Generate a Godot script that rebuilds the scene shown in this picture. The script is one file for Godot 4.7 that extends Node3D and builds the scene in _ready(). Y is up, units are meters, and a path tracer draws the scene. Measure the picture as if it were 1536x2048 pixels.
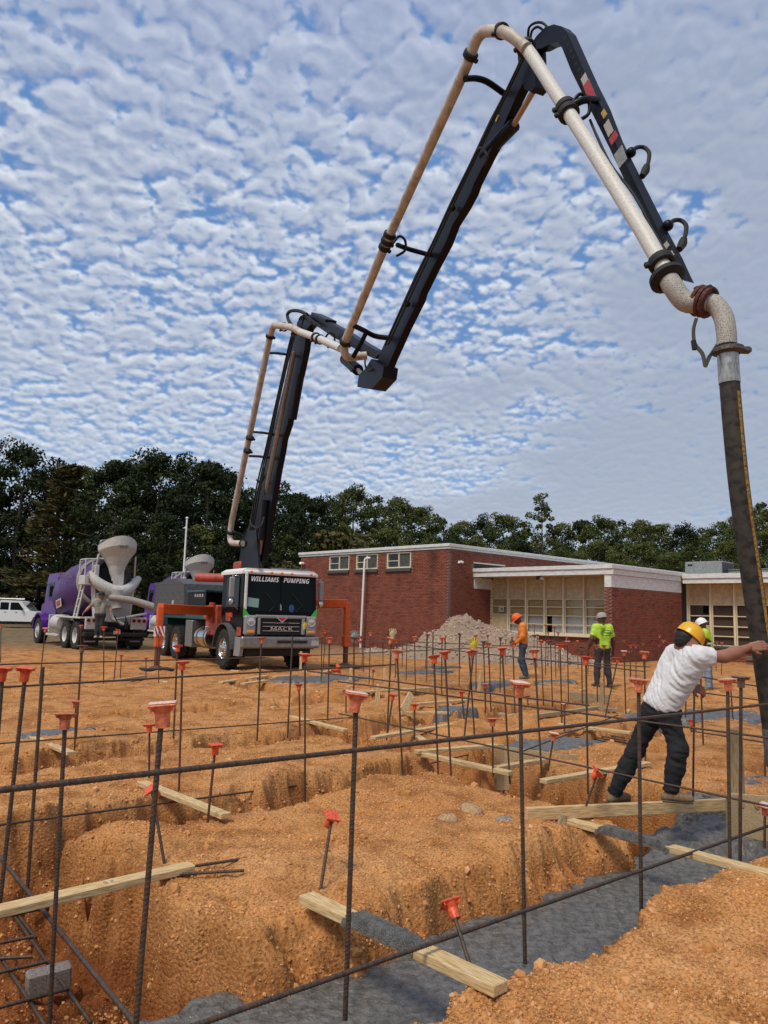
extends Node3D
# A building site: a concrete pump truck pours footings in front of a brick school.

# ---------------------------------------------------------------- the survey: where the camera stands and what it measures
const EYE := Vector3(0, 1.6, 0)
const FOCAL := 1538.0
const PITCH := 0.1326
const ROLL := 0.027
# the site grid: trenches, trucks and school all stand at 45 degrees to the view
const EA := Vector3(0.7245, 0, -0.689)     # along the trenches
const EB := Vector3(-0.689, 0, -0.7245)    # across them, away from the road

const SUN_AT := Vector3(-0.315, 0.840, 0.442)

var ax_r: Vector3
var ax_u: Vector3
var ax_f: Vector3
var M := {}
var rng := RandomNumberGenerator.new()
var used := {}
var t0 := 0

func ray(px: float, py: float) -> Vector3:
	return ax_r * ((px - 768.0) / FOCAL) + ax_u * ((1024.0 - py) / FOCAL) + ax_f

func gp(px: float, py: float, y := 0.0) -> Vector3:      # the point on the level y
	var d := ray(px, py)
	return EYE + d * ((y - EYE.y) / d.y)

func dp(px: float, py: float, z: float) -> Vector3:      # the point at a distance
	var d := ray(px, py)
	return EYE + d * (z / -d.z)

func ab(a: float, b: float, y := 0.0) -> Vector3:
	return EA * a + EB * b + Vector3(0, y, 0)

func _ready() -> void:
	rng.seed = 41
	t0 = Time.get_ticks_msec()
	setup_view()
	setup_sky()
	materials()
	build_ground()
	build_school()
	build_trees()
	build_pump()
	build_mixers()
	build_extras()
	build_lumber()
	build_rebar()
	build_people()

func setup_view() -> void:
	var c := cos(ROLL)
	var s := sin(ROLL)
	ax_f = Vector3(0, sin(PITCH), -cos(PITCH))
	var up0 := Vector3(0, cos(PITCH), sin(PITCH))
	ax_r = Vector3(c, 0, 0) + up0 * s
	ax_u = up0 * c - Vector3(s, 0, 0)
	var cam := Camera3D.new()
	cam.name = "camera"
	cam.fov = rad_to_deg(2.0 * atan(1024.0 / FOCAL))
	cam.near = 0.05
	cam.far = 3000.0
	cam.transform = Transform3D(Basis(ax_r, ax_u, -ax_f), EYE)
	add_child(cam)
	cam.current = true
	var sun := DirectionalLight3D.new()
	sun.name = "sun"
	sun.light_energy = 0.5
	sun.light_color = Color(1.0, 0.95, 0.87)
	sun.light_angular_distance = 14.0
	sun.shadow_enabled = true
	add_child(sun)
	sun.look_at_from_position(Vector3.ZERO, -SUN_AT)

var sky_n := []
var sky_img := PackedByteArray()
const SKW := 4096
const SKH := 2048

func setup_sky() -> void:
	var mk := func(type: int, freq: float, oct: int, sd: int) -> FastNoiseLite:
		var n := FastNoiseLite.new()
		n.noise_type = type
		n.seed = sd
		n.frequency = freq
		n.fractal_type = FastNoiseLite.FRACTAL_FBM if oct > 1 else FastNoiseLite.FRACTAL_NONE
		n.fractal_octaves = oct
		n.cellular_jitter = 0.95
		n.cellular_return_type = FastNoiseLite.RETURN_DISTANCE
		return n
	sky_n = [
		mk.call(FastNoiseLite.TYPE_CELLULAR, 19.0, 1, 5),
		mk.call(FastNoiseLite.TYPE_SIMPLEX, 32.0, 4, 11),
		mk.call(FastNoiseLite.TYPE_SIMPLEX, 1.1, 2, 23),
		mk.call(FastNoiseLite.TYPE_SIMPLEX, 10.0, 2, 31),
		mk.call(FastNoiseLite.TYPE_SIMPLEX, 10.0, 2, 47),
		mk.call(FastNoiseLite.TYPE_CELLULAR, 37.0, 1, 77),
	]
	sky_img.resize(SKW * SKH * 3)
	var id := WorkerThreadPool.add_group_task(sky_row, SKH / 2 + 40)
	WorkerThreadPool.wait_for_group_task_completion(id)
	for j in range(SKH / 2 + 40, SKH):          # below the horizon: the ground's own dull light
		for i in SKW:
			var o := (j * SKW + i) * 3
			sky_img[o] = 66
			sky_img[o + 1] = 57
			sky_img[o + 2] = 46
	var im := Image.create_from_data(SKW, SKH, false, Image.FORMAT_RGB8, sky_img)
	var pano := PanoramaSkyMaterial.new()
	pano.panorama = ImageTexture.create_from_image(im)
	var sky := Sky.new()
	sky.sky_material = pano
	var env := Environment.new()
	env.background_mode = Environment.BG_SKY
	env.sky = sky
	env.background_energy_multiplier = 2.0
	env.tonemap_mode = Environment.TONE_MAPPER_LINEAR
	env.tonemap_exposure = 1.36
	env.sdfgi_enabled = true
	env.ssao_enabled = true
	env.ssil_enabled = true
	var we := WorldEnvironment.new()
	we.name = "environment"
	we.environment = env
	add_child(we)

func cloud(p: Vector2) -> Vector2:
	# a sheet of small round heaps, bent into loose rows: x with the fine edges, y the heap's body alone
	var w1: float = sky_n[3].get_noise_2dv(p)
	var w2: float = sky_n[4].get_noise_2dv(p)
	var q := p + Vector2(w1, w2) * 0.022
	var cell: float = 1.0 + sky_n[0].get_noise_2dv(q)          # 0 in a heap's middle
	var c2: float = 1.0 + sky_n[5].get_noise_2dv(q)
	var body := (1.0 - cell * cell * 1.15) * 0.74 + (1.0 - c2 * c2 * 1.15) * 0.26
	return Vector2(body, body)

func sky_row(j: int) -> void:
	var el := (0.5 - (j + 0.5) / SKH) * PI
	var sy := maxf(sin(el), 0.012)
	var cy := cos(el)
	var i := 0
	while i < SKW:
		var az := wrapf((i + 0.5) / SKW * TAU, -PI, PI)
		var step := 1 if absf(az) < 0.72 and el < 0.86 else (4 if absf(az) < 1.6 else 8)
		var dir := Vector2(sin(az), cos(az))
		var r := cy / (sy + 0.15)
		var p := dir * r
		var low: float = sky_n[2].get_noise_2dv(p) + 0.5 * (sky_n[2].get_noise_2dv(p * 2.7 + Vector2(9.0, 4.0)) as float)
		var det: float = sky_n[1].get_noise_2dv(p)
		var d0 := cloud(p).x
		var d1 := cloud(p - dir * (0.011 + 0.008 * r) + Vector2(0.004, 0)).x
		# towards the right of the sheet the heaps close up into an even grey layer
		var lay := smoothstep(0.12, 0.75, p.dot(Vector2(0.92, 0.04)) + low * 0.30) * (1.0 - smoothstep(3.0, 5.0, r) * 0.8)
		var high := 1.0 - smoothstep(0.75, 1.45, r)
		var cov := d0 + det * 0.34 + low * 0.24 + lay * 0.42 + high * 0.10 - 0.56
		var t := smoothstep(-0.34, 0.30, cov)
		var thick := smoothstep(0.05, 0.45, cov)
		var lit := clampf((d0 - d1) * 1.5 + det * 0.26 + 0.36, 0.0, 1.0)
		var far := smoothstep(1.3, 4.5, r)
		# linear colours
		var blue := Color(0.115, 0.24, 0.49).lerp(Color(0.28, 0.44, 0.66), far)
		var shade := Color(0.29, 0.35, 0.50).lerp(Color(0.40, 0.47, 0.59), far).lerp(Color(0.27, 0.33, 0.50), high)
		var bright := Color(0.74, 0.78, 0.83).lerp(Color(0.74, 0.78, 0.82), far).lerp(Color(0.47, 0.53, 0.68), high)
		var k := clampf(lit * (1.15 - 0.55 * thick), 0.0, 1.0)
		k = lerpf(k, 0.16 + 0.22 * k, lay * 0.85)
		var cl := shade.lerp(bright, k).lerp(Color(0.29, 0.34, 0.43), lay * 0.55)
		var c := blue.lerp(cl, t * 0.98)
		var haze := smoothstep(3.6, 6.2, r)
		c = c.lerp(Color(0.54, 0.60, 0.67), haze * 0.7)
		# unseen glow round the sun, behind and above, added to brighten the site
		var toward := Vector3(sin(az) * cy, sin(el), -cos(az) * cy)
		var added_glow := clampf((toward.dot(SUN_AT) - 0.80) / 0.20, 0.0, 1.0)
		c = c.lerp(Color(2.4, 2.3, 2.15), added_glow * added_glow * 0.9)
		c = (c * 0.41).linear_to_srgb()
		var rr := clampi(int(c.r * 255.0 + 0.5), 0, 255)
		var gg := clampi(int(c.g * 255.0 + 0.5), 0, 255)
		var bb := clampi(int(c.b * 255.0 + 0.5), 0, 255)
		for s in mini(step, SKW - i):
			var o := (j * SKW + i + s) * 3
			sky_img[o] = rr
			sky_img[o + 1] = gg
			sky_img[o + 2] = bb
		i += step

# ---------------------------------------------------------------- shapes
class MB:
	var v := PackedVector3Array()
	var n := PackedVector3Array()
	var c := PackedColorArray()
	var tint := Color.WHITE
	var tinted := false

	func tri(a: Vector3, b: Vector3, d: Vector3, na: Vector3, nb: Vector3, nd: Vector3) -> void:
		if (b - a).cross(d - a).dot(na + nb + nd) > 0.0:
			v.append(a); v.append(d); v.append(b)
			n.append(na); n.append(nd); n.append(nb)
		else:
			v.append(a); v.append(b); v.append(d)
			n.append(na); n.append(nb); n.append(nd)
		if tinted:
			c.append(tint); c.append(tint); c.append(tint)

	func flat(a: Vector3, b: Vector3, d: Vector3, out: Vector3) -> void:
		var m := (b - a).cross(d - a).normalized()
		if m.dot(out) < 0.0:
			m = -m
		tri(a, b, d, m, m, m)

	func quad(a: Vector3, b: Vector3, d: Vector3, e: Vector3, out: Vector3) -> void:
		flat(a, b, d, out)
		flat(a, d, e, out)

	# a box with chamfered edges
	func box(x: Transform3D, size: Vector3, bev := 0.0) -> void:
		var h := size * 0.5
		var e := minf(bev, minf(h.x, minf(h.y, h.z)) * 0.9)
		var bs := x.basis
		var o := x.origin
		for ax in 3:
			var i := ax
			var j := (ax + 1) % 3
			var k := (ax + 2) % 3
			for s: float in [-1.0, 1.0]:
				var q := []
				for w: Vector2 in [Vector2(-1, -1), Vector2(1, -1), Vector2(1, 1), Vector2(-1, 1)]:
					var p := Vector3.ZERO
					p[i] = s * h[i]
					p[j] = w.x * (h[j] - e)
					p[k] = w.y * (h[k] - e)
					q.append(o + bs * p)
				var nn := Vector3.ZERO
				nn[i] = s
				quad(q[0], q[1], q[2], q[3], bs * nn)
				if e > 0.0:
					for t: float in [-1.0, 1.0]:     # the chamfer between the faces i and j
						var a := Vector3.ZERO
						var b := Vector3.ZERO
						a[i] = s * h[i]; a[j] = t * (h[j] - e)
						b[i] = s * (h[i] - e); b[j] = t * h[j]
						var up := Vector3.ZERO
						up[k] = h[k] - e
						var m2 := Vector3.ZERO
						m2[i] = s; m2[j] = t
						quad(o + bs * (a - up), o + bs * (a + up), o + bs * (b + up), o + bs * (b - up), bs * m2)
		if e > 0.0:
			for sx: float in [-1.0, 1.0]:
				for sy: float in [-1.0, 1.0]:
					for sz: float in [-1.0, 1.0]:
						var s3 := Vector3(sx, sy, sz)
						flat(o + bs * (s3 * Vector3(h.x, h.y - e, h.z - e)), o + bs * (s3 * Vector3(h.x - e, h.y, h.z - e)), o + bs * (s3 * Vector3(h.x - e, h.y - e, h.z)), bs * s3)

	func sheet(at: Vector3, w: float, h: float) -> void:       # a thin upright pane, facing z
		quad(at + Vector3(-w, -h, 0) * 0.5, at + Vector3(w, -h, 0) * 0.5, at + Vector3(w, h, 0) * 0.5, at + Vector3(-w, h, 0) * 0.5, Vector3(0, 0, 1))

	# a rectangular frame of one piece
	func frame(at: Vector3, w: float, h: float, t: float, depth: float) -> void:
		var o := [Vector2(-w, -h) * 0.5, Vector2(w, -h) * 0.5, Vector2(w, h) * 0.5, Vector2(-w, h) * 0.5]
		for k in 4:
			var p: Vector2 = o[k]
			var q: Vector2 = o[(k + 1) % 4]
			var pi := p - p.sign() * t
			var qi := q - q.sign() * t
			var z := Vector3(0, 0, depth * 0.5)
			var P := [at + Vector3(p.x, p.y, 0), at + Vector3(q.x, q.y, 0), at + Vector3(qi.x, qi.y, 0), at + Vector3(pi.x, pi.y, 0)]
			var out := Vector3(p.x + q.x, p.y + q.y, 0)
			quad(P[0] + z, P[1] + z, P[2] + z, P[3] + z, Vector3(0, 0, 1))
			quad(P[0] - z, P[1] - z, P[2] - z, P[3] - z, Vector3(0, 0, -1))
			quad(P[0] - z, P[1] - z, P[1] + z, P[0] + z, out)
			quad(P[3] - z, P[2] - z, P[2] + z, P[3] + z, -out)

	func bx(at: Vector3, size: Vector3, bev := 0.0) -> void:
		box(Transform3D(Basis(), at), size, bev)

	# a beam from a to b: w across, h along up
	func beam(a: Vector3, b: Vector3, w: float, h: float, bev := 0.0, up := Vector3.UP) -> void:
		var z := (b - a).normalized()
		var xx := up.cross(z).normalized()
		box(Transform3D(Basis(xx, z.cross(xx), z), (a + b) * 0.5), Vector3(w, h, a.distance_to(b)), bev)

	# a round bar or pipe along a path; r is a number or a list of them
	func tube(path: Array, r, sides := 8, caps := true) -> void:
		var m := path.size()
		var fx := Vector3.ZERO
		var rings := []
		var norms := []
		for i in m:
			var p: Vector3 = path[i]
			var t: Vector3 = (path[mini(i + 1, m - 1)] - path[maxi(i - 1, 0)]).normalized()
			if fx == Vector3.ZERO:
				fx = t.cross(Vector3(0.31, 0.2, 0.93) if absf(t.y) > 0.8 else Vector3.UP).normalized()
			fx = (fx - t * fx.dot(t)).normalized()
			var fy := t.cross(fx)
			var rad: float = r[i] if r is Array else r
			var ring := PackedVector3Array()
			var nr := PackedVector3Array()
			for k in sides:
				var a := TAU * k / sides
				var d := fx * cos(a) + fy * sin(a)
				ring.append(p + d * rad)
				nr.append(d)
			rings.append(ring)
			norms.append(nr)
		for i in m - 1:
			for k in sides:
				var l := (k + 1) % sides
				tri(rings[i][k], rings[i + 1][k], rings[i + 1][l], norms[i][k], norms[i + 1][k], norms[i + 1][l])
				tri(rings[i][k], rings[i + 1][l], rings[i][l], norms[i][k], norms[i + 1][l], norms[i][l])
		if caps:
			for e in [[0, 1], [m - 1, m - 2]]:
				var c0: Vector3 = path[e[0]]
				var out: Vector3 = (c0 - path[e[1]]).normalized()
				for k in sides:
					tri(c0, rings[e[0]][k], rings[e[0]][(k + 1) % sides], out, out, out)

	func cyl(a: Vector3, b: Vector3, r: float, sides := 12) -> void:
		tube([a, b], r, sides)

	# a turned shape about the y axis of x: points are (radius, height)
	func lathe(x: Transform3D, prof: Array, sides := 16, arc := TAU, from := 0.0) -> void:
		for i in prof.size() - 1:
			var p: Vector2 = prof[i]
			var q: Vector2 = prof[i + 1]
			var d := (q - p).normalized()
			var nn := Vector2(d.y, -d.x)
			for k in sides:
				var a := from + arc * k / sides
				var b := from + arc * (k + 1) / sides
				var da := Vector3(cos(a), 0, sin(a))
				var db := Vector3(cos(b), 0, sin(b))
				var n0 := x.basis * (da * nn.x + Vector3.UP * nn.y)
				var n1 := x.basis * (db * nn.x + Vector3.UP * nn.y)
				var p0 := x * (da * p.x + Vector3.UP * p.y)
				var p1 := x * (db * p.x + Vector3.UP * p.y)
				var q0 := x * (da * q.x + Vector3.UP * q.y)
				var q1 := x * (db * q.x + Vector3.UP * q.y)
				if p.x > 1e-5:
					tri(p0, p1, q1, n0, n1, n1)
				if q.x > 1e-5:
					tri(p0, q1, q0, n0, n1, n0)

	# a flat outline in the xy plane of x, drawn out by depth along its z
	func prism(x: Transform3D, pts: PackedVector2Array, depth: float) -> void:
		var ix := Geometry2D.triangulate_polygon(pts)
		var z := Vector3(0, 0, depth * 0.5)
		for s: float in [-1.0, 1.0]:
			var i := 0
			while i < ix.size():
				flat(x * (Vector3(pts[ix[i]].x, pts[ix[i]].y, 0) + z * s), x * (Vector3(pts[ix[i + 1]].x, pts[ix[i + 1]].y, 0) + z * s), x * (Vector3(pts[ix[i + 2]].x, pts[ix[i + 2]].y, 0) + z * s), x.basis * Vector3(0, 0, s))
				i += 3
		var turn := -1.0 if Geometry2D.is_polygon_clockwise(pts) else 1.0
		for k in pts.size():
			var p := pts[k]
			var q := pts[(k + 1) % pts.size()]
			var out := x.basis * (Vector3(q.y - p.y, p.x - q.x, 0) * turn)
			var a := Vector3(p.x, p.y, 0)
			var b := Vector3(q.x, q.y, 0)
			quad(x * (a - z), x * (b - z), x * (b + z), x * (a + z), out)

	func ball(x: Transform3D, r: Vector3, seg := 12, rows := 8) -> void:
		var prof := []
		for i in rows + 1:
			var a := PI * i / rows - PI / 2
			prof.append(Vector2(cos(a), sin(a)))
		for i in rows:
			for k in seg:
				var q := []
				for w in [[i, k], [i, k + 1], [i + 1, k + 1], [i + 1, k]]:
					var pr: Vector2 = prof[w[0]]
					var a: float = TAU * w[1] / seg
					q.append(Vector3(cos(a) * pr.x, pr.y, sin(a) * pr.x))
				var m := []
				var nn := []
				for d: Vector3 in q:
					m.append(x * (d * r))
					nn.append((x.basis * (d / r)).normalized())
				if i > 0:
					tri(m[0], m[1], m[2], nn[0], nn[1], nn[2])
				if i < rows - 1:
					tri(m[0], m[2], m[3], nn[0], nn[2], nn[3])

	func mesh() -> ArrayMesh:
		var am := ArrayMesh.new()
		if v.is_empty():
			return am
		var a := []
		a.resize(Mesh.ARRAY_MAX)
		a[Mesh.ARRAY_VERTEX] = v
		a[Mesh.ARRAY_NORMAL] = n
		if tinted:
			a[Mesh.ARRAY_COLOR] = c
		am.add_surface_from_arrays(Mesh.PRIMITIVE_TRIANGLES, a)
		return am

func arc_path(pts: Array, rad: float, steps := 6) -> Array:      # rounds the corners of a path
	var out := [pts[0]]
	for i in range(1, pts.size() - 1):
		var p: Vector3 = pts[i]
		var a: Vector3 = (pts[i - 1] - p)
		var b: Vector3 = (pts[i + 1] - p)
		var r := minf(rad, minf(a.length(), b.length()) * 0.48)
		var p0 := p + a.normalized() * r
		var p1 := p + b.normalized() * r
		for k in steps + 1:
			var t := float(k) / steps
			out.append(p0.lerp(p, t).lerp(p.lerp(p1, t), t))
	out.append(pts[-1])
	return out

func curve(pts: Array, steps := 6) -> Array:                    # a smooth path through the points
	var out := []
	for i in pts.size() - 1:
		var p0: Vector3 = pts[maxi(i - 1, 0)]
		var p3: Vector3 = pts[mini(i + 2, pts.size() - 1)]
		for k in steps:
			out.append((pts[i] as Vector3).cubic_interpolate(pts[i + 1], p0, p3, float(k) / steps))
	out.append(pts[-1])
	return out

# ---------------------------------------------------------------- things and parts
func numbered(called: String) -> String:
	var k: int = used.get(called, 0)
	used[called] = k + 1
	return called if k == 0 else "%s_%03d" % [called, k]

func tag(o: Node3D, label: String, category: String, group := "") -> Node3D:
	o.set_meta("label", label)
	o.set_meta("category", category)
	if group:
		o.set_meta("group", group)
	return o

func thing(called: String, label: String, category: String, at := Transform3D(), group := "") -> Node3D:
	var o := Node3D.new()
	o.name = numbered(called)
	o.transform = at
	add_child(o)
	return tag(o, label, category, group)

func part(called: String, m, material: Material, parent: Node3D, at := Transform3D()) -> MeshInstance3D:
	var o := MeshInstance3D.new()
	o.name = called
	o.mesh = m.mesh() if m is MB else m
	o.material_override = material
	o.transform = at
	parent.add_child(o, true)
	return o

func single(called: String, m, material: Material, label: String, category: String, at := Transform3D(), group := "") -> MeshInstance3D:
	var o := part(numbered(called), m, material, self, at)
	tag(o, label, category, group)
	return o

func struct(called: String, m, material: Material, kind := "structure") -> MeshInstance3D:
	var o := part(numbered(called), m, material, self)
	o.set_meta("kind", kind)
	return o

func tx(at: Vector3, yaw := 0.0) -> Transform3D:
	return Transform3D(Basis(Vector3.UP, yaw), at)

func along(a: Vector3, b: Vector3, up := Vector3.UP) -> Transform3D:     # y runs from a to b
	var y := (b - a).normalized()
	var x := y.cross(Vector3(0, 0, 1) if absf(y.z) < 0.9 else Vector3(1, 0, 0)).normalized()
	return Transform3D(Basis(x, y, x.cross(y)), a)

# ---------------------------------------------------------------- surfaces
func noise_tex(type: int, freq: float, oct: int, sd: int, cols: Array, size := 512) -> NoiseTexture2D:
	var n := FastNoiseLite.new()
	n.noise_type = type
	n.frequency = freq
	n.fractal_octaves = oct
	n.seed = sd
	var g := Gradient.new()
	var offs := PackedFloat32Array()
	var cc := PackedColorArray()
	for i in cols.size():
		offs.append(cols[i][0])
		cc.append(cols[i][1])
	g.offsets = offs
	g.colors = cc
	var t := NoiseTexture2D.new()
	t.width = size
	t.height = size
	t.seamless = true
	t.noise = n
	t.color_ramp = g
	return t

func grey(x: float) -> Color:
	return Color(x, x, x)

var TX := {}

func mat(key: String, lin: Color, rough: float, metal := 0.0, tex := "", scale := Vector3.ONE, bump := 0.0, btex := "relief", world := false) -> StandardMaterial3D:
	var m := StandardMaterial3D.new()
	m.resource_name = key
	m.albedo_color = lin.linear_to_srgb()
	m.roughness = rough
	m.metallic = metal
	if tex:
		m.albedo_texture = TX[tex]
	if bump != 0.0:
		m.heightmap_enabled = true
		m.heightmap_texture = TX[btex]
		m.heightmap_scale = bump
	if tex or bump != 0.0:
		m.uv1_triplanar = true
		m.uv1_world_triplanar = world
		m.uv1_scale = scale
	M[key] = m
	return m

func materials() -> void:
	var S := FastNoiseLite.TYPE_SIMPLEX_SMOOTH
	var C := FastNoiseLite.TYPE_CELLULAR
	TX["mottle"] = noise_tex(S, 0.012, 5, 3, [[0.25, grey(0.74)], [0.5, grey(0.92)], [0.75, grey(1.0)]])
	TX["worn2"] = noise_tex(S, 0.05, 6, 12, [[0.10, Color(0.45, 0.42, 0.38)], [0.2, grey(0.90)], [0.7, grey(1.0)]])
	TX["rusty"] = noise_tex(S, 0.03, 5, 52, [[0.2, Color(0.62, 0.62, 0.63)], [0.5, Color(0.84, 0.76, 0.70)], [0.75, Color(1.0, 0.78, 0.58)]])
	TX["soft"] = noise_tex(S, 0.012, 5, 3, [[0.25, grey(0.90)], [0.75, grey(1.0)]])
	TX["worn"] = noise_tex(S, 0.02, 6, 8, [[0.28, Color(0.36, 0.33, 0.30)], [0.42, grey(0.86)], [0.7, grey(1.0)]])
	TX["splash"] = noise_tex(S, 0.07, 6, 9, [[0.14, Color(0.20, 0.18, 0.17)], [0.26, Color(0.50, 0.46, 0.42)], [0.36, grey(0.88)], [0.8, grey(1.0)]])
	TX["fine"] = noise_tex(S, 0.09, 4, 5, [[0.2, grey(0.62)], [0.5, grey(0.88)], [0.8, grey(1.0)]])
	TX["soil"] = noise_tex(S, 0.045, 6, 15, [[0.2, Color(0.66, 0.60, 0.55)], [0.45, Color(0.88, 0.86, 0.84)], [0.6, grey(0.97)], [0.78, Color(1.0, 1.0, 1.0)]], 1024)
	TX["soil_big"] = noise_tex(S, 0.016, 5, 19, [[0.2, Color(0.78, 0.74, 0.70)], [0.5, grey(0.94)], [0.8, Color(1.0, 1.0, 1.0)]], 512)
	TX["relief"] = noise_tex(S, 0.03, 6, 25, [[0.15, grey(0.0)], [0.85, grey(1.0)]], 512)
	TX["crumbs"] = noise_tex(C, 0.05, 3, 27, [[0.1, grey(1.0)], [0.9, grey(0.0)]], 1024)
	TX["wood"] = noise_tex(S, 0.03, 4, 33, [[0.25, Color(0.84, 0.78, 0.68)], [0.5, Color(0.95, 0.93, 0.89)], [0.75, grey(1.0)]])
	TX["weave"] = noise_tex(S, 0.05, 3, 37, [[0.2, grey(0.82)], [0.8, grey(1.0)]])
	# ground
	var g := mat("clay", Color.WHITE, 0.96, 0.0, "soil", Vector3.ONE * 0.9, 0.8, "crumbs", true)
	g.vertex_color_use_as_albedo = true
	g.metallic_specular = 0.25
	g.detail_enabled = true
	g.detail_albedo = TX["soil_big"]
	g.detail_blend_mode = BaseMaterial3D.BLEND_MODE_MUL
	g.detail_uv_layer = BaseMaterial3D.DETAIL_UV_2
	g.uv2_triplanar = true
	g.uv2_world_triplanar = true
	g.uv2_scale = Vector3.ONE * 0.23
	var cl := mat("clod", Color.WHITE, 0.97)
	cl.vertex_color_use_as_albedo = true
	cl.metallic_specular = 0.25
	mat("wet_concrete", Color(0.152, 0.148, 0.138), 0.34, 0.0, "mottle", Vector3.ONE * 1.8, 0.8, "relief", true)
	mat("splatter", Color(0.150, 0.147, 0.138), 0.45, 0.0, "mottle", Vector3.ONE * 2.5, 1.2, "crumbs")
	mat("gravel", Color(0.47, 0.365, 0.28), 0.97, 0.0, "soil", Vector3.ONE * 0.7, 4.0, "crumbs", true)
	mat("road", Color(0.20, 0.185, 0.165), 0.95, 0.0, "soil", Vector3.ONE * 0.5, 1.0, "crumbs", true)
	# lumber
	mat("pine", Color(0.66, 0.50, 0.28), 0.75, 0.0, "wood", Vector3(5.0, 5.0, 0.45), 0.1, "relief")
	mat("pine_grey", Color(0.42, 0.33, 0.20), 0.8, 0.0, "wood", Vector3(5.0, 5.0, 0.45), 0.15, "relief")
	mat("plywood", Color(0.46, 0.36, 0.22), 0.7, 0.0, "wood", Vector3(4.0, 4.0, 0.9), 0.15, "relief")
	mat("stamp", Color(0.10, 0.09, 0.08), 0.8)
	# steel
	mat("rebar", Color(0.122, 0.110, 0.103), 0.55, 0.3, "rusty", Vector3.ONE * 2.0)
	mat("rebar_rust", Color(0.15, 0.092, 0.065), 0.7, 0.15, "rusty", Vector3.ONE * 2.0)
	for k in [["cap_red", Color(0.84, 0.115, 0.035)], ["cap_pink", Color(0.86, 0.235, 0.11)], ["cap_dull", Color(0.62, 0.16, 0.08)], ["cap_faded", Color(0.80, 0.20, 0.085)], ["cap_dirty", Color(0.20, 0.12, 0.085)]]:
		var m := mat(k[0], k[1], 0.42, 0.0, "mottle", Vector3.ONE * 6.0)
		m.subsurf_scatter_enabled = false
	mat("cap_dust", Color(0.86, 0.62, 0.54), 0.8, 0.0, "mottle", Vector3.ONE * 9.0)

# ---------------------------------------------------------------- the ground: clay, cut by footing trenches
var n_a := FastNoiseLite.new()
var n_b := FastNoiseLite.new()
var n_c := FastNoiseLite.new()
var n_d := FastNoiseLite.new()
var n_e := FastNoiseLite.new()
# each trench: a from, a to, b from, b to, depth, then how wide its sides slope at b from, b to, a from, a to
const TRENCH := [
	[0.9, 7.6, 2.22, 3.42, 0.66, 0.08, 0.36, 0.3, 0.3],
	[0.2, 2.38, 3.0, 6.2, 0.68, 0.3, 0.22, 0.12, 0.12],
	[-1.0, 12.5, 5.45, 6.30, 0.52, 0.12, 0.24, 0.3, 0.3],
	[5.95, 7.5, 2.6, 5.9, 0.80, 0.2, 0.4, 0.36, 0.2],
	[-1.0, 15.0, 8.05, 8.90, 0.34, 0.15, 0.24, 0.3, 0.3],
	[9.3, 10.3, 4.5, 15.0, 0.32, 0.3, 0.4, 0.35, 0.35],
	[6.7, 7.7, 5.6, 9.0, 0.45, 0.3, 0.4, 0.35, 0.3],
	[5.0, 18.0, 11.0, 11.8, 0.25, 0.3, 0.4, 0.3, 0.3],
	[13.2, 14.1, 2.0, 12.0, 0.25, 0.3, 0.4, 0.35, 0.35],
	[9.0, 20.0, 2.9, 3.8, 0.28, 0.3, 0.4, 0.4, 0.3],
	[11.0, 20.0, 5.6, 6.3, 0.22, 0.3, 0.3, 0.4, 0.3],
	[16.8, 17.6, 2.0, 12.0, 0.22, 0.3, 0.3, 0.3, 0.3],
]
var gx := PackedFloat32Array()
var gz := PackedFloat32Array()
var g_h := PackedFloat32Array()
var g_c := PackedColorArray()

func carve(x: float, z: float, w1: float, w2: float) -> float:
	var a := 0.7245 * x - 0.689 * z
	var b := -0.689 * x - 0.7245 * z
	var aa := a + w1
	var bb := b + w2
	var deep := 0.0
	for t: Array in TRENCH:
		var t2: float = t[2]
		var t3: float = t[3]
		if bb < t2 or bb > t3:
			continue
		var t0_: float = t[0]
		var t1: float = t[1]
		if aa < t0_ or aa > t1:
			continue
		var k := minf(smoothstep(0.0, t[5], bb - t2) , smoothstep(0.0, t[6], t3 - bb))
		k = minf(k, minf(smoothstep(0.0, t[7], aa - t0_), smoothstep(0.0, t[8], t1 - aa)))
		deep = maxf(deep, k * (t[4] as float))
	return deep

func site(x: float, z: float) -> Vector2:       # x: height, y: how deep it is cut
	var far := clampf((-z - 16.0) / 12.0, 0.0, 1.0)
	var base := n_a.get_noise_2d(x, z) * 0.055 * (1.0 - far * 0.3)
	if z < -27.0 or z > -1.0:
		return Vector2(base * 0.6, 0)
	var w1 := n_b.get_noise_2d(x, z)
	var w2 := n_b.get_noise_2d(x + 57.0, z - 31.0)
	var j1 := n_c.get_noise_2d(x * 0.8 + 13.0, z * 0.8)
	var j2 := n_c.get_noise_2d(x * 0.8, z * 0.8 + 29.0)
	var c := carve(x, z, w1 * 0.14 + j1 * 0.035, w2 * 0.14 + j2 * 0.035)
	# loose soil thrown up beside the cuts
	var lump := n_c.get_noise_2d(x, z)
	var h := base + lump * 0.018 + maxf(0.0, n_b.get_noise_2d(x * 0.35 + 9.0, z * 0.35)) * 0.09
	h += n_d.get_noise_2d(x, z) * (0.008 + 0.016 * smoothstep(0.02, 0.25, c))
	# dry slabs crack loose along the edges of the cuts
	var crack := n_e.get_noise_2d(x + j1 * 0.05, z + j2 * 0.05)
	h -= 0.035 * smoothstep(-0.80, -0.97, crack) * smoothstep(0.004, 0.05, c + 0.03 * maxf(0.0, w1))
	return Vector2(h - c, c)

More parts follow.
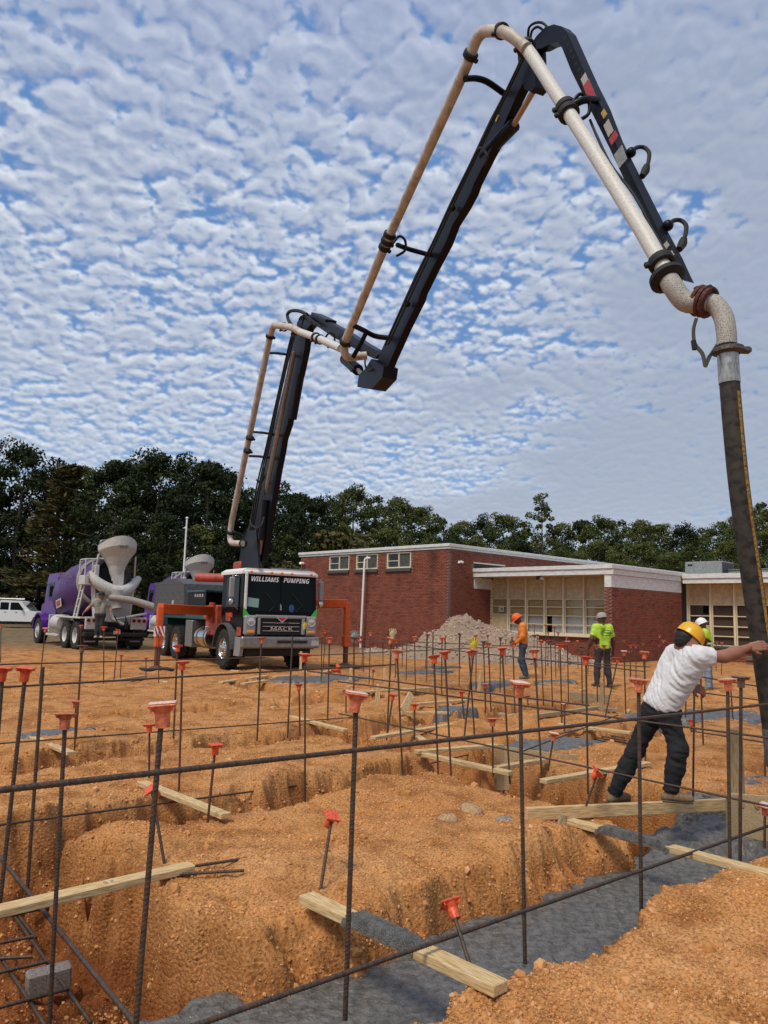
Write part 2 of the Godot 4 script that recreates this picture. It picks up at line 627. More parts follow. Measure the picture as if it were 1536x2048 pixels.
func ground_row(j: int) -> void:
	var nx := gx.size()
	var z := gz[j]
	for i in nx:
		var x := gx[i]
		var s := site(x, z)
		var o := j * nx + i
		g_h[o] = s.x
		# dry crumbled clay on top, redder and moister where freshly cut, with shade painted into the depths
		var patch := n_a.get_noise_2d(x * 2.2 + 40.0, z * 2.2) * 0.5 + 0.5
		var damp := smoothstep(0.12, 0.42, n_a.get_noise_2d(x * 1.3 - 60.0, z * 1.3 + 15.0))
		var fine := n_c.get_noise_2d(x * 1.7, z * 1.7 + 20.0) * 0.5 + 0.5
		var col := Color(0.67, 0.325, 0.115).lerp(Color(0.74, 0.415, 0.19), patch)
		col = col.lerp(Color(0.56, 0.235, 0.072), fine * 0.45)
		col = col.lerp(Color(0.50, 0.215, 0.075), damp * 0.35)
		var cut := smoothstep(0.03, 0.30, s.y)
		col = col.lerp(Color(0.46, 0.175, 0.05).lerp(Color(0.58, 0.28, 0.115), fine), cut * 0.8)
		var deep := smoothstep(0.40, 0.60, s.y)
		col = col.lerp(Color(0.26, 0.088, 0.030), deep * 0.85)  # the pits' shade, painted in as darker clay
		if z < -26.0:
			var away := smoothstep(-26.0, -40.0, z + x * 0.25)
			col = col.lerp(Color(0.34, 0.25, 0.16).lerp(Color(0.22, 0.20, 0.11), patch), away)
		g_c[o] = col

func build_ground() -> void:
	for q in [[n_a, 0.32, 3, 2], [n_b, 1.15, 3, 4], [n_c, 4.5, 4, 6], [n_d, 13.0, 3, 8]]:
		var n: FastNoiseLite = q[0]
		n.noise_type = FastNoiseLite.TYPE_SIMPLEX
		n.frequency = q[1]
		n.fractal_octaves = q[2]
		n.seed = q[3]
	n_e.noise_type = FastNoiseLite.TYPE_CELLULAR
	n_e.frequency = 5.5
	n_e.seed = 12
	n_e.fractal_type = FastNoiseLite.FRACTAL_NONE
	n_e.cellular_return_type = FastNoiseLite.RETURN_DISTANCE2_SUB
	var z := 1.0
	while z > -600.0:
		gz.append(z)
		var d := -z
		z -= 0.4 if d < 2.0 else clampf(0.0034 * d * (1.0 + d * 0.05), 0.016, 60.0) if d < 30.0 else d * 0.06
	var half := PackedFloat32Array()
	var x := 0.0
	while x < 600.0:
		half.append(x)
		x += 0.019 if x < 3.4 else (0.045 if x < 6.5 else (0.12 if x < 14.0 else x * 0.05))
	for i in range(half.size() - 1, 0, -1):
		gx.append(-half[i])
	for i in half.size():
		gx.append(half[i])
	var nx := gx.size()
	var nz := gz.size()
	g_h.resize(nx * nz)
	g_c.resize(nx * nz)
	WorkerThreadPool.wait_for_group_task_completion(WorkerThreadPool.add_group_task(ground_row, nz))
	var v := PackedVector3Array()
	var nn := PackedVector3Array()
	var ix := PackedInt32Array()
	v.resize(nx * nz)
	nn.resize(nx * nz)
	ix.resize((nx - 1) * (nz - 1) * 6)
	var w := 0
	for j in nz:
		var j0 := maxi(j - 1, 0)
		var j1 := mini(j + 1, nz - 1)
		var dz := gz[j1] - gz[j0]
		for i in nx:
			var o := j * nx + i
			var i0 := maxi(i - 1, 0)
			var i1 := mini(i + 1, nx - 1)
			v[o] = Vector3(gx[i], g_h[o], gz[j])
			nn[o] = Vector3(-(g_h[j * nx + i1] - g_h[j * nx + i0]) / (gx[i1] - gx[i0]), 1.0, -(g_h[j1 * nx + i] - g_h[j0 * nx + i]) / dz).normalized()
			if i < nx - 1 and j < nz - 1:
				ix[w] = o; ix[w + 1] = o + nx; ix[w + 2] = o + 1
				ix[w + 3] = o + 1; ix[w + 4] = o + nx; ix[w + 5] = o + nx + 1
				w += 6
	var a := []
	a.resize(Mesh.ARRAY_MAX)
	a[Mesh.ARRAY_VERTEX] = v
	a[Mesh.ARRAY_NORMAL] = nn
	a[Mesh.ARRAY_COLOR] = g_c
	a[Mesh.ARRAY_INDEX] = ix
	var am := ArrayMesh.new()
	am.add_surface_from_arrays(Mesh.PRIMITIVE_TRIANGLES, a)
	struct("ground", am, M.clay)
	build_concrete()
	build_clods()

# fresh concrete: a sheet with a raked, lumpy top; where top(a, b) gives its level on the site grid
func concrete_sheet(a0: float, a1: float, b0: float, b1: float, step: float, top: Callable) -> void:
	var na := int((a1 - a0) / step) + 1
	var nb := int((b1 - b0) / step) + 1
	var v := PackedVector3Array()
	var ix := PackedInt32Array()
	for j in nb:
		for i in na:
			var a := a0 + i * step
			var b := b0 + j * step
			v.append(ab(a, b, top.call(a, b)))
	var nn := PackedVector3Array()
	for j in nb:
		for i in na:
			var o := j * na + i
			var da := v[j * na + mini(i + 1, na - 1)] - v[j * na + maxi(i - 1, 0)]
			var db := v[mini(j + 1, nb - 1) * na + i] - v[maxi(j - 1, 0) * na + i]
			var m := da.cross(db).normalized()
			nn.append(m if m.y > 0 else -m)
			if i < na - 1 and j < nb - 1:
				ix.append_array(PackedInt32Array([o, o + na, o + 1, o + 1, o + na, o + na + 1]))
	var arr := []
	arr.resize(Mesh.ARRAY_MAX)
	arr[Mesh.ARRAY_VERTEX] = v
	arr[Mesh.ARRAY_NORMAL] = nn
	arr[Mesh.ARRAY_INDEX] = ix
	var am := ArrayMesh.new()
	am.add_surface_from_arrays(Mesh.PRIMITIVE_TRIANGLES, arr)
	struct("fresh_concrete", am, M.wet_concrete)

func rough_top(a: float, b: float) -> float:
	return n_c.get_noise_2d(a, b) * 0.010 + n_d.get_noise_2d(a * 1.2, b * 1.2) * 0.010

func build_concrete() -> void:
	concrete_sheet(0.6, 9.6, 1.7, 3.9, 0.02, func(a: float, b: float) -> float:
		var y := -0.30 + rough_top(a, b)
		y += 0.13 * smoothstep(6.2, 6.8, a + n_b.get_noise_2d(a, b) * 0.3) * (0.9 + 0.45 * n_c.get_noise_2d(a * 0.6, b * 0.6))
		var edge := b + n_b.get_noise_2d(a * 1.5, b) * 0.12
		if a < 2.6:
			y -= 0.5 * smoothstep(3.5, 3.85, edge)
		else:
			y -= 0.6 * smoothstep(3.3, 3.6, edge)
		return y)
	# pours further off: [pixel column, pixel row, half length along a, half length along b, level]
	for q in [[105, 1468, 0.50, 0.30, 0.03], [1100, 1492, 1.0, 0.45, 0.0], [1450, 1434, 1.1, 0.8, 0.03], [1285, 1436, 0.7, 0.35, 0.0], [640, 1358, 1.5, 0.75, 0.03], [1420, 1588, 0.35, 0.35, -0.05], [1530, 1572, 0.5, 0.35, 0.0], [925, 1418, 0.8, 0.3, -0.02], [995, 1367, 1.0, 0.4, 0.03], [850, 1345, 1.1, 0.4, 0.02], [1110, 1365, 0.9, 0.4, 0.03], [880, 1335, 0.9, 0.3, 0.03]]:
		var c := gp(q[0], q[1], q[4])
		var ca := c.dot(EA) / EA.length_squared()
		var cb := c.dot(EB) / EB.length_squared()
		var la: float = q[2]
		var lb: float = q[3]
		var lv: float = q[4]
		concrete_sheet(ca - la * 1.4, ca + la * 1.4, cb - lb * 1.4, cb + lb * 1.4, 0.05, func(a: float, b: float) -> float:
			var r := Vector2((a - ca) / la, (b - cb) / lb).length() + n_b.get_noise_2d(a, b) * 0.35
			var y := lv + 0.03 + rough_top(a, b) * 1.6 - 0.5 * smoothstep(0.8, 1.15, r)
			if q[0] == 1100:                     # held back by the plywood form
				var p := ab(a, b)
				var f0 := gp(1000, 1496)
				var fd := (gp(1140, 1516) - f0).normalized()
				var s := (p - f0).dot(Vector3(fd.z, 0, -fd.x))
				y -= 0.9 * smoothstep(0.03, -0.02, s)
			return y)

func clod_mesh(sd: int) -> ArrayMesh:
	var r := RandomNumberGenerator.new()
	r.seed = sd
	var t := (1.0 + sqrt(5.0)) / 2.0
	var pts := [Vector3(-1, t, 0), Vector3(1, t, 0), Vector3(-1, -t, 0), Vector3(1, -t, 0), Vector3(0, -1, t), Vector3(0, 1, t), Vector3(0, -1, -t), Vector3(0, 1, -t), Vector3(t, 0, -1), Vector3(t, 0, 1), Vector3(-t, 0, -1), Vector3(-t, 0, 1)]
	for i in pts.size():
		pts[i] = (pts[i] as Vector3).normalized() * r.randf_range(0.65, 1.15) * Vector3(1.0, 0.75, 0.9)
	var m := MB.new()
	for f in [[0, 11, 5], [0, 5, 1], [0, 1, 7], [0, 7, 10], [0, 10, 11], [1, 5, 9], [5, 11, 4], [11, 10, 2], [10, 7, 6], [7, 1, 8], [3, 9, 4], [3, 4, 2], [3, 2, 6], [3, 6, 8], [3, 8, 9], [4, 9, 5], [2, 4, 11], [6, 2, 10], [8, 6, 7], [9, 8, 1]]:
		m.flat(pts[f[0]], pts[f[1]], pts[f[2]], pts[f[0]] + pts[f[1]] + pts[f[2]])
	return m.mesh()

func build_clods() -> void:
	var r := RandomNumberGenerator.new()
	r.seed = 77
	for kind in 3:
		var xf := []
		var cols := []
		var tries := 0
		while xf.size() < 40000 and tries < 120000:
			tries += 1
			var z := -2.6 * exp(r.randf() * 2.1)
			var x := r.randf_range(-0.62, 0.62) * -z + r.randf_range(-0.4, 0.4)
			var s := site(x, z)
			var dens := 0.16 + 0.6 * smoothstep(0.0, 0.35, n_b.get_noise_2d(x * 0.8 - 20.0, z * 0.8)) + 0.5 * smoothstep(0.02, 0.12, s.y) * (1.0 - smoothstep(0.5, 0.62, s.y))
			if r.randf() > dens:
				continue
			var size := (0.0026 + 0.0075 * pow(r.randf(), 7.0)) * (1.0 + 0.10 * -z) + 0.035 * pow(r.randf(), 200.0)
			var b := Basis.from_euler(Vector3(r.randf() * 6.0, r.randf() * 6.0, r.randf() * 6.0)).scaled(Vector3.ONE * size * r.randf_range(0.8, 1.3))
			xf.append(Transform3D(b, Vector3(x, s.x + size * 0.1, z)))
			var c := Color(0.58, 0.28, 0.10).lerp(Color(0.72, 0.45, 0.24), r.randf() * r.randf()).lerp(Color(0.36, 0.135, 0.04), r.randf() * 0.5)
			cols.append(c)
		var mm := MultiMesh.new()
		mm.transform_format = MultiMesh.TRANSFORM_3D
		mm.use_colors = true
		mm.mesh = clod_mesh(100 + kind)
		mm.instance_count = xf.size()
		for i in xf.size():
			mm.set_instance_transform(i, xf[i])
			mm.set_instance_color(i, cols[i])
		var o := MultiMeshInstance3D.new()
		o.name = numbered("loose_clay")
		o.multimesh = mm
		o.material_override = M.clod
		o.set_meta("kind", "stuff")
		add_child(o, true)

# ---------------------------------------------------------------- the brick school
const ALONG := Vector3(0.689, 0, 0.7248)       # along the fronts, towards us
func front(at: Vector3) -> Transform3D:         # x along a front, z out of it
	return Transform3D(Basis(ALONG, Vector3.UP, Vector3(-0.7248, 0, 0.689)), at)

func school_materials() -> void:
	mat("brick", Color(1, 1, 1), 0.88)
	M.brick.vertex_color_use_as_albedo = true
	mat("mortar", Color(0.30, 0.22, 0.175), 0.95, 0.0, "fine", Vector3.ONE * 1.5)
	mat("white_trim", Color(0.74, 0.74, 0.72), 0.6, 0.0, "worn", Vector3(0.35, 2.2, 0.35))
	(M.white_trim as StandardMaterial3D).albedo_texture = TX["soft"]
	mat("cream", Color(0.66, 0.54, 0.325), 0.6, 0.0, "soft", Vector3.ONE * 0.6)
	mat("cream_frame", Color(0.72, 0.64, 0.46), 0.55)
	mat("blind_tan", Color(0.52, 0.385, 0.165), 0.8, 0.0, "weave", Vector3(0.5, 9.0, 0.5))
	mat("blind_brown", Color(0.085, 0.055, 0.038), 0.8, 0.0, "weave", Vector3(0.5, 14.0, 0.5))
	mat("curtain", Color(0.58, 0.58, 0.55), 0.9, 0.0, "soft", Vector3(5.0, 0.4, 0.5))
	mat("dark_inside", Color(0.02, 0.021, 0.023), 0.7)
	mat("panel_green", Color(0.085, 0.09, 0.075), 0.5, 0.0, "mottle", Vector3.ONE)
	mat("sill_grey", Color(0.10, 0.10, 0.095), 0.8, 0.0, "fine", Vector3.ONE)
	mat("pvc", Color(0.80, 0.79, 0.77), 0.4)
	mat("unit_grey", Color(0.27, 0.29, 0.285), 0.5, 0.1, "soft", Vector3.ONE)
	mat("unit_dark", Color(0.06, 0.062, 0.065), 0.6)
	mat("roof_white", Color(0.60, 0.60, 0.59), 0.8, 0.0, "mottle", Vector3.ONE * 0.4)
	mat("ink", Color(0.015, 0.015, 0.016), 0.6)
	mat("white_paint", Color(0.80, 0.80, 0.79), 0.4)
	var g := StandardMaterial3D.new()
	g.resource_name = "glass"
	g.transparency = BaseMaterial3D.TRANSPARENCY_ALPHA
	g.albedo_color = Color(0.05, 0.055, 0.055, 0.05)
	g.roughness = 0.02
	M["glass"] = g

# bricks in running bond on a face of x, from (x0, y0) to (x1, y1); gaps are openings
func bricks(parent: Node3D, x: Transform3D, x0: float, x1: float, y0: float, y1: float, gaps: Array, stain: Callable) -> void:
	var box := MB.new()
	box.bx(Vector3.ZERO, Vector3(0.192, 0.052, 0.03), 0.004)
	var xf := []
	var cols := []
	var r := RandomNumberGenerator.new()
	r.seed = int(x0 * 100 + y1 * 10) + 7
	var row := 0
	var y := y0 + 0.034
	while y < y1 - 0.02:
		var px := x0 + (0.104 if row % 2 == 0 else 0.0)
		while px < x1 + 0.02:
			var open := false
			for g: Rect2 in gaps:
				if px > g.position.x - 0.07 and px < g.end.x + 0.07 and y > g.position.y - 0.02 and y < g.end.y + 0.02:
					open = true
			if not open and px > x0 + 0.05 and px < x1 - 0.05:
				xf.append(x * Transform3D(Basis(), Vector3(px, y, 0.002 + r.randf() * 0.004)))
				var t := r.randf()
				var c := Color(0.265, 0.072, 0.042).lerp(Color(0.190, 0.050, 0.032), t).lerp(Color(0.34, 0.125, 0.075), r.randf() * 0.4)
				if r.randf() < 0.07:
					c = c * 0.62
				c = c * (stain.call(px, y) as float)
				c.a = 1.0
				cols.append(c)
			px += 0.208
		y += 0.0677
		row += 1
	var mm := MultiMesh.new()
	mm.transform_format = MultiMesh.TRANSFORM_3D
	mm.use_colors = true
	mm.mesh = box.mesh()
	mm.instance_count = xf.size()
	for i in xf.size():
		mm.set_instance_transform(i, xf[i])
		mm.set_instance_color(i, cols[i])
	var o := MultiMeshInstance3D.new()
	o.name = "brick_courses"
	o.multimesh = mm
	o.material_override = M.brick
	o.set_meta("kind", "stuff")
	parent.add_child(o, true)

func fascia(parent: Node3D, a: Vector3, b: Vector3, y0: float, y1: float, y2: float, out: Vector3) -> void:
	# two stepped boards from a to b, the upper one proud of the lower
	var m := MB.new()
	m.beam(a + Vector3(0, (y0 + y1) * 0.5, 0) + out * 0.03, b + Vector3(0, (y0 + y1) * 0.5, 0) + out * 0.03, 0.06, y1 - y0 - 0.012, 0.006)
	part("fascia_board", m, M.white_trim, parent)
	m = MB.new()
	m.beam(a + Vector3(0, (y1 + y2) * 0.5, 0) + out * 0.055, b + Vector3(0, (y1 + y2) * 0.5, 0) + out * 0.055, 0.11, y2 - y1, 0.008)
	part("fascia_cap", m, M.white_trim, parent)

func digits(parent: Node3D, text: String, at: Transform3D, h: float, material: Material, called := "lettering", bold := true, depth := 0.004) -> MeshInstance3D:
	var t := TextMesh.new()
	t.text = text
	var f := SystemFont.new()
	f.font_names = PackedStringArray(["Droid Sans"])
	f.font_weight = 700 if bold else 400
	t.font = f
	t.font_size = 64
	t.pixel_size = h / 46.0
	t.depth = depth
	return part(called, t, material, parent, at)

func build_school() -> void:
	school_materials()
	var plain := func(_x: float, _y: float) -> float: return 1.0
	# ------------------------------------------------ the tall hall
	var hall := thing("school_hall", "tall red brick hall with three small high windows and a white roof edge", "building", front(Vector3(2.9, 0, -33.8)))
	var wins := [[-8.22, -6.65], [-6.12, -4.56], [-3.93, -2.33]]
	var gaps := []
	for w in wins:
		gaps.append(Rect2(w[0], 3.62, w[1] - w[0], 0.95))
	var m := MB.new()
	var edges := [-10.6, -8.22, -6.65, -6.12, -4.56, -3.93, -2.33, 0.0]
	m.bx(Vector3(-5.3, 1.74, -0.16), Vector3(10.6, 3.78, 0.3))
	for i in 4:
		m.bx(Vector3((edges[i * 2] + edges[i * 2 + 1]) * 0.5, 4.13, -0.16), Vector3(edges[i * 2 + 1] - edges[i * 2], 1.0, 0.3))
	var wall := part("wall", m, M.mortar, hall)
	bricks(wall, Transform3D(), -10.6, 0.0, -0.1, 4.55, gaps, func(px: float, py: float) -> float:
		var n := n_c.get_noise_2d(px * 0.35, py * 0.2)
		var s := 1.0 + n * 0.25
		s -= 0.5 * smoothstep(0.45, 0.0, absf(px + 0.95 + n * 0.2)) * smoothstep(2.0, 4.6, py)
		for w in wins:
			s -= 0.16 * smoothstep(0.75, 0.1, absf(px - (w[0] + w[1]) * 0.5)) * smoothstep(2.6, 3.7, py)
		return maxf(s, 0.35))
	var side := MB.new()
	side.bx(Vector3(-0.16, 2.25, -0.31 - 15.0), Vector3(0.3, 4.76, 30.0))
	var sw := part("wall", side, M.mortar, hall)
	bricks(sw, Transform3D(Basis(Vector3.UP, PI / 2), Vector3.ZERO), 0.1, 3.0, -0.1, 4.55, [Rect2(1.71, 3.0, 2.3, 1.1)], plain)
	bricks(sw, Transform3D(Basis(Vector3.UP, PI / 2), Vector3.ZERO), 3.0, 24.0, 3.6, 4.55, [Rect2(1.71, 3.0, 2.3, 1.1)], plain)
	m = MB.new()
	m.bx(Vector3(-5.3, 2.2, -29.9), Vector3(10.6, 4.7, 0.3))
	m.bx(Vector3(-10.44, 2.2, -15.2), Vector3(0.3, 4.7, 29.0))
	part("wall", m, M.mortar, hall)
	m = MB.new()
	m.bx(Vector3(-5.3, 4.66, -15.1), Vector3(10.7, 0.14, 30.3))
	part("roof", m, M.roof_white, hall)
	fascia(hall, Vector3(-10.72, 0, 0.0), Vector3(0.11, 0, 0.0), 4.55, 4.66, 4.79, Vector3(0, 0, 1))
	fascia(hall, Vector3(0, 0, -0.004), Vector3(0, 0, -30.0), 4.552, 4.662, 4.788, Vector3(1, 0, 0))
	for w in wins:
		var cx: float = (w[0] + w[1]) * 0.5
		var ww: float = w[1] - w[0]
		m = MB.new()
		m.frame(Vector3(cx, 4.15, -0.06), ww, 0.74, 0.06, 0.1)
		var win := part("window", m, M.cream_frame, hall)
		m = MB.new()
		m.sheet(Vector3(cx - ww * 0.25, 4.15, -0.07), ww * 0.5 - 0.07, 0.61)
		part("pane", m, M.glass, win)
		m = MB.new()
		m.bx(Vector3(cx, 4.15, -0.06), Vector3(0.06, 0.62, 0.098), 0.006)
		part("mullion", m, M.cream_frame, win)
		m = MB.new()
		m.bx(Vector3(cx - ww * 0.25, 4.13, -0.05), Vector3(ww * 0.5 - 0.065, 0.03, 0.04))
		part("sash_bar", m, M.cream_frame, win)
		m = MB.new()
		m.bx(Vector3(cx + ww * 0.25, 4.15, -0.075), Vector3(ww * 0.5 - 0.065, 0.61, 0.02))
		part("panel", m, M.panel_green, win)
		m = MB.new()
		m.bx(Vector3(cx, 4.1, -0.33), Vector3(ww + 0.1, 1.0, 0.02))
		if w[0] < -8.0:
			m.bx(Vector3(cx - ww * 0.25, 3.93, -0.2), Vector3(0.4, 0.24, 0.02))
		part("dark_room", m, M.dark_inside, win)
		m = MB.new()
		m.bx(Vector3(cx, 3.69, 0.02), Vector3(ww + 0.12, 0.15, 0.16), 0.01)
		part("sill", m, M.sill_grey, win)
	m = MB.new()
	m.bx(Vector3(0.0, 4.05, -2.84), Vector3(0.08, 0.06, 2.3))
	var hw := part("window", m, M.cream_frame, hall)
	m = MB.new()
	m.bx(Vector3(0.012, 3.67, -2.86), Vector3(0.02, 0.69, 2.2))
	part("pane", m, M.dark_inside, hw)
	for q in [[Vector3(-10.3, 4.22, 0.09), "white floodlight at the far end of the hall's brick wall"], [Vector3(0.09, 4.02, -0.75), "white floodlight on the hall's brick side wall, near its corner"]]:
		var fl := thing("floodlight", q[1], "floodlight", front(Vector3(2.9, 0, -33.8)) * Transform3D(Basis(), q[0]))
		m = MB.new()
		m.bx(Vector3.ZERO, Vector3(0.10, 0.10, 0.06), 0.01)
		part("bracket", m, M.white_paint, fl)
		for s: float in [-1.0, 1.0]:
			m = MB.new()
			m.lathe(Transform3D(Basis.from_euler(Vector3(1.2, 0, s * 0.5)), Vector3(s * 0.09, -0.02, 0.08)), [Vector2(0, -0.08), Vector2(0.05, -0.07), Vector2(0.07, 0.06), Vector2(0, 0.055)], 10)
			part("lamp_head", m, M.white_paint, fl)
	# the white pipe up the hall's wall
	var dp0 := front(Vector3(2.9, 0, -33.8))
	var dn := thing("drain_pipe", "white plastic pipe standing upright before the hall's brick wall, bent over at its top", "pipe", dp0)
	m = MB.new()
	m.tube(arc_path([Vector3(-5.28, 0.0, 0.3), Vector3(-5.16, 4.28, 0.3), Vector3(-4.85, 4.30, 0.22)], 0.16), 0.055, 12)
	part("pipe", m, M.pvc, dn)
	m = MB.new()
	m.cyl(Vector3(-5.279, 0.42, 0.3), Vector3(-5.276, 0.56, 0.3), 0.075, 12)
	m.bx(Vector3(-5.28, 0.30, 0.3), Vector3(0.22, 0.10, 0.2), 0.02)
	part("red_coupling", m, mat("primer_red", Color(0.42, 0.07, 0.05), 0.6), dn)
	m = MB.new()
	m.cyl(Vector3(-5.205, 2.7, 0.3), Vector3(-5.203, 2.8, 0.3), 0.062, 12)
	part("joint", m, M.pvc, dn)

	# ------------------------------------------------ the classroom wing under its canopy
	var wing := thing("classroom_wing", "low brick classroom wing with a white canopy over a wall of cream framed windows", "building", front(Vector3(8.92, 0, -30.0)))
	fascia(wing, Vector3(-6.92, 0, 0), Vector3(0.11, 0, 0), 3.39, 3.62, 3.78, Vector3(0, 0, 1))
	fascia(wing, Vector3(0, 0, -0.004), Vector3(0, 0, -5.86), 3.392, 3.622, 3.778, Vector3(1, 0, 0))
	m = MB.new()
	m.bx(Vector3(-3.47, 3.46, -0.71), Vector3(6.86, 0.1, 1.38))
	part("soffit", m, M.cream, wing)
	m = MB.new()
	m.bx(Vector3(-6.895, 3.13, -0.63), Vector3(0.05, 0.5, 1.24))
	part("end_board", m, M.white_trim, wing)
	m = MB.new()
	m.bx(Vector3(-0.16, 1.40, -2.98), Vector3(0.3, 3.0, 5.94))
	var pier := part("wall", m, M.mortar, wing)
	bricks(pier, Transform3D(Basis(Vector3.UP, PI / 2), Vector3.ZERO), 0.0, 5.9, -0.1, 2.9, [], func(px: float, py: float) -> float: return 1.08 + n_c.get_noise_2d(px * 0.3, py * 0.3) * 0.2)
	bricks(pier, Transform3D(Basis(), Vector3.ZERO), -0.31, 0.0, -0.1, 2.9, [], plain)
	m = MB.new()
	m.bx(Vector3(-0.14, 3.145, -2.96), Vector3(0.3, 0.488, 5.96))
	part("white_band", m, M.white_trim, wing)
	m = MB.new()
	m.bx(Vector3(-3.5, 3.68, -13.0), Vector3(7.0, 0.12, 25.9))
	part("roof", m, M.roof_white, wing)
	classroom_wall(wing, -6.92, -1.25, [0.0, 1.0, 1.98, 2.965, 3.93, 4.93, 5.94, 6.6], 1.0, 2.47, 3.41, [2.47, 2.12, 1.75, 1.37, 1.0], "blind_tan", true, "26")
	var lamp := thing("canopy_lamp", "twin white floodlight under the canopy of the classroom wing", "floodlight", front(Vector3(8.92, 0, -30.0)) * tx(Vector3(-3.45, 3.36, -0.2)))
	m = MB.new()
	m.bx(Vector3(0, 0.02, 0), Vector3(0.12, 0.05, 0.12), 0.01)
	part("bracket", m, M.sill_grey, lamp)
	for s: float in [-1.0, 1.0]:
		m = MB.new()
		m.lathe(Transform3D(Basis.from_euler(Vector3(1.0, 0, s * 0.6)), Vector3(s * 0.11, -0.06, 0.03)), [Vector2(0, -0.08), Vector2(0.05, -0.07), Vector2(0.075, 0.06), Vector2(0, 0.055)], 10)
		part("lamp_head", m, M.white_paint if s > 0 else M.sill_grey, lamp)
	# ------------------------------------------------ the wing that runs on behind the worker
	var w2 := thing("classroom_wing", "low classroom wing with brown blinds in its windows, carrying the grey air conditioning units", "building", front(Vector3(13.2, 0, -34.06)))
	fascia(w2, Vector3(0.113, 0, 0), Vector3(16, 0, 0), 3.30, 3.52, 3.72, Vector3(0, 0, 1))
	m = MB.new()
	m.bx(Vector3(8.0, 3.40, -0.42), Vector3(15.9, 0.1, 0.8))
	part("soffit", m, M.cream, w2)
	m = MB.new()
	m.bx(Vector3(8.0, 3.62, -6.0), Vector3(16.0, 0.12, 11.9))
	part("roof", m, M.roof_white, w2)
	var bays := []
	for i in 15:
		bays.append(i * 1.03)
	classroom_wall(w2, -0.04, -0.7, bays, 0.65, 2.42, 3.35, [2.42, 1.92, 1.48, 1.06, 0.65], "blind_brown", false, "28")
	var unit := thing("rooftop_unit", "big grey air conditioning unit with a dark badge on the flat roof", "air conditioner", front(Vector3(14.95, 3.69, -38.0)))
	m = MB.new()
	m.bx(Vector3(0.9, 0.46, -0.7), Vector3(1.8, 0.86, 1.4), 0.02)
	part("casing", m, M.unit_grey, unit)
	for e in [[0.24, 0.46, 0.40], [0.74, 0.46, 0.52], [1.30, 0.46, 0.50]]:
		m = MB.new()
		m.bx(Vector3(e[0] + 0.02, e[1], 0.006), Vector3(e[2], 0.8, 0.02), 0.008)
		part("access_panel", m, M.unit_grey, unit)
	m = MB.new()
	m.bx(Vector3(0.27, 0.72, 0.02), Vector3(0.24, 0.1, 0.012), 0.004)
	part("badge", m, M.ink, unit)
	m = MB.new()
	for i in 8:
		m.bx(Vector3(1.805, 0.14 + i * 0.09, -0.7), Vector3(0.03, 0.04, 1.2))
	m.bx(Vector3(1.79, 0.46, -0.7), Vector3(0.03, 0.76, 1.24))
	part("coil_grille", m, M.unit_dark, unit)
	m = MB.new()
	m.bx(Vector3(0.75, 0.30, 0.02), Vector3(0.26, 0.02, 0.02))
	m.bx(Vector3(0.95, 0.27, 0.02), Vector3(0.03, 0.12, 0.02))
	part("handle", m, M.unit_dark, unit)
	var duct := thing("rooftop_duct", "low grey metal duct beside the air conditioning unit on the flat roof", "duct", front(Vector3(16.6, 3.69, -37.2)))
	m = MB.new()
	m.bx(Vector3(1.0, 0.26, -0.5), Vector3(2.6, 0.46, 0.9), 0.02)
	part("casing", m, M.unit_grey, duct)
	m = MB.new()
	m.bx(Vector3(1.0, 0.5, -0.5), Vector3(2.7, 0.03, 1.0), 0.01)
	part("lid", m, M.unit_grey, duct)
	m = MB.new()
	m.bx(Vector3(0.3, 0.15, 0.25), Vector3(0.7, 0.34, 0.35), 0.02)
	part("end_box", m, M.unit_grey, duct)
	# a pallet of masonry beside the far wall
	var blk := thing("masonry_stack", "low pile of grey brown stone blocks below the brown windows", "block pile", front(Vector3(13.2, 0, -34.06)) * tx(Vector3(3.0, -0.08, 0.4)))
	for i in 5:
		m = MB.new()
		m.bx(Vector3(0.1 + (i % 3) * 0.44, 0.12 + floorf(i / 3.0) * 0.2, (i % 2) * 0.05), Vector3(0.42, 0.19, 0.3), 0.02)
		part("block", m, mat("old_block", Color(0.22, 0.15, 0.10), 0.9, 0.0, "fine", Vector3.ONE * 2.0) if i == 0 else M.old_block, blk)
	build_pile()

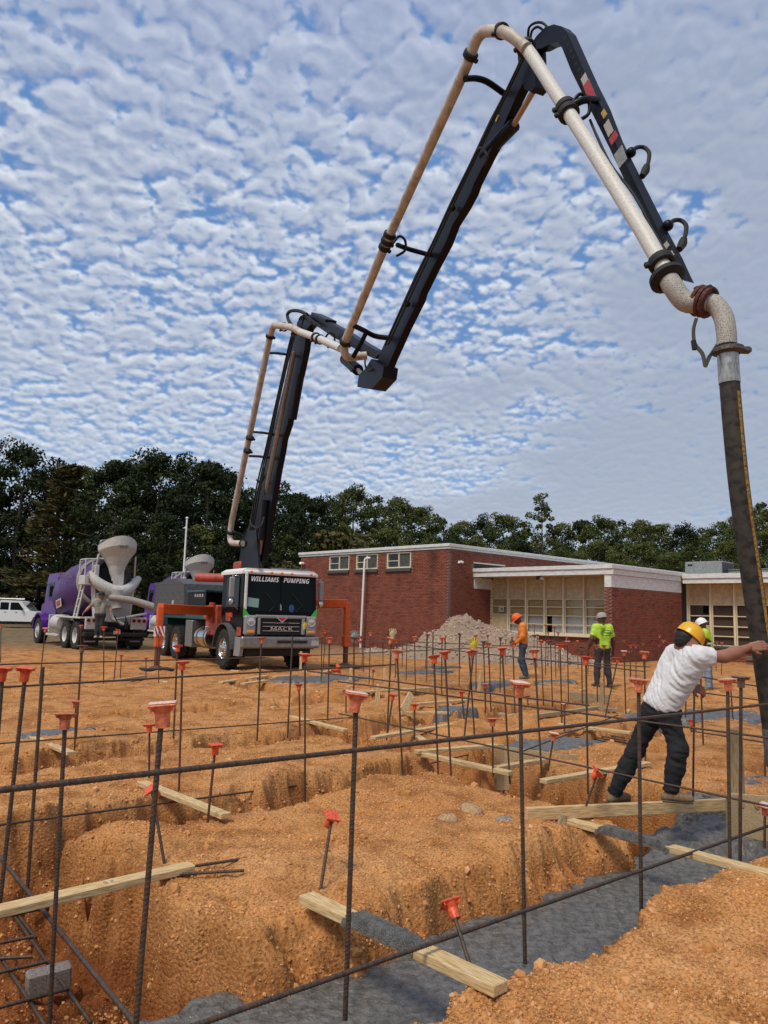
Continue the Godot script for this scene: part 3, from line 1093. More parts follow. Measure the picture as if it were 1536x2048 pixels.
func classroom_wall(w: Node3D, x0: float, z: float, bays: Array, sill: float, head: float, top: float, rows: Array, blind: String, curtains: bool, number: String) -> void:
	var last: float = bays[-1]
	var m := MB.new()
	m.bx(Vector3(x0 + last * 0.5, (sill - 0.13) * 0.5 - 0.05, z - 0.15), Vector3(last, sill - 0.03, 0.28))
	var wall := part("wall", m, M.mortar, w)
	bricks(wall, Transform3D(Basis(), Vector3(0, 0, z)), x0 + (1.0 if true else 0.0), x0 + last, -0.1, sill - 0.12, [], func(_a: float, _b: float) -> float: return 1.0)
	m = MB.new()
	m.bx(Vector3(x0 + last * 0.5 + 0.5, sill - 0.06, z + 0.04), Vector3(last - 1.0, 0.11, 0.2), 0.01)
	part("sill", m, M.cream_frame if curtains else M.sill_grey, w)
	m = MB.new()
	m.bx(Vector3(x0 + last * 0.5, (head + top) * 0.5, z - 0.12), Vector3(last, top - head, 0.06))
	m.bx(Vector3(x0 + last * 0.5, head + 0.43, z - 0.08), Vector3(last, 0.03, 0.03))
	part("panel_board", m, M.cream, w)
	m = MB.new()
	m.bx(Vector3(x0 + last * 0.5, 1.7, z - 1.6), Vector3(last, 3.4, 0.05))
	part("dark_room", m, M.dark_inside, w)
	for i in bays.size():
		m = MB.new()
		var foot := -0.1 if i < 2 else sill
		m.bx(Vector3(x0 + bays[i], (foot + top) * 0.5, z - 0.02), Vector3(0.075, top - foot, 0.14), 0.008)
		part("mullion", m, M.cream_frame, w)
	for i in bays.size() - 1:
		var a: float = x0 + bays[i] + 0.045
		var b: float = x0 + bays[i + 1] - 0.045
		var cx := (a + b) * 0.5
		var ww := b - a
		var low: float = rows[2] if i == 0 else sill
		if i == 0:
			m = MB.new()
			m.bx(Vector3(cx, low * 0.5, z - 0.06), Vector3(ww, low, 0.05), 0.006)
			part("door_panel", m, M.cream, w)
		m = MB.new()
		m.frame(Vector3(cx, (head + low) * 0.5, z - 0.05), ww, head - low, 0.035, 0.06)
		var win := part("window", m, M.cream_frame, w)
		for y: float in rows:
			if y > low + 0.01 and y < head - 0.01:
				m = MB.new()
				m.bx(Vector3(cx, y, z - 0.05), Vector3(ww - 0.07, 0.04, 0.055), 0.004)
				part("glazing_bar", m, M.cream_frame, win)
		for k in rows.size() - 1:
			if rows[k + 1] < low - 0.01:
				continue
			m = MB.new()
			m.sheet(Vector3(cx, (rows[k] + rows[k + 1]) * 0.5, z - 0.075), ww, rows[k] - rows[k + 1] - 0.03)
			part("pane", m, M.glass, win)
		m = MB.new()
		m.bx(Vector3(cx, (head + (rows[2] if curtains else sill)) * 0.5, z - 0.13), Vector3(ww, head - (rows[2] if curtains else low), 0.01))
		part("blind", m, M[blind], win)
		if curtains and i > 0:
			m = MB.new()
			var cut := 0.12 if i == 3 else 0.0
			m.bx(Vector3(cx + cut, (rows[2] + sill) * 0.5, z - 0.16), Vector3(ww - cut * 2.0, rows[2] - sill, 0.01))
			part("curtain", m, M.curtain, win)
		if i == 0:
			m = MB.new()
			m.bx(Vector3(cx + 0.1, rows[1] - 0.12 if curtains else rows[2] + 0.1, z - 0.02), Vector3(0.27, 0.24, 0.012), 0.003)
			var plate := part("number_plate", m, M.white_paint, w)
			digits(plate, number, Transform3D(Basis(), Vector3(cx + 0.1, (rows[1] - 0.12 if curtains else rows[2] + 0.1), z - 0.010)), 0.15, M.ink, "number")

func build_pile() -> void:
	var nx := 150
	var nz := 90
	var x0 := -1.5
	var x1 := 9.0
	var z0 := -33.5
	var z1 := -26.5
	var v := PackedVector3Array()
	var ix := PackedInt32Array()
	var peaks := [[3.35, -30.6, 1.72, 2.9], [4.7, -29.8, 1.35, 2.7], [6.0, -29.0, 0.75, 2.0], [1.2, -32.2, 0.45, 1.6], [-0.2, -32.4, 0.32, 1.2], [7.2, -28.4, 0.4, 1.3]]
	for j in nz:
		for i in nx:
			var x := lerpf(x0, x1, float(i) / (nx - 1))
			var z := lerpf(z0, z1, float(j) / (nz - 1))
			var h := 0.0
			for p in peaks:
				var d := Vector2(x - p[0], z - p[1]).length() / (p[3] as float) + n_b.get_noise_2d(x * 0.5, z * 0.5) * 0.18
				h = maxf(h, (p[2] as float) * (1.0 - smoothstep(0.0, 1.0, d) * 0.4 - d * 0.6))
			h += n_c.get_noise_2d(x, z) * 0.08 * smoothstep(0.0, 0.3, h) + n_d.get_noise_2d(x, z) * 0.05
			v.append(Vector3(x, h - 0.10, z))
			if i < nx - 1 and j < nz - 1:
				var o := j * nx + i
				ix.append_array(PackedInt32Array([o, o + 1, o + nx, o + 1, o + nx + 1, o + nx]))
	var st := SurfaceTool.new()
	st.begin(Mesh.PRIMITIVE_TRIANGLES)
	st.set_smooth_group(0)
	for k in ix:
		st.add_vertex(v[k])
	st.index()
	st.generate_normals()
	var pile := thing("gravel_pile", "pale heap of crushed stone before the school wall", "gravel pile")
	part("heap", st.commit(), M.gravel, pile)
	var r := RandomNumberGenerator.new()
	r.seed = 9
	var xf := []
	var cols := []
	while xf.size() < 9000:
		var k := r.randi_range(0, nx * nz - 1)
		if v[k].y < 0.03:
			continue
		var s := 0.012 + 0.05 * pow(r.randf(), 4.0)
		xf.append(Transform3D(Basis.from_euler(Vector3(r.randf() * 6.0, r.randf() * 6.0, r.randf() * 6.0)).scaled(Vector3.ONE * s), v[k] + Vector3(r.randfn() * 0.03, s * 0.2, r.randfn() * 0.03)))
		cols.append(Color(0.48, 0.37, 0.28).lerp(Color(0.64, 0.52, 0.42), r.randf()).lerp(Color(0.30, 0.22, 0.165), r.randf() * 0.6))
	var mm := MultiMesh.new()
	mm.transform_format = MultiMesh.TRANSFORM_3D
	mm.use_colors = true
	mm.mesh = clod_mesh(300)
	mm.instance_count = xf.size()
	for i in xf.size():
		mm.set_instance_transform(i, xf[i])
		mm.set_instance_color(i, cols[i])
	var o := MultiMeshInstance3D.new()
	o.name = "loose_stones"
	o.multimesh = mm
	o.material_override = M.clod
	o.set_meta("kind", "stuff")
	pile.add_child(o, true)

# ---------------------------------------------------------------- the wood behind
func leaf_crown(sd: int, h: float, w: float, low: float, lumps: int, per: int, leaf: float, cols: Array, open := 0.0) -> ArrayMesh:
	var r := RandomNumberGenerator.new()
	r.seed = sd
	var m := MB.new()
	m.tinted = true
	for l in lumps:
		var t := r.randf()
		var y := lerpf(low, 1.0, t)
		# the crown's outline: widest at two fifths of its height
		var prof := pow(sin(PI * clampf(0.12 + 0.88 * (y - low * 0.6) / (1.0 - low * 0.6), 0.0, 1.0)), 0.8)
		var a := r.randf() * TAU
		var rr := w * 0.5 * prof * sqrt(r.randf_range(0.2, 1.0)) * r.randf_range(0.85, 1.2)
		var c := Vector3(cos(a) * rr, y * h, sin(a) * rr)
		var rad := w * r.randf_range(0.05, 0.155) * (1.0 - open * 0.4)
		c.y = minf(c.y, h - rad * 0.6)
		if sd % 2 == 0 and r.randf() < 0.12:
			c.y *= 1.06
		var tone := (cols[0] as Color).lerp(cols[1], r.randf())
		for k in per:
			var d := Vector3(r.randfn(), r.randfn() * 0.75, r.randfn()).normalized()
			var p := c + d * rad * r.randf_range(0.7, 1.12) * Vector3(1, 0.75, 1)
			var s := leaf * r.randf_range(0.6, 1.3)
			var q := (d + Vector3(r.randfn(), r.randfn(), r.randfn()) * 0.6).normalized()
			var e1 := q.cross(Vector3(r.randfn(), r.randfn(), r.randfn())).normalized() * s
			var e2 := q.cross(e1).normalized() * s * 0.62
			m.tint = tone * r.randf_range(0.75, 1.25)
			m.tint.a = 1.0
			m.tri(p - e1, p + e2, p + e1, q, q, q)
			m.tri(p - e1, p - e2, p + e1, q, q, q)
	return m.mesh()

func trunk_mesh(sd: int, h: float, w: float, low: float, r0: float) -> ArrayMesh:
	var r := RandomNumberGenerator.new()
	r.seed = sd
	var m := MB.new()
	var path := [Vector3(0, -0.3, 0)]
	var rads := [r0 * 1.3]
	for i in 6:
		var t := (i + 1) / 6.0
		path.append(Vector3(r.randfn() * 0.1, h * 0.85 * t, r.randfn() * 0.1))
		rads.append(r0 * (1.0 - 0.8 * t))
	m.tube(path, rads, 8)
	for i in 11:
		var t := r.randf_range(low, 0.8)
		var a := r.randf() * TAU
		var st := Vector3(0, h * 0.85 * t, 0)
		var e := st + Vector3(cos(a) * w * 0.36, h * 0.13 * r.randf_range(0.5, 1.5), sin(a) * w * 0.36)
		m.tube([st, st.lerp(e, 0.5) + Vector3(0, 0.2, 0), e], [r0 * 0.4 * (1.1 - t), r0 * 0.25 * (1.1 - t), 0.02], 5, false)
	return m.mesh()

func pine_crown(sd: int, h: float, w: float, cols: Array) -> ArrayMesh:
	var r := RandomNumberGenerator.new()
	r.seed = sd
	var m := MB.new()
	m.tinted = true
	for t in 16:
		var y := lerpf(0.20, 0.98, t / 15.0)
		var reach := w * 0.5 * pow(1.02 - y, 0.62)
		for b in 8:
			var a := r.randf() * TAU
			var len := reach * r.randf_range(0.6, 1.1)
			var tone := (cols[0] as Color).lerp(cols[1], r.randf())
			var droop := r.randf_range(-0.16, 0.12)
			for k in 64:
				var f := sqrt(r.randf())
				var p := Vector3(cos(a) * len * f, y * h + droop * len * f + r.randfn() * 0.10, sin(a) * len * f) + Vector3(-sin(a), 0, cos(a)) * r.randfn() * 0.30 * (0.3 + f)
				var d := (Vector3(cos(a), 0.25 + r.randfn() * 0.3, sin(a)) + Vector3(r.randfn(), 0, r.randfn()) * 0.5).normalized()
				var s := r.randf_range(0.16, 0.34)
				var q := d.cross(Vector3(r.randfn(), r.randfn(), r.randfn())).normalized()
				var e2 := q * s * 0.28
				m.tint = tone * r.randf_range(0.7, 1.3)
				m.tint.a = 1.0
				var nn := d.cross(q).normalized()
				m.tri(p - d * s, p + e2, p + d * s, nn, nn, nn)
				m.tri(p - d * s, p - e2, p + d * s, nn, nn, nn)
	return m.mesh()

func twig_mesh(sd: int) -> ArrayMesh:
	var r := RandomNumberGenerator.new()
	r.seed = sd
	var m := MB.new()
	for i in 26:
		var a := r.randf() * TAU
		var top := Vector3(cos(a) * r.randf_range(0.3, 2.4), r.randf_range(2.0, 4.6), sin(a) * r.randf_range(0.3, 2.4))
		var path := [Vector3(cos(a) * 0.3, 0, sin(a) * 0.3), top * Vector3(0.4, 0.5, 0.4), top]
		m.tube(path, [0.04, 0.028, 0.008], 4, false)
		for k in 7:
			var s: Vector3 = (path[1] as Vector3).lerp(top, r.randf())
			m.tube([s, s + Vector3(r.randfn() * 0.4, r.randf_range(0.3, 0.9), r.randfn() * 0.4)], [0.014, 0.005], 3, false)
	return m.mesh()

func build_trees() -> void:
	var bark := mat("bark", Color(0.12, 0.095, 0.075), 0.95, 0.0, "fine", Vector3(2, 0.5, 2))
	var lm := mat("leaf", Color.WHITE, 0.65)
	lm.vertex_color_use_as_albedo = true
	lm.metallic_specular = 0.25
	lm.backlight_enabled = true
	lm.backlight = Color(0.25, 0.28, 0.12)
	var dark := [Color(0.015, 0.025, 0.010), Color(0.034, 0.047, 0.016)]
	var mid := [Color(0.042, 0.060, 0.018), Color(0.105, 0.118, 0.036)]
	var pale := [Color(0.060, 0.062, 0.024), Color(0.105, 0.090, 0.035)]
	var protos := []
	for k in 3:
		protos.append([leaf_crown(10 + k, 13.0, 8.0, 0.12, 92, 150, 0.125, dark), trunk_mesh(10 + k, 13.0, 8.0, 0.2, 0.26), 13.0])
	for k in 3:
		protos.append([leaf_crown(20 + k, 13.0, 7.5, 0.14, 74, 150, 0.12, mid), trunk_mesh(20 + k, 13.0, 7.5, 0.25, 0.24), 13.0])
	protos.append([leaf_crown(30, 13.0, 5.0, 0.30, 60, 80, 0.12, mid, 0.6), trunk_mesh(30, 13.0, 5.0, 0.4, 0.2), 13.0])
	protos.append([leaf_crown(40, 4.0, 4.6, 0.02, 50, 90, 0.13, pale), trunk_mesh(40, 4.0, 4.0, 0.1, 0.08), 4.0])
	protos.append([pine_crown(50, 11.0, 8.8, [Color(0.050, 0.050, 0.022), Color(0.112, 0.092, 0.040)]), trunk_mesh(50, 11.0, 2.0, 0.1, 0.22), 11.0])
	var names := ["broadleaf_tree", "broadleaf_tree", "broadleaf_tree", "broadleaf_tree", "broadleaf_tree", "broadleaf_tree", "slender_tree", "shrub", "pine_tree"]
	# [pixel column, pixel row of the top, distance, kind]
	var near := [[-110, 900, 64, 0], [-50, 905, 68, 1], [22, 876, 66, 2], [80, 915, 72, 0], [150, 918, 76, 4], [215, 905, 58, 1], [262, 912, 62, 3], [300, 890, 56, 2], [352, 902, 60, 0], [400, 908, 54, 1], [446, 930, 58, 2], [492, 962, 60, 5], [545, 962, 56, 0], [590, 975, 60, 1], [625, 985, 66, 2],
		[0, 1010, 70, 3], [190, 1010, 68, 0], [255, 1030, 50, 1], [330, 1020, 49, 2], [390, 1040, 50, 4], [440, 1040, 50, 0], [505, 1060, 52, 1], [570, 1065, 54, 3], [618, 1080, 58, 5]]
	var far := [[655, 1000, 84, 4], [700, 975, 80, 3], [748, 990, 84, 5], [790, 994, 88, 4], [838, 1015, 92, 3], [880, 1034, 96, 5], [925, 1042, 96, 4], [965, 1036, 100, 0], [1005, 1030, 96, 3], [1043, 1044, 104, 5], [1085, 998, 98, 6], [1125, 1046, 100, 4], [1165, 1042, 106, 1], [1205, 1036, 100, 3], [1245, 1040, 104, 5], [1285, 1040, 98, 4], [1325, 1050, 108, 3], [1368, 1054, 104, 2], [1410, 1056, 108, 5], [1450, 1044, 96, 4], [1490, 1030, 90, 3], [1530, 1004, 84, 5], [1580, 1010, 88, 4],
		[680, 1050, 70, 3], [770, 1055, 76, 4], [860, 1068, 80, 5], [950, 1076, 82, 3], [1040, 1082, 84, 1], [1120, 1086, 82, 5], [1200, 1080, 86, 4], [1290, 1086, 84, 3], [1380, 1088, 86, 5], [1460, 1080, 82, 4], [1540, 1060, 78, 3], [1240, 1105, 76, 3], [1420, 1108, 74, 5], [1340, 1104, 76, 4], [1510, 1100, 72, 3], [910, 1080, 78, 2], [1000, 1090, 80, 5], [1160, 1100, 78, 4]]
	var pine := [[118, 925, 62, 8]]
	var low := [[632, 1082, 60, 7], [668, 1062, 58, 7], [712, 1068, 62, 7], [600, 1105, 60, 7], [60, 1150, 74, 7], [250, 1130, 50, 7], [560, 1120, 52, 7]]
	var place := [[near, "in the dark wood behind the mixer trucks", "trees of the wood behind the trucks"], [far, "in the wood behind the school roofs", "trees of the wood behind the school"], [low, "in front of the wood", "shrubs before the wood"], [pine, "", ""]]
	var ordinal := ["first", "second", "third", "fourth", "fifth", "sixth", "seventh", "eighth", "ninth", "tenth", "eleventh", "twelfth", "thirteenth", "fourteenth", "fifteenth", "sixteenth", "seventeenth", "eighteenth", "nineteenth", "twentieth", "twenty-first", "twenty-second", "twenty-third"]
	var rows := [[15, "tall", "shorter"], [23, "tall", "shorter"], [99, "low", "low"], [99, "", ""]]
	var made := {}
	for g in place.size():
		var list: Array = place[g][0]
		for i in list.size():
			var q: Array = list[i]
			var k: int = q[3]
			var pr: Array = protos[k]
			var hz: float = 1229.0 + ROLL * ((q[0] as float) - 768.0)
			var p := dp(q[0], hz, q[2])
			var h: float = (hz - (q[1] as float)) * (0.955 if g == 0 else 1.0) / FOCAL * (q[2] as float) + 1.6
			var s := h / (pr[2] as float)
			var wide := clampf(s, 0.62, 1.25) if k < 7 else s
			var back: bool = i < (rows[g][0] as int)
			var n := i if back else i - (rows[g][0] as int)
			var label := "broad brownish green pine with drooping layered branches behind the purple mixer cab"
			if g == 2:
				label = "%s yellowish shrub from the left %s" % [ordinal[n], place[g][1]]
			elif g < 2:
				label = "%s %s tree from the left %s" % [ordinal[n], rows[g][1] if back else rows[g][2], place[g][1]]
				if k == 6:
					label = "thin see-through tree rising above the others behind the school roofs"
			var node: Node3D
			var xf := Transform3D(Basis(Vector3.UP, rng.randf() * TAU).scaled(Vector3(wide, s, wide)), Vector3(p.x, -0.1, p.z))
			if made.has(k):
				node = (made[k] as Node3D).duplicate()
				node.name = numbered(names[k])
				add_child(node)
				node.transform = xf
				tag(node, label, "shrub" if k == 7 else "tree", place[g][2])
			else:
				node = thing(names[k], label, "shrub" if k == 7 else "tree", xf, place[g][2])
				part("crown", pr[0], lm, node)
				part("trunk", pr[1], bark, node)
				made[k] = node
	var bare := thing("bare_bush", "leafless grey brown bush beyond the end of the brick hall", "bush", tx(dp(690, 1229, 56) * Vector3(1, 0, 1)))
	part("twigs", twig_mesh(3), mat("twig", Color(0.15, 0.115, 0.085), 0.9), bare)

# ---------------------------------------------------------------- the concrete pump truck and its boom
const BOOM_A := Vector3(-4.15, 0, -23.4)
const BOOM_B := Vector3(3.2, 0, -6.9)
var boom_h := Vector3.ZERO
var boom_n := Vector3.ZERO

func bp(px: float, py: float, off := 0.0) -> Vector3:       # a point of the boom's upright plane, shifted aside
	var d := ray(px, py)
	var a := BOOM_A + boom_n * off
	return EYE + d * ((a - EYE).dot(boom_n) / d.dot(boom_n))

func wheel(parent: Node3D, at: Vector3, r: float, w: float, side: float, rim_mat: Material, dual := false, called := "wheel") -> void:
	var x := Transform3D(Basis(Vector3(0, 0, 1), -side * PI / 2), at)       # y points outward
	var m := MB.new()
	var h := w * 0.5
	m.lathe(x, [Vector2(r * 0.56, -h), Vector2(r * 0.86, -h * 1.05), Vector2(r * 0.96, -h * 0.86), Vector2(r * 0.985, -h * 0.7), Vector2(r * 0.985, h * 0.7), Vector2(r * 0.96, h * 0.86), Vector2(r * 0.86, h * 1.05), Vector2(r * 0.56, h)], 36)
	for i in 40:                                                            # tread lugs
		var a := TAU * i / 40.0
		for s: float in [-1.0, 1.0]:
			var b := Basis(Vector3.UP, -a)
			m.box(x * Transform3D(b, b * Vector3(r * 0.985, s * h * 0.48 + (0.02 if i % 2 == 0 else -0.02), 0)), Vector3(0.03, h * 0.72, TAU * r / 40.0 * 0.62))
	var t := part(called, m, M.tyre, parent)
	m = MB.new()
	if dual:
		m.lathe(x, [Vector2(r * 0.57, h * 0.9), Vector2(r * 0.53, h * 0.96), Vector2(r * 0.46, h * 0.6), Vector2(r * 0.40, -h * 0.15), Vector2(r * 0.2, -h * 0.2), Vector2(r * 0.19, h * 0.35), Vector2(0, h * 0.42)], 28)
	else:
		m.lathe(x, [Vector2(r * 0.57, h * 0.9), Vector2(r * 0.53, h * 1.0), Vector2(r * 0.49, h * 0.75), Vector2(r * 0.36, h * 0.85), Vector2(r * 0.22, h * 1.02), Vector2(r * 0.2, h * 1.25), Vector2(0, h * 1.3)], 28)
	for i in 10:
		var a := TAU * i / 10.0
		var d := Vector3(cos(a), 0, sin(a)) * r * 0.29
		m.cyl(x * (d + Vector3.UP * h * (-0.2 if dual else 0.9)), x * (d + Vector3.UP * h * (0.0 if dual else 1.1)), 0.018, 6)
	part("rim", m, rim_mat, t)
	m = MB.new()
	for i in 10:
		var a := TAU * (i + 0.5) / 10.0
		var d := Vector3(cos(a), 0, sin(a)) * r * 0.415
		m.cyl(x * (d + Vector3.UP * h * (-0.12 if dual else 0.8)), x * (d + Vector3.UP * h * (-0.1 if dual else 0.86)), r * 0.055, 8)
	part("hand_hole", m, M.soot, t).set_meta("kind", "stuff")

func truck_materials() -> void:
	mat("boom_black", Color(0.008, 0.009, 0.014), 0.38)
	M.boom_black.metallic_specular = 0.28
	mat("truck_black", Color(0.006, 0.006, 0.007), 0.3)
	M.truck_black.metallic_specular = 0.22
	mat("soot", Color(0.012, 0.012, 0.012), 0.75)
	mat("tyre", Color(0.028, 0.026, 0.024), 0.9, 0.0, "fine", Vector3.ONE * 3.0)
	mat("chrome", Color(0.62, 0.62, 0.63), 0.16, 1.0)
	mat("steel", Color(0.36, 0.36, 0.36), 0.38, 0.8, "soft", Vector3.ONE)
	mat("bumper", Color(0.30, 0.29, 0.285), 0.32, 0.7, "soft", Vector3.ONE * 0.8)
	mat("rod", Color(0.40, 0.29, 0.22), 0.28, 0.6)  # chrome, with the ground's tan reflection painted into its colour
	mat("orange", Color(0.66, 0.105, 0.015), 0.5, 0.0, "soft", Vector3.ONE)
	mat("faded_red", Color(0.50, 0.085, 0.05), 0.55, 0.0, "mottle", Vector3.ONE)
	mat("rust", Color(0.15, 0.06, 0.04), 0.8, 0.0, "fine", Vector3.ONE)
	mat("teal", Color(0.012, 0.085, 0.10), 0.45)
	mat("grey_trim", Color(0.25, 0.25, 0.255), 0.45)
	mat("green", Color(0.05, 0.42, 0.06), 0.45)
	mat("amber", Color(0.85, 0.30, 0.02), 0.3)
	mat("lens", Color(0.60, 0.62, 0.64), 0.08, 0.7)
	mat("red_lens", Color(0.22, 0.012, 0.010), 0.2)
	mat("pipe_cream", Color(0.60, 0.53, 0.44), 0.55, 0.0, "worn", Vector3(0.9, 0.5, 0.9))
	(M.pipe_cream as StandardMaterial3D).albedo_texture = TX["mottle"]
	mat("pipe_white", Color(0.66, 0.64, 0.59), 0.5, 0.0, "worn2", Vector3(1.4, 0.9, 1.4))
	mat("pipe_dirty", Color(0.50, 0.475, 0.425), 0.6, 0.0, "splash", Vector3.ONE * 1.7)
	mat("hose", Color(0.042, 0.035, 0.027), 0.7, 0.0, "worn", Vector3.ONE * 0.9)
	mat("hose_stripe", Color(0.42, 0.24, 0.035), 0.65, 0.0, "worn", Vector3.ONE * 2.5)
	mat("clamp_rust", Color(0.17, 0.055, 0.042), 0.65, 0.3, "worn", Vector3.ONE * 3.0)
	mat("sticker", Color(0.55, 0.52, 0.50), 0.5, 0.0, "mottle", Vector3.ONE * 6.0)
	mat("sticker_red", Color(0.50, 0.07, 0.08), 0.5, 0.0, "mottle", Vector3.ONE * 6.0)
	mat("sticker_yellow", Color(0.60, 0.44, 0.12), 0.5, 0.0, "mottle", Vector3.ONE * 6.0)
	mat("canvas_grey", Color(0.095, 0.10, 0.11), 0.8, 0.0, "mottle", Vector3.ONE * 1.5)
	mat("wind_glass", Color(0.006, 0.010, 0.011), 0.08)
	M.wind_glass.metallic_specular = 0.22
	mat("timber", Color(0.16, 0.13, 0.10), 0.9, 0.0, "wood", Vector3(4, 4, 1))

func build_pump() -> void:
	truck_materials()
	boom_h = (BOOM_B - BOOM_A).normalized()
	boom_n = Vector3(-boom_h.z, 0, boom_h.x) * -1.0
	var at := Transform3D(Basis(Vector3(0.848, 0, -0.53) * 0.95, Vector3.UP, Vector3(0.53, 0, 0.848)), Vector3(-2.71, 0.0, -21.24))
	var t := thing("concrete_pump_truck", "black cab-over concrete pump truck with its long folding boom raised over the site", "concrete pump truck", at)
	var m := MB.new()
	# ---- cab
	m.prism(Transform3D(Basis(Vector3(0, 0, 1), Vector3.UP, Vector3(-1, 0, 0)), Vector3.ZERO), PackedVector2Array([Vector2(-0.12, 0.95), Vector2(-0.10, 1.52), Vector2(-0.20, 2.60), Vector2(-0.34, 2.68), Vector2(-1.72, 2.68), Vector2(-1.75, 1.45), Vector2(-1.62, 1.18), Vector2(-1.5, 1.14), Vector2(-0.62, 1.14), Vector2(-0.52, 0.95)]), 2.3)
	var cab := part("cab", m, M.truck_black, t)
	m = MB.new()
	m.prism(Transform3D(Basis(Vector3(1, 0, 0), Vector3.UP, Vector3(0, 0, 1)), Vector3(0, 0, -0.98)), PackedVector2Array([Vector2(-1.20, 2.60), Vector2(1.20, 2.60), Vector2(1.20, 2.68), Vector2(1.05, 2.76), Vector2(-1.05, 2.76), Vector2(-1.20, 2.68)]), 1.6)
	m.bx(Vector3(0, 2.655, -0.185), Vector3(2.28, 0.09, 0.10), 0.03)
	part("cab_roof", m, M.white_paint, t)
	m = MB.new()
	m.bx(Vector3(0.45, 2.80, -0.5), Vector3(1.3, 0.035, 0.05), 0.01)
	part("roof_rail", m, M.steel, t)
	for x: float in [-0.95, -0.32, 0.0, 0.32, 0.95]:
		m = MB.new()
		m.ball(Transform3D(Basis(), Vector3(x, 2.66, -0.125)), Vector3(0.045, 0.035, 0.04), 8, 6)
		part("marker_light", m, M.amber, t)
	# windscreen in two panes, leaning back like the cab front
	var lean := Basis(Vector3(1, 0, 0), -0.0926)
	for s: float in [-1.0, 1.0]:
		m = MB.new()
		m.box(Transform3D(lean, Vector3(s * 0.53, 2.07, -0.142)), Vector3(1.02, 0.96, 0.012), 0.004)
		var pane := part("windscreen", m, M.wind_glass, t)
		digits(pane, "WILLIAMS" if s < 0 else "PUMPING", Transform3D(lean * Basis(Vector3(1, 0, 0), Vector3(0.22, 1, 0), Vector3(0, 0, 1)), Vector3(s * 0.53 + (0.03 if s < 0 else -0.03), 2.47, -0.172)), 0.128, M.white_paint)
		m = MB.new()
		m.tube([Vector3(s * 0.42 + 0.05, 1.60, -0.08), Vector3(s * 0.42 + 0.24, 1.78, -0.09), Vector3(s * 0.42 - 0.08, 2.12, -0.125)], 0.013, 6)
		part("wiper", m, M.soot, t)
		m = MB.new()
		m.prism(Transform3D(Basis(), Vector3(0, 0, -0.085)), PackedVector2Array([Vector2(s * 1.15, 1.70), Vector2(s * 1.15, 1.42), Vector2(s * 0.80, 1.42), Vector2(s * 0.98, 1.50)]), 0.03)
		part("green_corner", m, M.green, t)
	# what lies on the dashboard behind the glass shows as pale shapes on it
	m = MB.new()
	m.box(Transform3D(lean * Basis(Vector3(0, 0, 1), -0.1), Vector3(-0.86, 1.83, -0.118)), Vector3(0.34, 0.24, 0.01))
	part("paper", m, mat("paper_teal", Color(0.20, 0.34, 0.30), 0.4), t)
	m = MB.new()
	m.prism(Transform3D(lean, Vector3(0.02, 1.64, -0.102)), PackedVector2Array([Vector2(-0.16, 0), Vector2(0.18, 0), Vector2(0.06, 0.16), Vector2(0.02, 0.10), Vector2(-0.06, 0.22), Vector2(-0.18, 0.2)]), 0.01)
	part("paper", m, mat("paper_grey", Color(0.24, 0.26, 0.22), 0.4), t)
	m = MB.new()
	m.ball(Transform3D(lean, Vector3(0.34, 1.70, -0.106)), Vector3(0.10, 0.12, 0.01), 10, 8)
	part("toy", m, mat("toy_blue", Color(0.02, 0.06, 0.18), 0.5), t)
	# front: grille, headlights, badge
	m = MB.new()
	m.bx(Vector3(0, 1.46, -0.05), Vector3(1.60, 0.09, 0.10), 0.02)
	for s: float in [-1.0, 1.0]:
		m.bx(Vector3(s * 0.70, 1.20, -0.04), Vector3(0.10, 0.44, 0.10), 0.02)
	part("grille_surround", m, M.grey_trim, t)
	m = MB.new()
	m.bx(Vector3(0, 1.19, -0.075), Vector3(1.30, 0.44, 0.04))
	part("grille", m, M.soot, t)
	for y: float in [1.30, 1.20, 1.08]:
		m = MB.new()
		m.bx(Vector3(0, y, -0.035), Vector3(1.16, 0.02, 0.03), 0.004)
		part("grille_bar", m, M.chrome, t)
	digits(t, "MACK", Transform3D(Basis().scaled(Vector3(1.9, 1, 1)), Vector3(0, 1.14, -0.016)), 0.095, M.chrome, "lettering", true, 0.01)
	m = MB.new()
	m.prism(Transform3D(Basis(), Vector3(0, 1.40, 0.005)), PackedVector2Array([Vector2(-0.20, 0.06), Vector2(0.20, 0.06), Vector2(0.0, -0.10)]), 0.02)
	part("badge", m, M.chrome, t)
	m = MB.new()
	m.prism(Transform3D(Basis(), Vector3(0, 1.405, 0.014)), PackedVector2Array([Vector2(-0.145, 0.04), Vector2(0.145, 0.04), Vector2(0.0, -0.072)]), 0.012)
	part("badge_face", m, mat("badge_red", Color(0.42, 0.03, 0.035), 0.4), t)
	for s: float in [-1.0, 1.0]:
		m = MB.new()
		m.bx(Vector3(s * 0.955, 1.22, -0.055), Vector3(0.37, 0.54, 0.12), 0.05)
		var pod := part("headlight_pod", m, M.grey_trim, t)
		m = MB.new()
		m.lathe(Transform3D(Basis(Vector3(1, 0, 0), PI / 2), Vector3(s * 0.95, 1.33, 0.003)), [Vector2(0.0, 0.035), Vector2(0.10, 0.015), Vector2(0.125, 0.02), Vector2(0.135, -0.01)], 20)
		part("headlight", m, M.lens, pod)
		m = MB.new()
		m.bx(Vector3(s * 0.95, 1.055, 0.008), Vector3(0.22, 0.07, 0.03), 0.012)
		part("turn_signal", m, M.amber, pod)
		m = MB.new()
		m.bx(Vector3(s * 0.755, 1.2, -0.03), Vector3(0.035, 0.5, 0.06))
		part("slot", m, M.soot, t)
		# mirrors
		m = MB.new()
		m.bx(Vector3(s * 1.42, 2.22, -0.35), Vector3(0.17, 0.56, 0.08), 0.03)
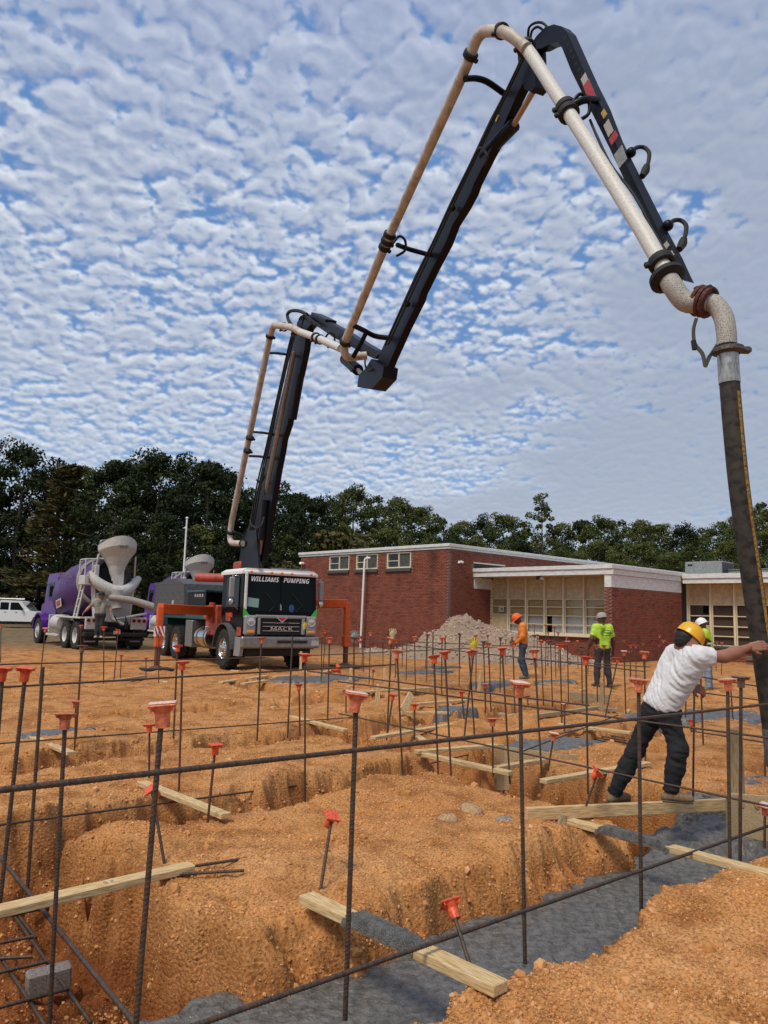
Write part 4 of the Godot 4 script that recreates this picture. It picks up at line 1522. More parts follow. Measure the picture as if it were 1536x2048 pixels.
		var mir := part("mirror", m, M.grey_trim, t)
		m = MB.new()
		m.tube([Vector3(s * 1.15, 2.52, -0.4), Vector3(s * 1.40, 2.55, -0.37), Vector3(s * 1.42, 1.86, -0.36), Vector3(s * 1.15, 1.62, -0.45)], 0.016, 6)
		part("mirror_arm", m, M.chrome, mir)
		m = MB.new()
		m.ball(Transform3D(Basis(), Vector3(s * 1.42, 1.84, -0.34)), Vector3(0.09, 0.09, 0.05), 10, 8)
		part("mirror_round", m, M.chrome, mir)
		m = MB.new()
		m.bx(Vector3(s * 1.165, 2.02, -0.88), Vector3(0.02, 0.95, 0.92), 0.004)
		part("side_window", m, M.wind_glass, t)
	m = MB.new()
	m.bx(Vector3(-1.10, 2.13, -0.095), Vector3(0.09, 1.0, 0.05), 0.02)
	part("corner_post", m, M.white_trim, t)
	m = MB.new()
	m.bx(Vector3(0, 0.77, -0.02), Vector3(2.44, 0.31, 0.16), 0.04)
	var bm := part("bumper", m, M.bumper, t)
	m = MB.new()
	m.bx(Vector3(0.33, 0.79, 0.062), Vector3(0.95, 0.08, 0.01))
	part("bumper_slot", m, M.soot, bm)
	m = MB.new()
	m.bx(Vector3(1.06, 0.76, 0.064), Vector3(0.24, 0.14, 0.008))
	part("number_plate", m, M.sticker, bm)
	m = MB.new()
	m.bx(Vector3(0, 0.52, -0.35), Vector3(2.1, 0.26, 0.4), 0.05)
	part("front_beam", m, M.soot, t)
	m = MB.new()
	m.prism(Transform3D(Basis(Vector3(0, 0, 1), Vector3.UP, Vector3(-1, 0, 0)), Vector3(-1.16, 0, 0)), PackedVector2Array([Vector2(-0.05, 0.62), Vector2(-0.05, 0.9), Vector2(-0.45, 0.9), Vector2(-0.52, 0.40), Vector2(-0.12, 0.40)]), 0.1)
	part("step_plate", m, M.grey_trim, t)
	# side decals
	for e in [[Vector3(-1.162, 1.52, -1.1), Vector2(0.5, 0.2), "faded_red"], [Vector3(-1.162, 1.70, -1.1), Vector2(0.22, 0.12), "faded_red"], [Vector3(-1.162, 1.36, -1.15), Vector2(0.36, 0.1), "faded_red"], [Vector3(-1.162, 1.05, -0.32), Vector2(0.3, 0.22), "faded_red"]]:
		m = MB.new()
		m.bx(e[0], Vector3(0.012, e[1].y, e[1].x))
		part("decal", m, M[e[2]], t)
	# arches and wheels
	for s: float in [-1.0, 1.0]:
		m = MB.new()
		m.lathe(Transform3D(Basis(Vector3(0, 0, 1), PI / 2), Vector3(s * 1.12, 0.56, -1.2)), [Vector2(0.66, -0.2), Vector2(0.70, -0.2), Vector2(0.70, 0.2), Vector2(0.66, 0.2)], 18, PI, -PI / 2)
		part("mudguard", m, M.canvas_grey, t)
		wheel(t, Vector3(s * 1.08, 0.55, -1.2), 0.55, 0.38, s, M.chrome)
		for z: float in [-5.6, -6.95]:
			wheel(t, Vector3(s * 1.10, 0.53, z), 0.53, 0.30, s, M.chrome, true)
			wheel(t, Vector3(s * 0.76, 0.53, z), 0.53, 0.28, s, M.steel, true, "inner_wheel")
	# chassis and deck
	m = MB.new()
	for s: float in [-1.0, 1.0]:
		m.bx(Vector3(s * 0.45, 0.92, -5.0), Vector3(0.12, 0.3, 9.0))
	m.bx(Vector3(0, 0.86, -4.6), Vector3(1.0, 0.2, 7.4))
	part("chassis", m, M.soot, t)
	m = MB.new()
	m.bx(Vector3(0, 1.37, -5.2), Vector3(2.3, 0.13, 5.6), 0.02)
	part("deck", m, M.teal, t)
	m = MB.new()
	m.bx(Vector3(-0.95, 0.82, -3.0), Vector3(0.42, 0.6, 0.10), 0.02)
	m.cyl(Vector3(-0.95, 0.78, -2.7), Vector3(-0.95, 0.78, -3.7), 0.31, 22)
	var tank := part("fuel_tank", m, M.chrome, t)
	for z: float in [-2.9, -3.5]:
		m = MB.new()
		m.lathe(Transform3D(Basis(Vector3(1, 0, 0), PI / 2), Vector3(-0.95, 0.78, z)), [Vector2(0.315, -0.04), Vector2(0.325, -0.04), Vector2(0.325, 0.04), Vector2(0.315, 0.04)], 22)
		part("tank_strap", m, M.steel, tank)
	m = MB.new()
	m.bx(Vector3(-0.98, 0.86, -4.35), Vector3(0.5, 0.82, 0.62), 0.02)
	part("tool_box", m, M.steel, t)
	m = MB.new()
	m.bx(Vector3(-0.62, 1.80, -3.9), Vector3(1.1, 0.66, 1.7), 0.02)
	var blk := part("black_locker", m, M.truck_black, t)
	m = MB.new()
	m.bx(Vector3(-0.62, 2.16, -3.9), Vector3(1.18, 0.07, 1.8), 0.01)
	part("locker_lid", m, M.teal, blk)
	for i in 4:
		m = MB.new()
		m.bx(Vector3(-1.178, 2.03, -3.35 - i * 0.22), Vector3(0.012, 0.09, 0.10))
		part("sticker", m, M.sticker, blk)
	for e in [[-4.62, 0.17, Color(0.02, 0.16, 0.26)], [-4.40, 0.14, Color(0.02, 0.16, 0.26)], [-4.2, 0.2, Color(0.45, 0.18, 0.10)]]:
		m = MB.new()
		m.cyl(Vector3(-1.0, 1.45, e[0]), Vector3(-1.0, 1.45 + e[1] * 1.6, e[0]), 0.075, 10)
		part("can", m, mat("can_%d" % int(e[1] * 100), e[2], 0.5), t)
	m = MB.new()
	m.cyl(Vector3(-0.6, 2.55, -2.25), Vector3(-1.55, 2.55, -3.0), 0.13, 16)
	part("red_cylinder", m, M.faded_red, t)
	m = MB.new()
	m.prism(Transform3D(Basis(Vector3(0, 0, 1), Vector3.UP, Vector3(-1, 0, 0)), Vector3(-0.35, 0, 0)), PackedVector2Array([Vector2(-5.0, 1.45), Vector2(-5.15, 2.42), Vector2(-6.2, 2.62), Vector2(-8.3, 2.5), Vector2(-8.5, 1.45)]), 1.7)
	part("grey_cover", m, M.canvas_grey, t)
	m = MB.new()
	m.bx(Vector3(-1.21, 1.78, -6.2), Vector3(0.012, 0.22, 0.2))
	part("notice", m, M.sticker, t)
	m = MB.new()
	for z: float in [-7.9, -8.3]:
		m.tube(arc_path([Vector3(-0.9, 1.4, z), Vector3(-0.9, 2.1, z), Vector3(-0.9, 2.1, z - 0.25), Vector3(-0.9, 1.4, z - 0.25)], 0.1), 0.025, 6)
	part("hand_rail", m, M.steel, t)
	m = MB.new()
	m.prism(Transform3D(Basis(Vector3(0, 0, 1), Vector3.UP, Vector3(-1, 0, 0)), Vector3(0, 0, 0)), PackedVector2Array([Vector2(-8.0, 0.75), Vector2(-8.2, 1.55), Vector2(-9.3, 1.55), Vector2(-9.0, 0.75)]), 1.5)
	part("hopper", m, M.teal, t)
	# front outriggers
	m = MB.new()
	m.bx(Vector3(0, 1.3, -2.75), Vector3(2.2, 0.9, 0.9), 0.04)
	part("outrigger_box", m, M.faded_red, t)
	for s: float in [-1.0, 1.0]:
		var e := Vector3(-3.30, 1.60, -0.72) if s < 0 else Vector3(2.70, 1.90, -0.95)
		m = MB.new()
		m.beam(Vector3(s * 1.0, e.y - 0.03, -2.65), e, 0.2, 0.26, 0.015)
		var arm := part("outrigger_arm", m, M.orange, t)
		m = MB.new()
		m.bx(Vector3(s * 1.15, e.y - 0.08, -2.6), Vector3(0.36, 0.4, 0.36), 0.04)
		m.cyl(Vector3(s * 1.15, e.y - 0.36, -2.5), Vector3(s * 1.15, e.y + 0.22, -2.5), 0.1, 14)
		part("pivot", m, M.faded_red, arm)
		m = MB.new()
		m.bx(Vector3(e.x, (e.y + 0.62) * 0.5 + 0.05, e.z), Vector3(0.16, e.y - 0.62, 0.16), 0.015)
		m.bx(Vector3(e.x, 0.78, e.z), Vector3(0.2, 0.34, 0.2), 0.02)
		var leg := part("outrigger_leg", m, M.orange, t)
		m = MB.new()
		m.bx(Vector3(e.x, 0.34, e.z), Vector3(0.13, 0.68, 0.13), 0.02)
		part("inner_leg", m, M.rust, leg)
		if s < 0:
			m = MB.new()
			m.bx(Vector3(e.x - 0.02, 1.02, e.z + 0.105), Vector3(0.30, 0.26, 0.012))
			var plate := part("warning_plate", m, M.white_paint, leg)
			for k in 3:
				m = MB.new()
				var x := -0.10 + k * 0.11
				m.prism(Transform3D(Basis(), Vector3(e.x - 0.02, 1.02, e.z + 0.113)), PackedVector2Array([Vector2(clampf(x - 0.09, -0.15, 0.15), 0.13), Vector2(clampf(x - 0.03, -0.15, 0.15), 0.13), Vector2(clampf(x + 0.09, -0.15, 0.15), -0.13), Vector2(clampf(x + 0.03, -0.15, 0.15), -0.13)]), 0.006)
				part("red_stripe", m, M.badge_red, leg)
		m = MB.new()
		m.lathe(tx(Vector3(e.x, 0.06, e.z)), [Vector2(0, 0), Vector2(0.2, 0), Vector2(0.2, 0.03), Vector2(0.07, 0.09), Vector2(0, 0.09)], 18)
		part("foot", m, M.rust, leg)
		var pad := MB.new()
		pad.bx(Vector3(0, 0.03, 0), Vector3(0.8, 0.07, 0.62), 0.01)
		single("outrigger_pad", pad, M.soot if s < 0 else M.timber, "black square pad under the pump truck's striped outrigger leg" if s < 0 else "timber pad under the pump truck's plain orange outrigger leg", "pad", Transform3D(at.basis, at * Vector3(e.x, 0.01, e.z)))
	build_boom(t, at.affine_inverse())

func pipe_clamp(st: MB, p: Vector3, d: Vector3, r: float) -> void:
	var x := along(p - d * 0.05, p + d * 0.05)
	st.lathe(x, [Vector2(r, 0.0), Vector2(r * 1.32, 0.01), Vector2(r * 1.38, 0.05), Vector2(r * 1.32, 0.09), Vector2(r, 0.10)], 16)
	st.box(x * Transform3D(Basis(), Vector3(r * 1.4, 0.05, 0)), Vector3(0.07, 0.06, 0.05), 0.01)

func plane_prism(parent: Node3D, called: String, pts: Array, depth: float, material: Material, inv: Transform3D, off := 0.0, shrink := 0.0) -> MeshInstance3D:
	var bs := Basis(boom_h, Vector3.UP, boom_h.cross(Vector3.UP))
	var o := BOOM_A + boom_n * off
	var x := Transform3D(bs, o)
	var poly := PackedVector2Array()
	for p: Vector2 in pts:
		var q := x.affine_inverse() * bp(p.x, p.y, off)
		poly.append(Vector2(q.x, q.y))
	if shrink > 0.0:
		var less := Geometry2D.offset_polygon(poly, -shrink)
		if not less.is_empty():
			poly = less[0]
	var m := MB.new()
	m.prism(x, poly, depth)
	return part(called, m, material, parent, inv)

func build_boom(t: Node3D, inv: Transform3D) -> void:
	var m := MB.new()
	# pedestal behind the cab
	m.lathe(tx(BOOM_A), [Vector2(0.62, 1.4), Vector2(0.62, 2.55), Vector2(0.5, 2.62), Vector2(0, 2.62)], 24)
	part("pedestal", m, M.truck_black, t, inv)
	m = MB.new()
	m.box(Transform3D(Basis(boom_n, Vector3.UP, boom_h * -1.0), BOOM_A + Vector3(0, 2.86, 0) + boom_h * 0.15), Vector3(0.66, 0.42, 0.9), 0.05)
	part("turret_base", m, M.faded_red, t, inv)
	var s1 := plane_prism(t, "boom_section", [Vector2(488, 1128), Vector2(494, 1090), Vector2(508, 1020), Vector2(524, 960), Vector2(543, 898), Vector2(558, 832), Vector2(575, 760), Vector2(590, 689), Vector2(598, 655), Vector2(612, 648), Vector2(620, 668), Vector2(616, 700), Vector2(605, 752), Vector2(598, 770), Vector2(590, 812), Vector2(584, 838), Vector2(582, 850), Vector2(572, 880), Vector2(568, 905), Vector2(560, 945), Vector2(551, 1000), Vector2(546, 1030), Vector2(538, 1080), Vector2(530, 1128)], 0.16, M.boom_black, inv, 0.0, 0.055)
	# the turret's cheeks and the big lifting cylinder with its rod
	for s: float in [-1.0, 1.0]:
		plane_prism(s1, "turret_cheek", [Vector2(478, 1136), Vector2(486, 1085), Vector2(500, 1050), Vector2(514, 1060), Vector2(520, 1136)], 0.06, M.boom_black, Transform3D(), s * 0.26)
	m = MB.new()
	m.cyl(bp(519, 1108, -0.15), bp(524, 1076, -0.15), 0.065, 14)
	part("cylinder_rod", m, M.rod, s1)
	m = MB.new()
	m.cyl(bp(524, 1080, -0.15), bp(532, 1000, -0.15), 0.11, 14)
	part("cylinder_barrel", m, M.boom_black, s1)
	m = MB.new()
	m.cyl(bp(611, 690, 0.0), bp(601, 752, 0.0), 0.055, 12)
	part("cylinder_rod", m, M.rod, s1)
	m = MB.new()
	m.cyl(bp(602, 748, 0.0), bp(586, 838, 0.0), 0.10, 12)
	part("cylinder_barrel", m, M.boom_black, s1)
	m = MB.new()
	m.beam(bp(531, 985, -0.2), bp(588, 702, -0.2), 0.10, 0.14, 0.02)
	part("guard_rail", m, M.steel, s1)
	for k in 3:
		m = MB.new()
		m.tube(curve([bp(500 + k * 3, 1060, -0.3), bp(513 + k * 4, 975, -0.34), bp(533 + k * 3, 890, -0.32), bp(560 + k * 2.5, 770, -0.3), bp(578 + k * 3, 690, -0.28), bp(586 + k * 3, 662, -0.2)]), 0.022, 6)
		part("hydraulic_hose", m, M.soot, s1)
	m = MB.new()
	m.tube(curve([bp(500, 1040, -0.3), bp(505, 1052, -0.45), bp(520, 1054, -0.45), bp(528, 1035, -0.3)]), 0.025, 6)
	m.tube(curve([bp(514, 960, -0.28), bp(522, 965, -0.3), bp(532, 950, -0.22), bp(528, 990, -0.26)]), 0.03, 6)
	part("hydraulic_hose", m, M.soot, s1).set_meta("kind", "stuff")
	# second section, curved at its root
	var s2 := plane_prism(t, "boom_section", [Vector2(598, 668), Vector2(600, 645), Vector2(608, 632), Vector2(622, 627), Vector2(640, 630), Vector2(690, 656), Vector2(735, 684), Vector2(760, 698), Vector2(768, 712), Vector2(756, 722), Vector2(735, 712), Vector2(700, 692), Vector2(672, 678), Vector2(664, 672), Vector2(640, 656), Vector2(629, 652), Vector2(622, 660), Vector2(618, 674)], 0.18, M.boom_black, inv, 0.0, 0.03)
	m = MB.new()
	m.beam(bp(633, 629, 0), bp(662, 643, 0), 0.28, 0.07, 0.01)
	part("valve_cover", m, M.boom_black, s2)
	m = MB.new()
	m.tube(curve([bp(585, 652, -0.2), bp(577, 640, -0.2), bp(575, 629, -0.2), bp(582, 622, -0.2), bp(598, 622, -0.15), bp(614, 629, -0.1)]), 0.045, 8)
	part("hydraulic_hose", m, M.soot, s2)
	for k in 3:
		m = MB.new()
		m.tube(curve([bp(598 + k * 4, 640, -0.2), bp(602 + k * 3, 633 - k * 2, -0.22), bp(612 + k * 3, 636, -0.18), bp(622 + k * 10, 645 + k * 4, -0.18)]), 0.018, 6)
		part("hydraulic_hose", m, M.soot, s2)
	m = MB.new()
	m.cyl(bp(690, 718, 0), bp(716, 740, 0), 0.12, 14)
	part("cylinder_barrel", m, M.boom_black, s2)
	m = MB.new()
	m.cyl(bp(714, 738, 0), bp(735, 762, 0), 0.05, 10)
	part("cylinder_rod", m, M.steel, s2)
	m = MB.new()
	m.tube(curve([bp(688, 715, -0.15), bp(696, 726, -0.25), bp(706, 738, -0.2), bp(702, 742, -0.2)]), 0.025, 6)
	m.tube(curve([bp(733, 705, -0.1), bp(730, 728, -0.2), bp(738, 742, -0.2), bp(752, 730, -0.1)]), 0.02, 6)
	part("hydraulic_hose", m, M.soot, s2).set_meta("kind", "stuff")
	# third section with its trough shaped foot
	var s3 := plane_prism(t, "boom_section", [Vector2(757, 722), Vector2(772, 690), Vector2(800, 628), Vector2(836, 548), Vector2(872, 478), Vector2(905, 405), Vector2(945, 325), Vector2(985, 240), Vector2(1030, 155), Vector2(1048, 112), Vector2(1072, 118), Vector2(1062, 160), Vector2(1040, 205), Vector2(1012, 268), Vector2(985, 318), Vector2(958, 372), Vector2(952, 390), Vector2(936, 420), Vector2(914, 455), Vector2(900, 492), Vector2(872, 545), Vector2(850, 590), Vector2(846, 604), Vector2(818, 660), Vector2(790, 722), Vector2(782, 742)], 0.14, M.boom_black, inv, 0.0, 0.05)
	plane_prism(s3, "pivot_plate", [Vector2(757, 720), Vector2(782, 735), Vector2(779, 757), Vector2(757, 781), Vector2(728, 776), Vector2(731, 752), Vector2(744, 740)], 0.30, M.boom_black, Transform3D())
	m = MB.new()
	m.cyl(bp(1028, 250, 0), bp(968, 312, 0), 0.10, 12)
	part("cylinder_barrel", m, M.boom_black, s3)
	m = MB.new()
	m.cyl(bp(1066, 184, 0), bp(1026, 252, 0), 0.042, 10)
	part("cylinder_rod", m, M.rod, s3)
	plane_prism(s3, "knuckle", [Vector2(1046, 104), Vector2(1060, 92), Vector2(1080, 100), Vector2(1082, 150), Vector2(1083, 178), Vector2(1074, 188), Vector2(1062, 184), Vector2(1050, 150)], 0.2, M.boom_black, Transform3D())
	for k in 2:
		m = MB.new()
		m.tube(curve([bp(770 + k * 6, 690, -0.18), bp(830 + k * 6, 560, -0.18), bp(905 + k * 5, 402, -0.2), bp(960 + k * 4, 290, -0.2), bp(1018 + k * 4, 170, -0.2), bp(1052 + k * 3, 100, -0.18)]), 0.018, 6)
		part("hydraulic_hose", m, M.soot, s3)
	m = MB.new()
	m.tube(curve([bp(955, 300, -0.2), bp(962, 296, -0.25), bp(975, 312, -0.25), bp(968, 330, -0.2)]), 0.02, 6)
	part("hydraulic_hose", m, M.soot, s3)
	m = MB.new()
	m.beam(bp(996, 228, -0.075), bp(990, 241, -0.075), 0.012, 0.12)
	part("sticker", m, M.sticker_yellow, s3)
	for q in [[908, 408], [862, 500], [818, 600]]:
		m = MB.new()
		m.ball(Transform3D(Basis(), bp(q[0] - 4, q[1] + 8, -0.14)), Vector3(0.06, 0.06, 0.04), 8, 6)
		part("bolt_boss", m, M.boom_black, s3)
	# last section: neck, beam with round holes, stickers, looped hoses
	var s4 := plane_prism(t, "boom_section", [Vector2(1068, 108), Vector2(1068, 90), Vector2(1082, 70), Vector2(1100, 52), Vector2(1118, 46), Vector2(1134, 50), Vector2(1146, 62), Vector2(1190, 160), Vector2(1215, 210), Vector2(1240, 275), Vector2(1290, 375), Vector2(1330, 455), Vector2(1360, 510), Vector2(1376, 545), Vector2(1392, 578), Vector2(1380, 580), Vector2(1352, 536), Vector2(1330, 505), Vector2(1300, 450), Vector2(1262, 384), Vector2(1225, 305), Vector2(1180, 215), Vector2(1148, 150), Vector2(1130, 105), Vector2(1122, 93), Vector2(1105, 98), Vector2(1090, 106)], 0.14, M.boom_black, inv, 0.0, 0.035)
	for k in 10:
		m = MB.new()
		var p := bp(1139 + k * 5.7, 80 + k * 12.6, 0.0)
		m.cyl(p - boom_n * 0.065, p - boom_n * 0.0715, 0.024, 10)
		part("round_hole", m, M.soot, s4)
	for k in 5:
		m = MB.new()
		var p := bp(1338 + k * 6.2, 478 + k * 9.5, 0.0)
		m.cyl(p + boom_n * -0.065, p + boom_n * -0.0715, 0.022, 10)
		part("round_hole", m, M.soot, s4)
	for q in [[1172, 165, 1186, 200, "sticker_red", 0.11], [1166, 152, 1172, 166, "sticker", 0.09], [1205, 222, 1211, 233, "sticker_yellow", 0.06], [1212, 245, 1222, 268, "sticker", 0.09], [1224, 270, 1230, 282, "sticker_red", 0.12], [1236, 300, 1246, 328, "sticker_pale", 0.14], [1330, 486, 1335, 496, "sticker", 0.06], [1340, 505, 1345, 514, "sticker", 0.06]]:
		m = MB.new()
		var a := bp(q[0], q[1], -0.074)
		var b := bp(q[2], q[3], -0.074)
		m.beam(a, b, 0.008, q[5])
		if q[4] == "sticker_pale" and not M.has("sticker_pale"):
			mat("sticker_pale", Color(0.34, 0.36, 0.38), 0.5, 0.0, "mottle", Vector3.ONE * 4.0)
		part("sticker", m, M[q[4]], s4)
	for q in [[1262, 303, 1285, 352], [1336, 449, 1357, 500]]:
		m = MB.new()
		var dx: float = q[0]
		var dy: float = q[1]
		m.tube(curve([bp(dx, dy, 0.08), bp(dx + 12, dy - 8, 0.2), bp(dx + 26, dy - 8, 0.3), bp(dx + 36, dy + 2, 0.3), bp(dx + 35, dy + 20, 0.25), bp(dx + 31, dy + 31, 0.2)]), 0.024, 8)
		part("hydraulic_hose", m, M.soot, s4)
		m = MB.new()
		m.tube([bp(dx + 32, dy + 28, 0.2), bp(dx + 29, dy + 38, 0.18), bp(dx + 22, dy + 50, 0.1)], [0.035, 0.05, 0.035], 8)
		part("valve", m, M.soot, s4)
		m = MB.new()
		m.ball(Transform3D(Basis(), bp(dx, dy + 2, 0.07)), Vector3(0.06, 0.06, 0.06), 8, 6)
		part("fitting", m, M.boom_black, s4)
	m = MB.new()
	m.tube(curve([bp(1180, 240, -0.12), bp(1195, 275, -0.2), bp(1222, 330, -0.2), bp(1255, 372, -0.13), bp(1280, 410, -0.18), bp(1305, 460, -0.15), bp(1330, 500, -0.14)]), 0.016, 6)
	part("hydraulic_hose", m, M.soot, s4)
	m = MB.new()
	m.tube(curve([bp(1056, 80, -0.1), bp(1058, 56, -0.15), bp(1070, 46, -0.15), bp(1085, 46, -0.1), bp(1098, 58, -0.05)]), 0.018, 6)
	m.tube(curve([bp(1060, 84, -0.1), bp(1064, 62, -0.1), bp(1076, 54, -0.1), bp(1090, 64, -0.05)]), 0.018, 6)
	part("hydraulic_hose", m, M.soot, s4).set_meta("kind", "stuff")
	# ---- the concrete pipe, run by run
	var oa := -0.55
	var ob := -0.35
	var oc := -0.75
	var od := -0.42
	var runs := [
		[[bp(486, 1087, oa + 0.2), bp(459, 1086, oa), bp(462, 1050, oa), bp(541, 668, oa), bp(547, 650, oa), bp(585, 655, ob - 0.1), bp(600, 664, ob)], 0.088, "pipe_cream", 0.32],
		[[bp(598, 663, ob), bp(640, 678, ob), bp(682, 697, ob)], 0.085, "pipe_white", 0.2],
		[[bp(733, 711, oc + 0.5), bp(690, 716, oc + 0.1), bp(688, 688, oc), bp(775, 480, oc), bp(935, 128, oc), bp(958, 62, oc), bp(1012, 62, oc + 0.12), bp(1052, 96, od - 0.05)], 0.078, "pipe_cream", 0.36],
		[[bp(1052, 96, od), bp(1064, 112, od), bp(1185, 300, od), bp(1290, 470, od), bp(1336, 552, od)], 0.081, "pipe_white", 0.1],
	]
	for q in runs:
		m = MB.new()
		m.tube(arc_path(q[0], q[3], 8), q[1], 20)
		part("delivery_pipe", m, M[q[2]], t, inv)
	var tip := [bp(1332, 548, od), bp(1345, 572, od), bp(1372, 604, od + 0.08), bp(1412, 604, od + 0.2)]
	m = MB.new()
	m.tube(curve(tip, 8), 0.096, 22)
	part("tip_elbow", m, M.pipe_dirty, t, inv)
	m = MB.new()
	m.tube(curve([bp(1408, 603, od + 0.2), bp(1430, 609, od + 0.25), bp(1446, 632, od + 0.28), bp(1452, 660, od + 0.28), bp(1454, 690, od + 0.28)], 8), 0.088, 22)
	part("tip_elbow", m, M.pipe_dirty, t, inv)
	# couplings
	for q in [[461, 1064, 466, 1040, oa, 0.088], [486, 1087, 470, 1088, oa, 0.088], [540, 673, 543, 660, oa, 0.088], [568, 654, 580, 656, ob - 0.1, 0.088], [592, 661, 606, 667, ob, 0.09], [632, 675, 644, 680, ob, 0.088], [640, 679, 650, 683, ob, 0.086], [500, 876, 503, 862, oa, 0.088], [495, 902, 498, 888, oa, 0.088], [690, 684, 694, 676, oc, 0.078], [779, 470, 783, 460, oc, 0.078], [774, 482, 778, 474, oc, 0.080], [769, 494, 773, 486, oc, 0.078], [941, 110, 949, 95, oc, 0.08], [1003, 62, 1012, 64, oc + 0.12, 0.08], [1052, 96, 1060, 106, od, 0.094], [1132, 216, 1140, 228, od, 0.094], [1137, 226, 1145, 238, od, 0.096], [1322, 525, 1330, 538, od, 0.094]]:
		var a := bp(q[0], q[1], q[4])
		m = MB.new()
		pipe_clamp(m, a, (bp(q[2], q[3], q[4]) - a).normalized(), q[5])
		part("pipe_coupling", m, M.soot, t, inv)
	m = MB.new()
	var fl := bp(1334, 556, od)
	var fd := (bp(1344, 572, od) - fl).normalized()
	m.lathe(along(fl - fd * 0.05, fl + fd), [Vector2(0.09, 0), Vector2(0.165, 0.02), Vector2(0.17, 0.07), Vector2(0.11, 0.11)], 24)
	part("flange", m, M.soot, t, inv)
	var cp := bp(1411, 604, od + 0.2)
	var cd := (bp(1426, 607, od + 0.22) - cp).normalized()
	for k in 3:
		m = MB.new()
		m.lathe(along(cp + cd * (0.05 * k - 0.07), cp + cd), [Vector2(0.09, -0.02), Vector2(0.14, -0.018), Vector2(0.15, 0.0), Vector2(0.14, 0.018), Vector2(0.09, 0.02)], 24)
		part("swivel_ring", m, M.clamp_rust, t, inv)
	m = MB.new()
	m.box(Transform3D(Basis.from_euler(Vector3(0, 0.4, -0.5)), bp(1424, 580, od + 0.2)), Vector3(0.12, 0.04, 0.06), 0.01)
	m.box(Transform3D(Basis.from_euler(Vector3(0, 0.4, 0.2)), bp(1397, 578, od + 0.2)), Vector3(0.08, 0.05, 0.06), 0.01)
	part("clamp_lever", m, M.soot, t, inv).set_meta("kind", "stuff")
	# stand-off arms that hold the pipe
	for q in [[[bp(541, 706, oa), bp(560, 707, -0.4), bp(585, 711, -0.1)], 0.035], [[bp(508, 864, oa), bp(530, 866, -0.4), bp(553, 870, -0.1)], 0.035], [[bp(499, 912, oa), bp(520, 913, -0.4), bp(543, 916, -0.1)], 0.035], [[bp(464, 1062, oa), bp(475, 1065, -0.4), bp(489, 1070, -0.2)], 0.02],
			[[bp(705, 650, oc), bp(728, 661, -0.55), bp(750, 672, -0.3), bp(778, 676, -0.05)], 0.05], [[bp(733, 664, -0.5), bp(720, 690, -0.5), bp(706, 714, -0.55)], 0.045], [[bp(795, 490, oc), bp(820, 499, -0.4), bp(860, 510, -0.05)], 0.042], [[bp(930, 158, oc), bp(952, 157, -0.55), bp(975, 164, -0.35), bp(1008, 187, -0.05)], 0.045], [[bp(1143, 212, od), bp(1168, 200, -0.3), bp(1195, 200, -0.05)], 0.045], [[bp(600, 660, ob), bp(606, 640, -0.2), bp(612, 634, -0.05)], 0.03]]:
		m = MB.new()
		m.tube(curve(q[0], 5), q[1], 8)
		part("pipe_bracket", m, M.boom_black, t, inv)
	for q in [[1143, 208, od], [786, 487, oc], [650, 676, ob]]:
		m = MB.new()
		var c := bp(q[0], q[1], q[2])
		m.tube(curve([c, c + Vector3(0.10, 0.13, 0), c + Vector3(0.20, 0.06, 0), c + Vector3(0.20, -0.12, 0), c + Vector3(0.06, -0.22, 0)]), 0.022, 8)
		part("lifting_loop", m, M.boom_black, t, inv)
	# strap below the tip
	m = MB.new()
	var sp := curve([bp(1393, 636, od + 0.1), bp(1387, 660, od + 0.1), bp(1390, 688, od + 0.1), bp(1405, 708, od + 0.1), bp(1411, 732, od + 0.1), bp(1418, 715, od + 0.1), bp(1428, 700, od + 0.2), bp(1440, 682, od + 0.3)], 5)
	for i in sp.size() - 1:
		m.beam(sp[i], sp[i + 1], 0.010, 0.036)
	part("strap", m, mat("strap", Color(0.075, 0.07, 0.055), 0.9), t, inv)
	m = MB.new()
	m.box(Transform3D(Basis.from_euler(Vector3(0, 0, 0.1)), bp(1388, 690, od + 0.08)), Vector3(0.045, 0.10, 0.03), 0.008)
	part("strap_buckle", m, M.soot, t, inv)
	# ---- the rubber end hose that hangs from the tip
	var oh := od + 0.28
	var line := [bp(1456, 700, oh), bp(1457, 735, oh)]
	var zz: float = -(line[1] as Vector3).z
	for q in [[1466, 850, 0.00], [1479, 980, 0.0], [1497, 1110, 0.02], [1514, 1230, 0.04], [1529, 1330, 0.05], [1543, 1430, 0.05], [1549, 1478, 0.05]]:
		line.append(dp(q[0], q[1], zz + (q[2] as float)))
	var path := curve(line, 6)
	var hose := thing("end_hose", "thick black rubber hose with a yellow stripe hanging from the tip of the boom", "hose", tx(line[-1]))
	var hi := tx(-(line[-1] as Vector3))
	m = MB.new()
	m.tube(path.slice(6), 0.088, 24)
	part("rubber_hose", m, M.hose, hose, hi)
	m = MB.new()
	m.tube(path.slice(1, 9), 0.093, 24)
	part("metal_collar", m, mat("zinc", Color(0.50, 0.49, 0.46), 0.4, 0.75, "mottle", Vector3(5, 1.5, 5)), hose, hi)
	m = MB.new()
	var fa: Vector3 = path[1]
	m.lathe(along(fa + Vector3(0, 0.04, 0), fa + Vector3(0.01, -0.2, 0)), [Vector2(0.09, 0), Vector2(0.135, 0.01), Vector2(0.14, 0.05), Vector2(0.1, 0.07)], 24)
	m.bx(fa + Vector3(0.15, 0.01, 0.02), Vector3(0.10, 0.06, 0.07), 0.015)
	part("hose_clamp", m, mat("clamp_grey", Color(0.13, 0.11, 0.10), 0.6, 0.3, "worn", Vector3.ONE * 4.0), hose, hi)
	m = MB.new()
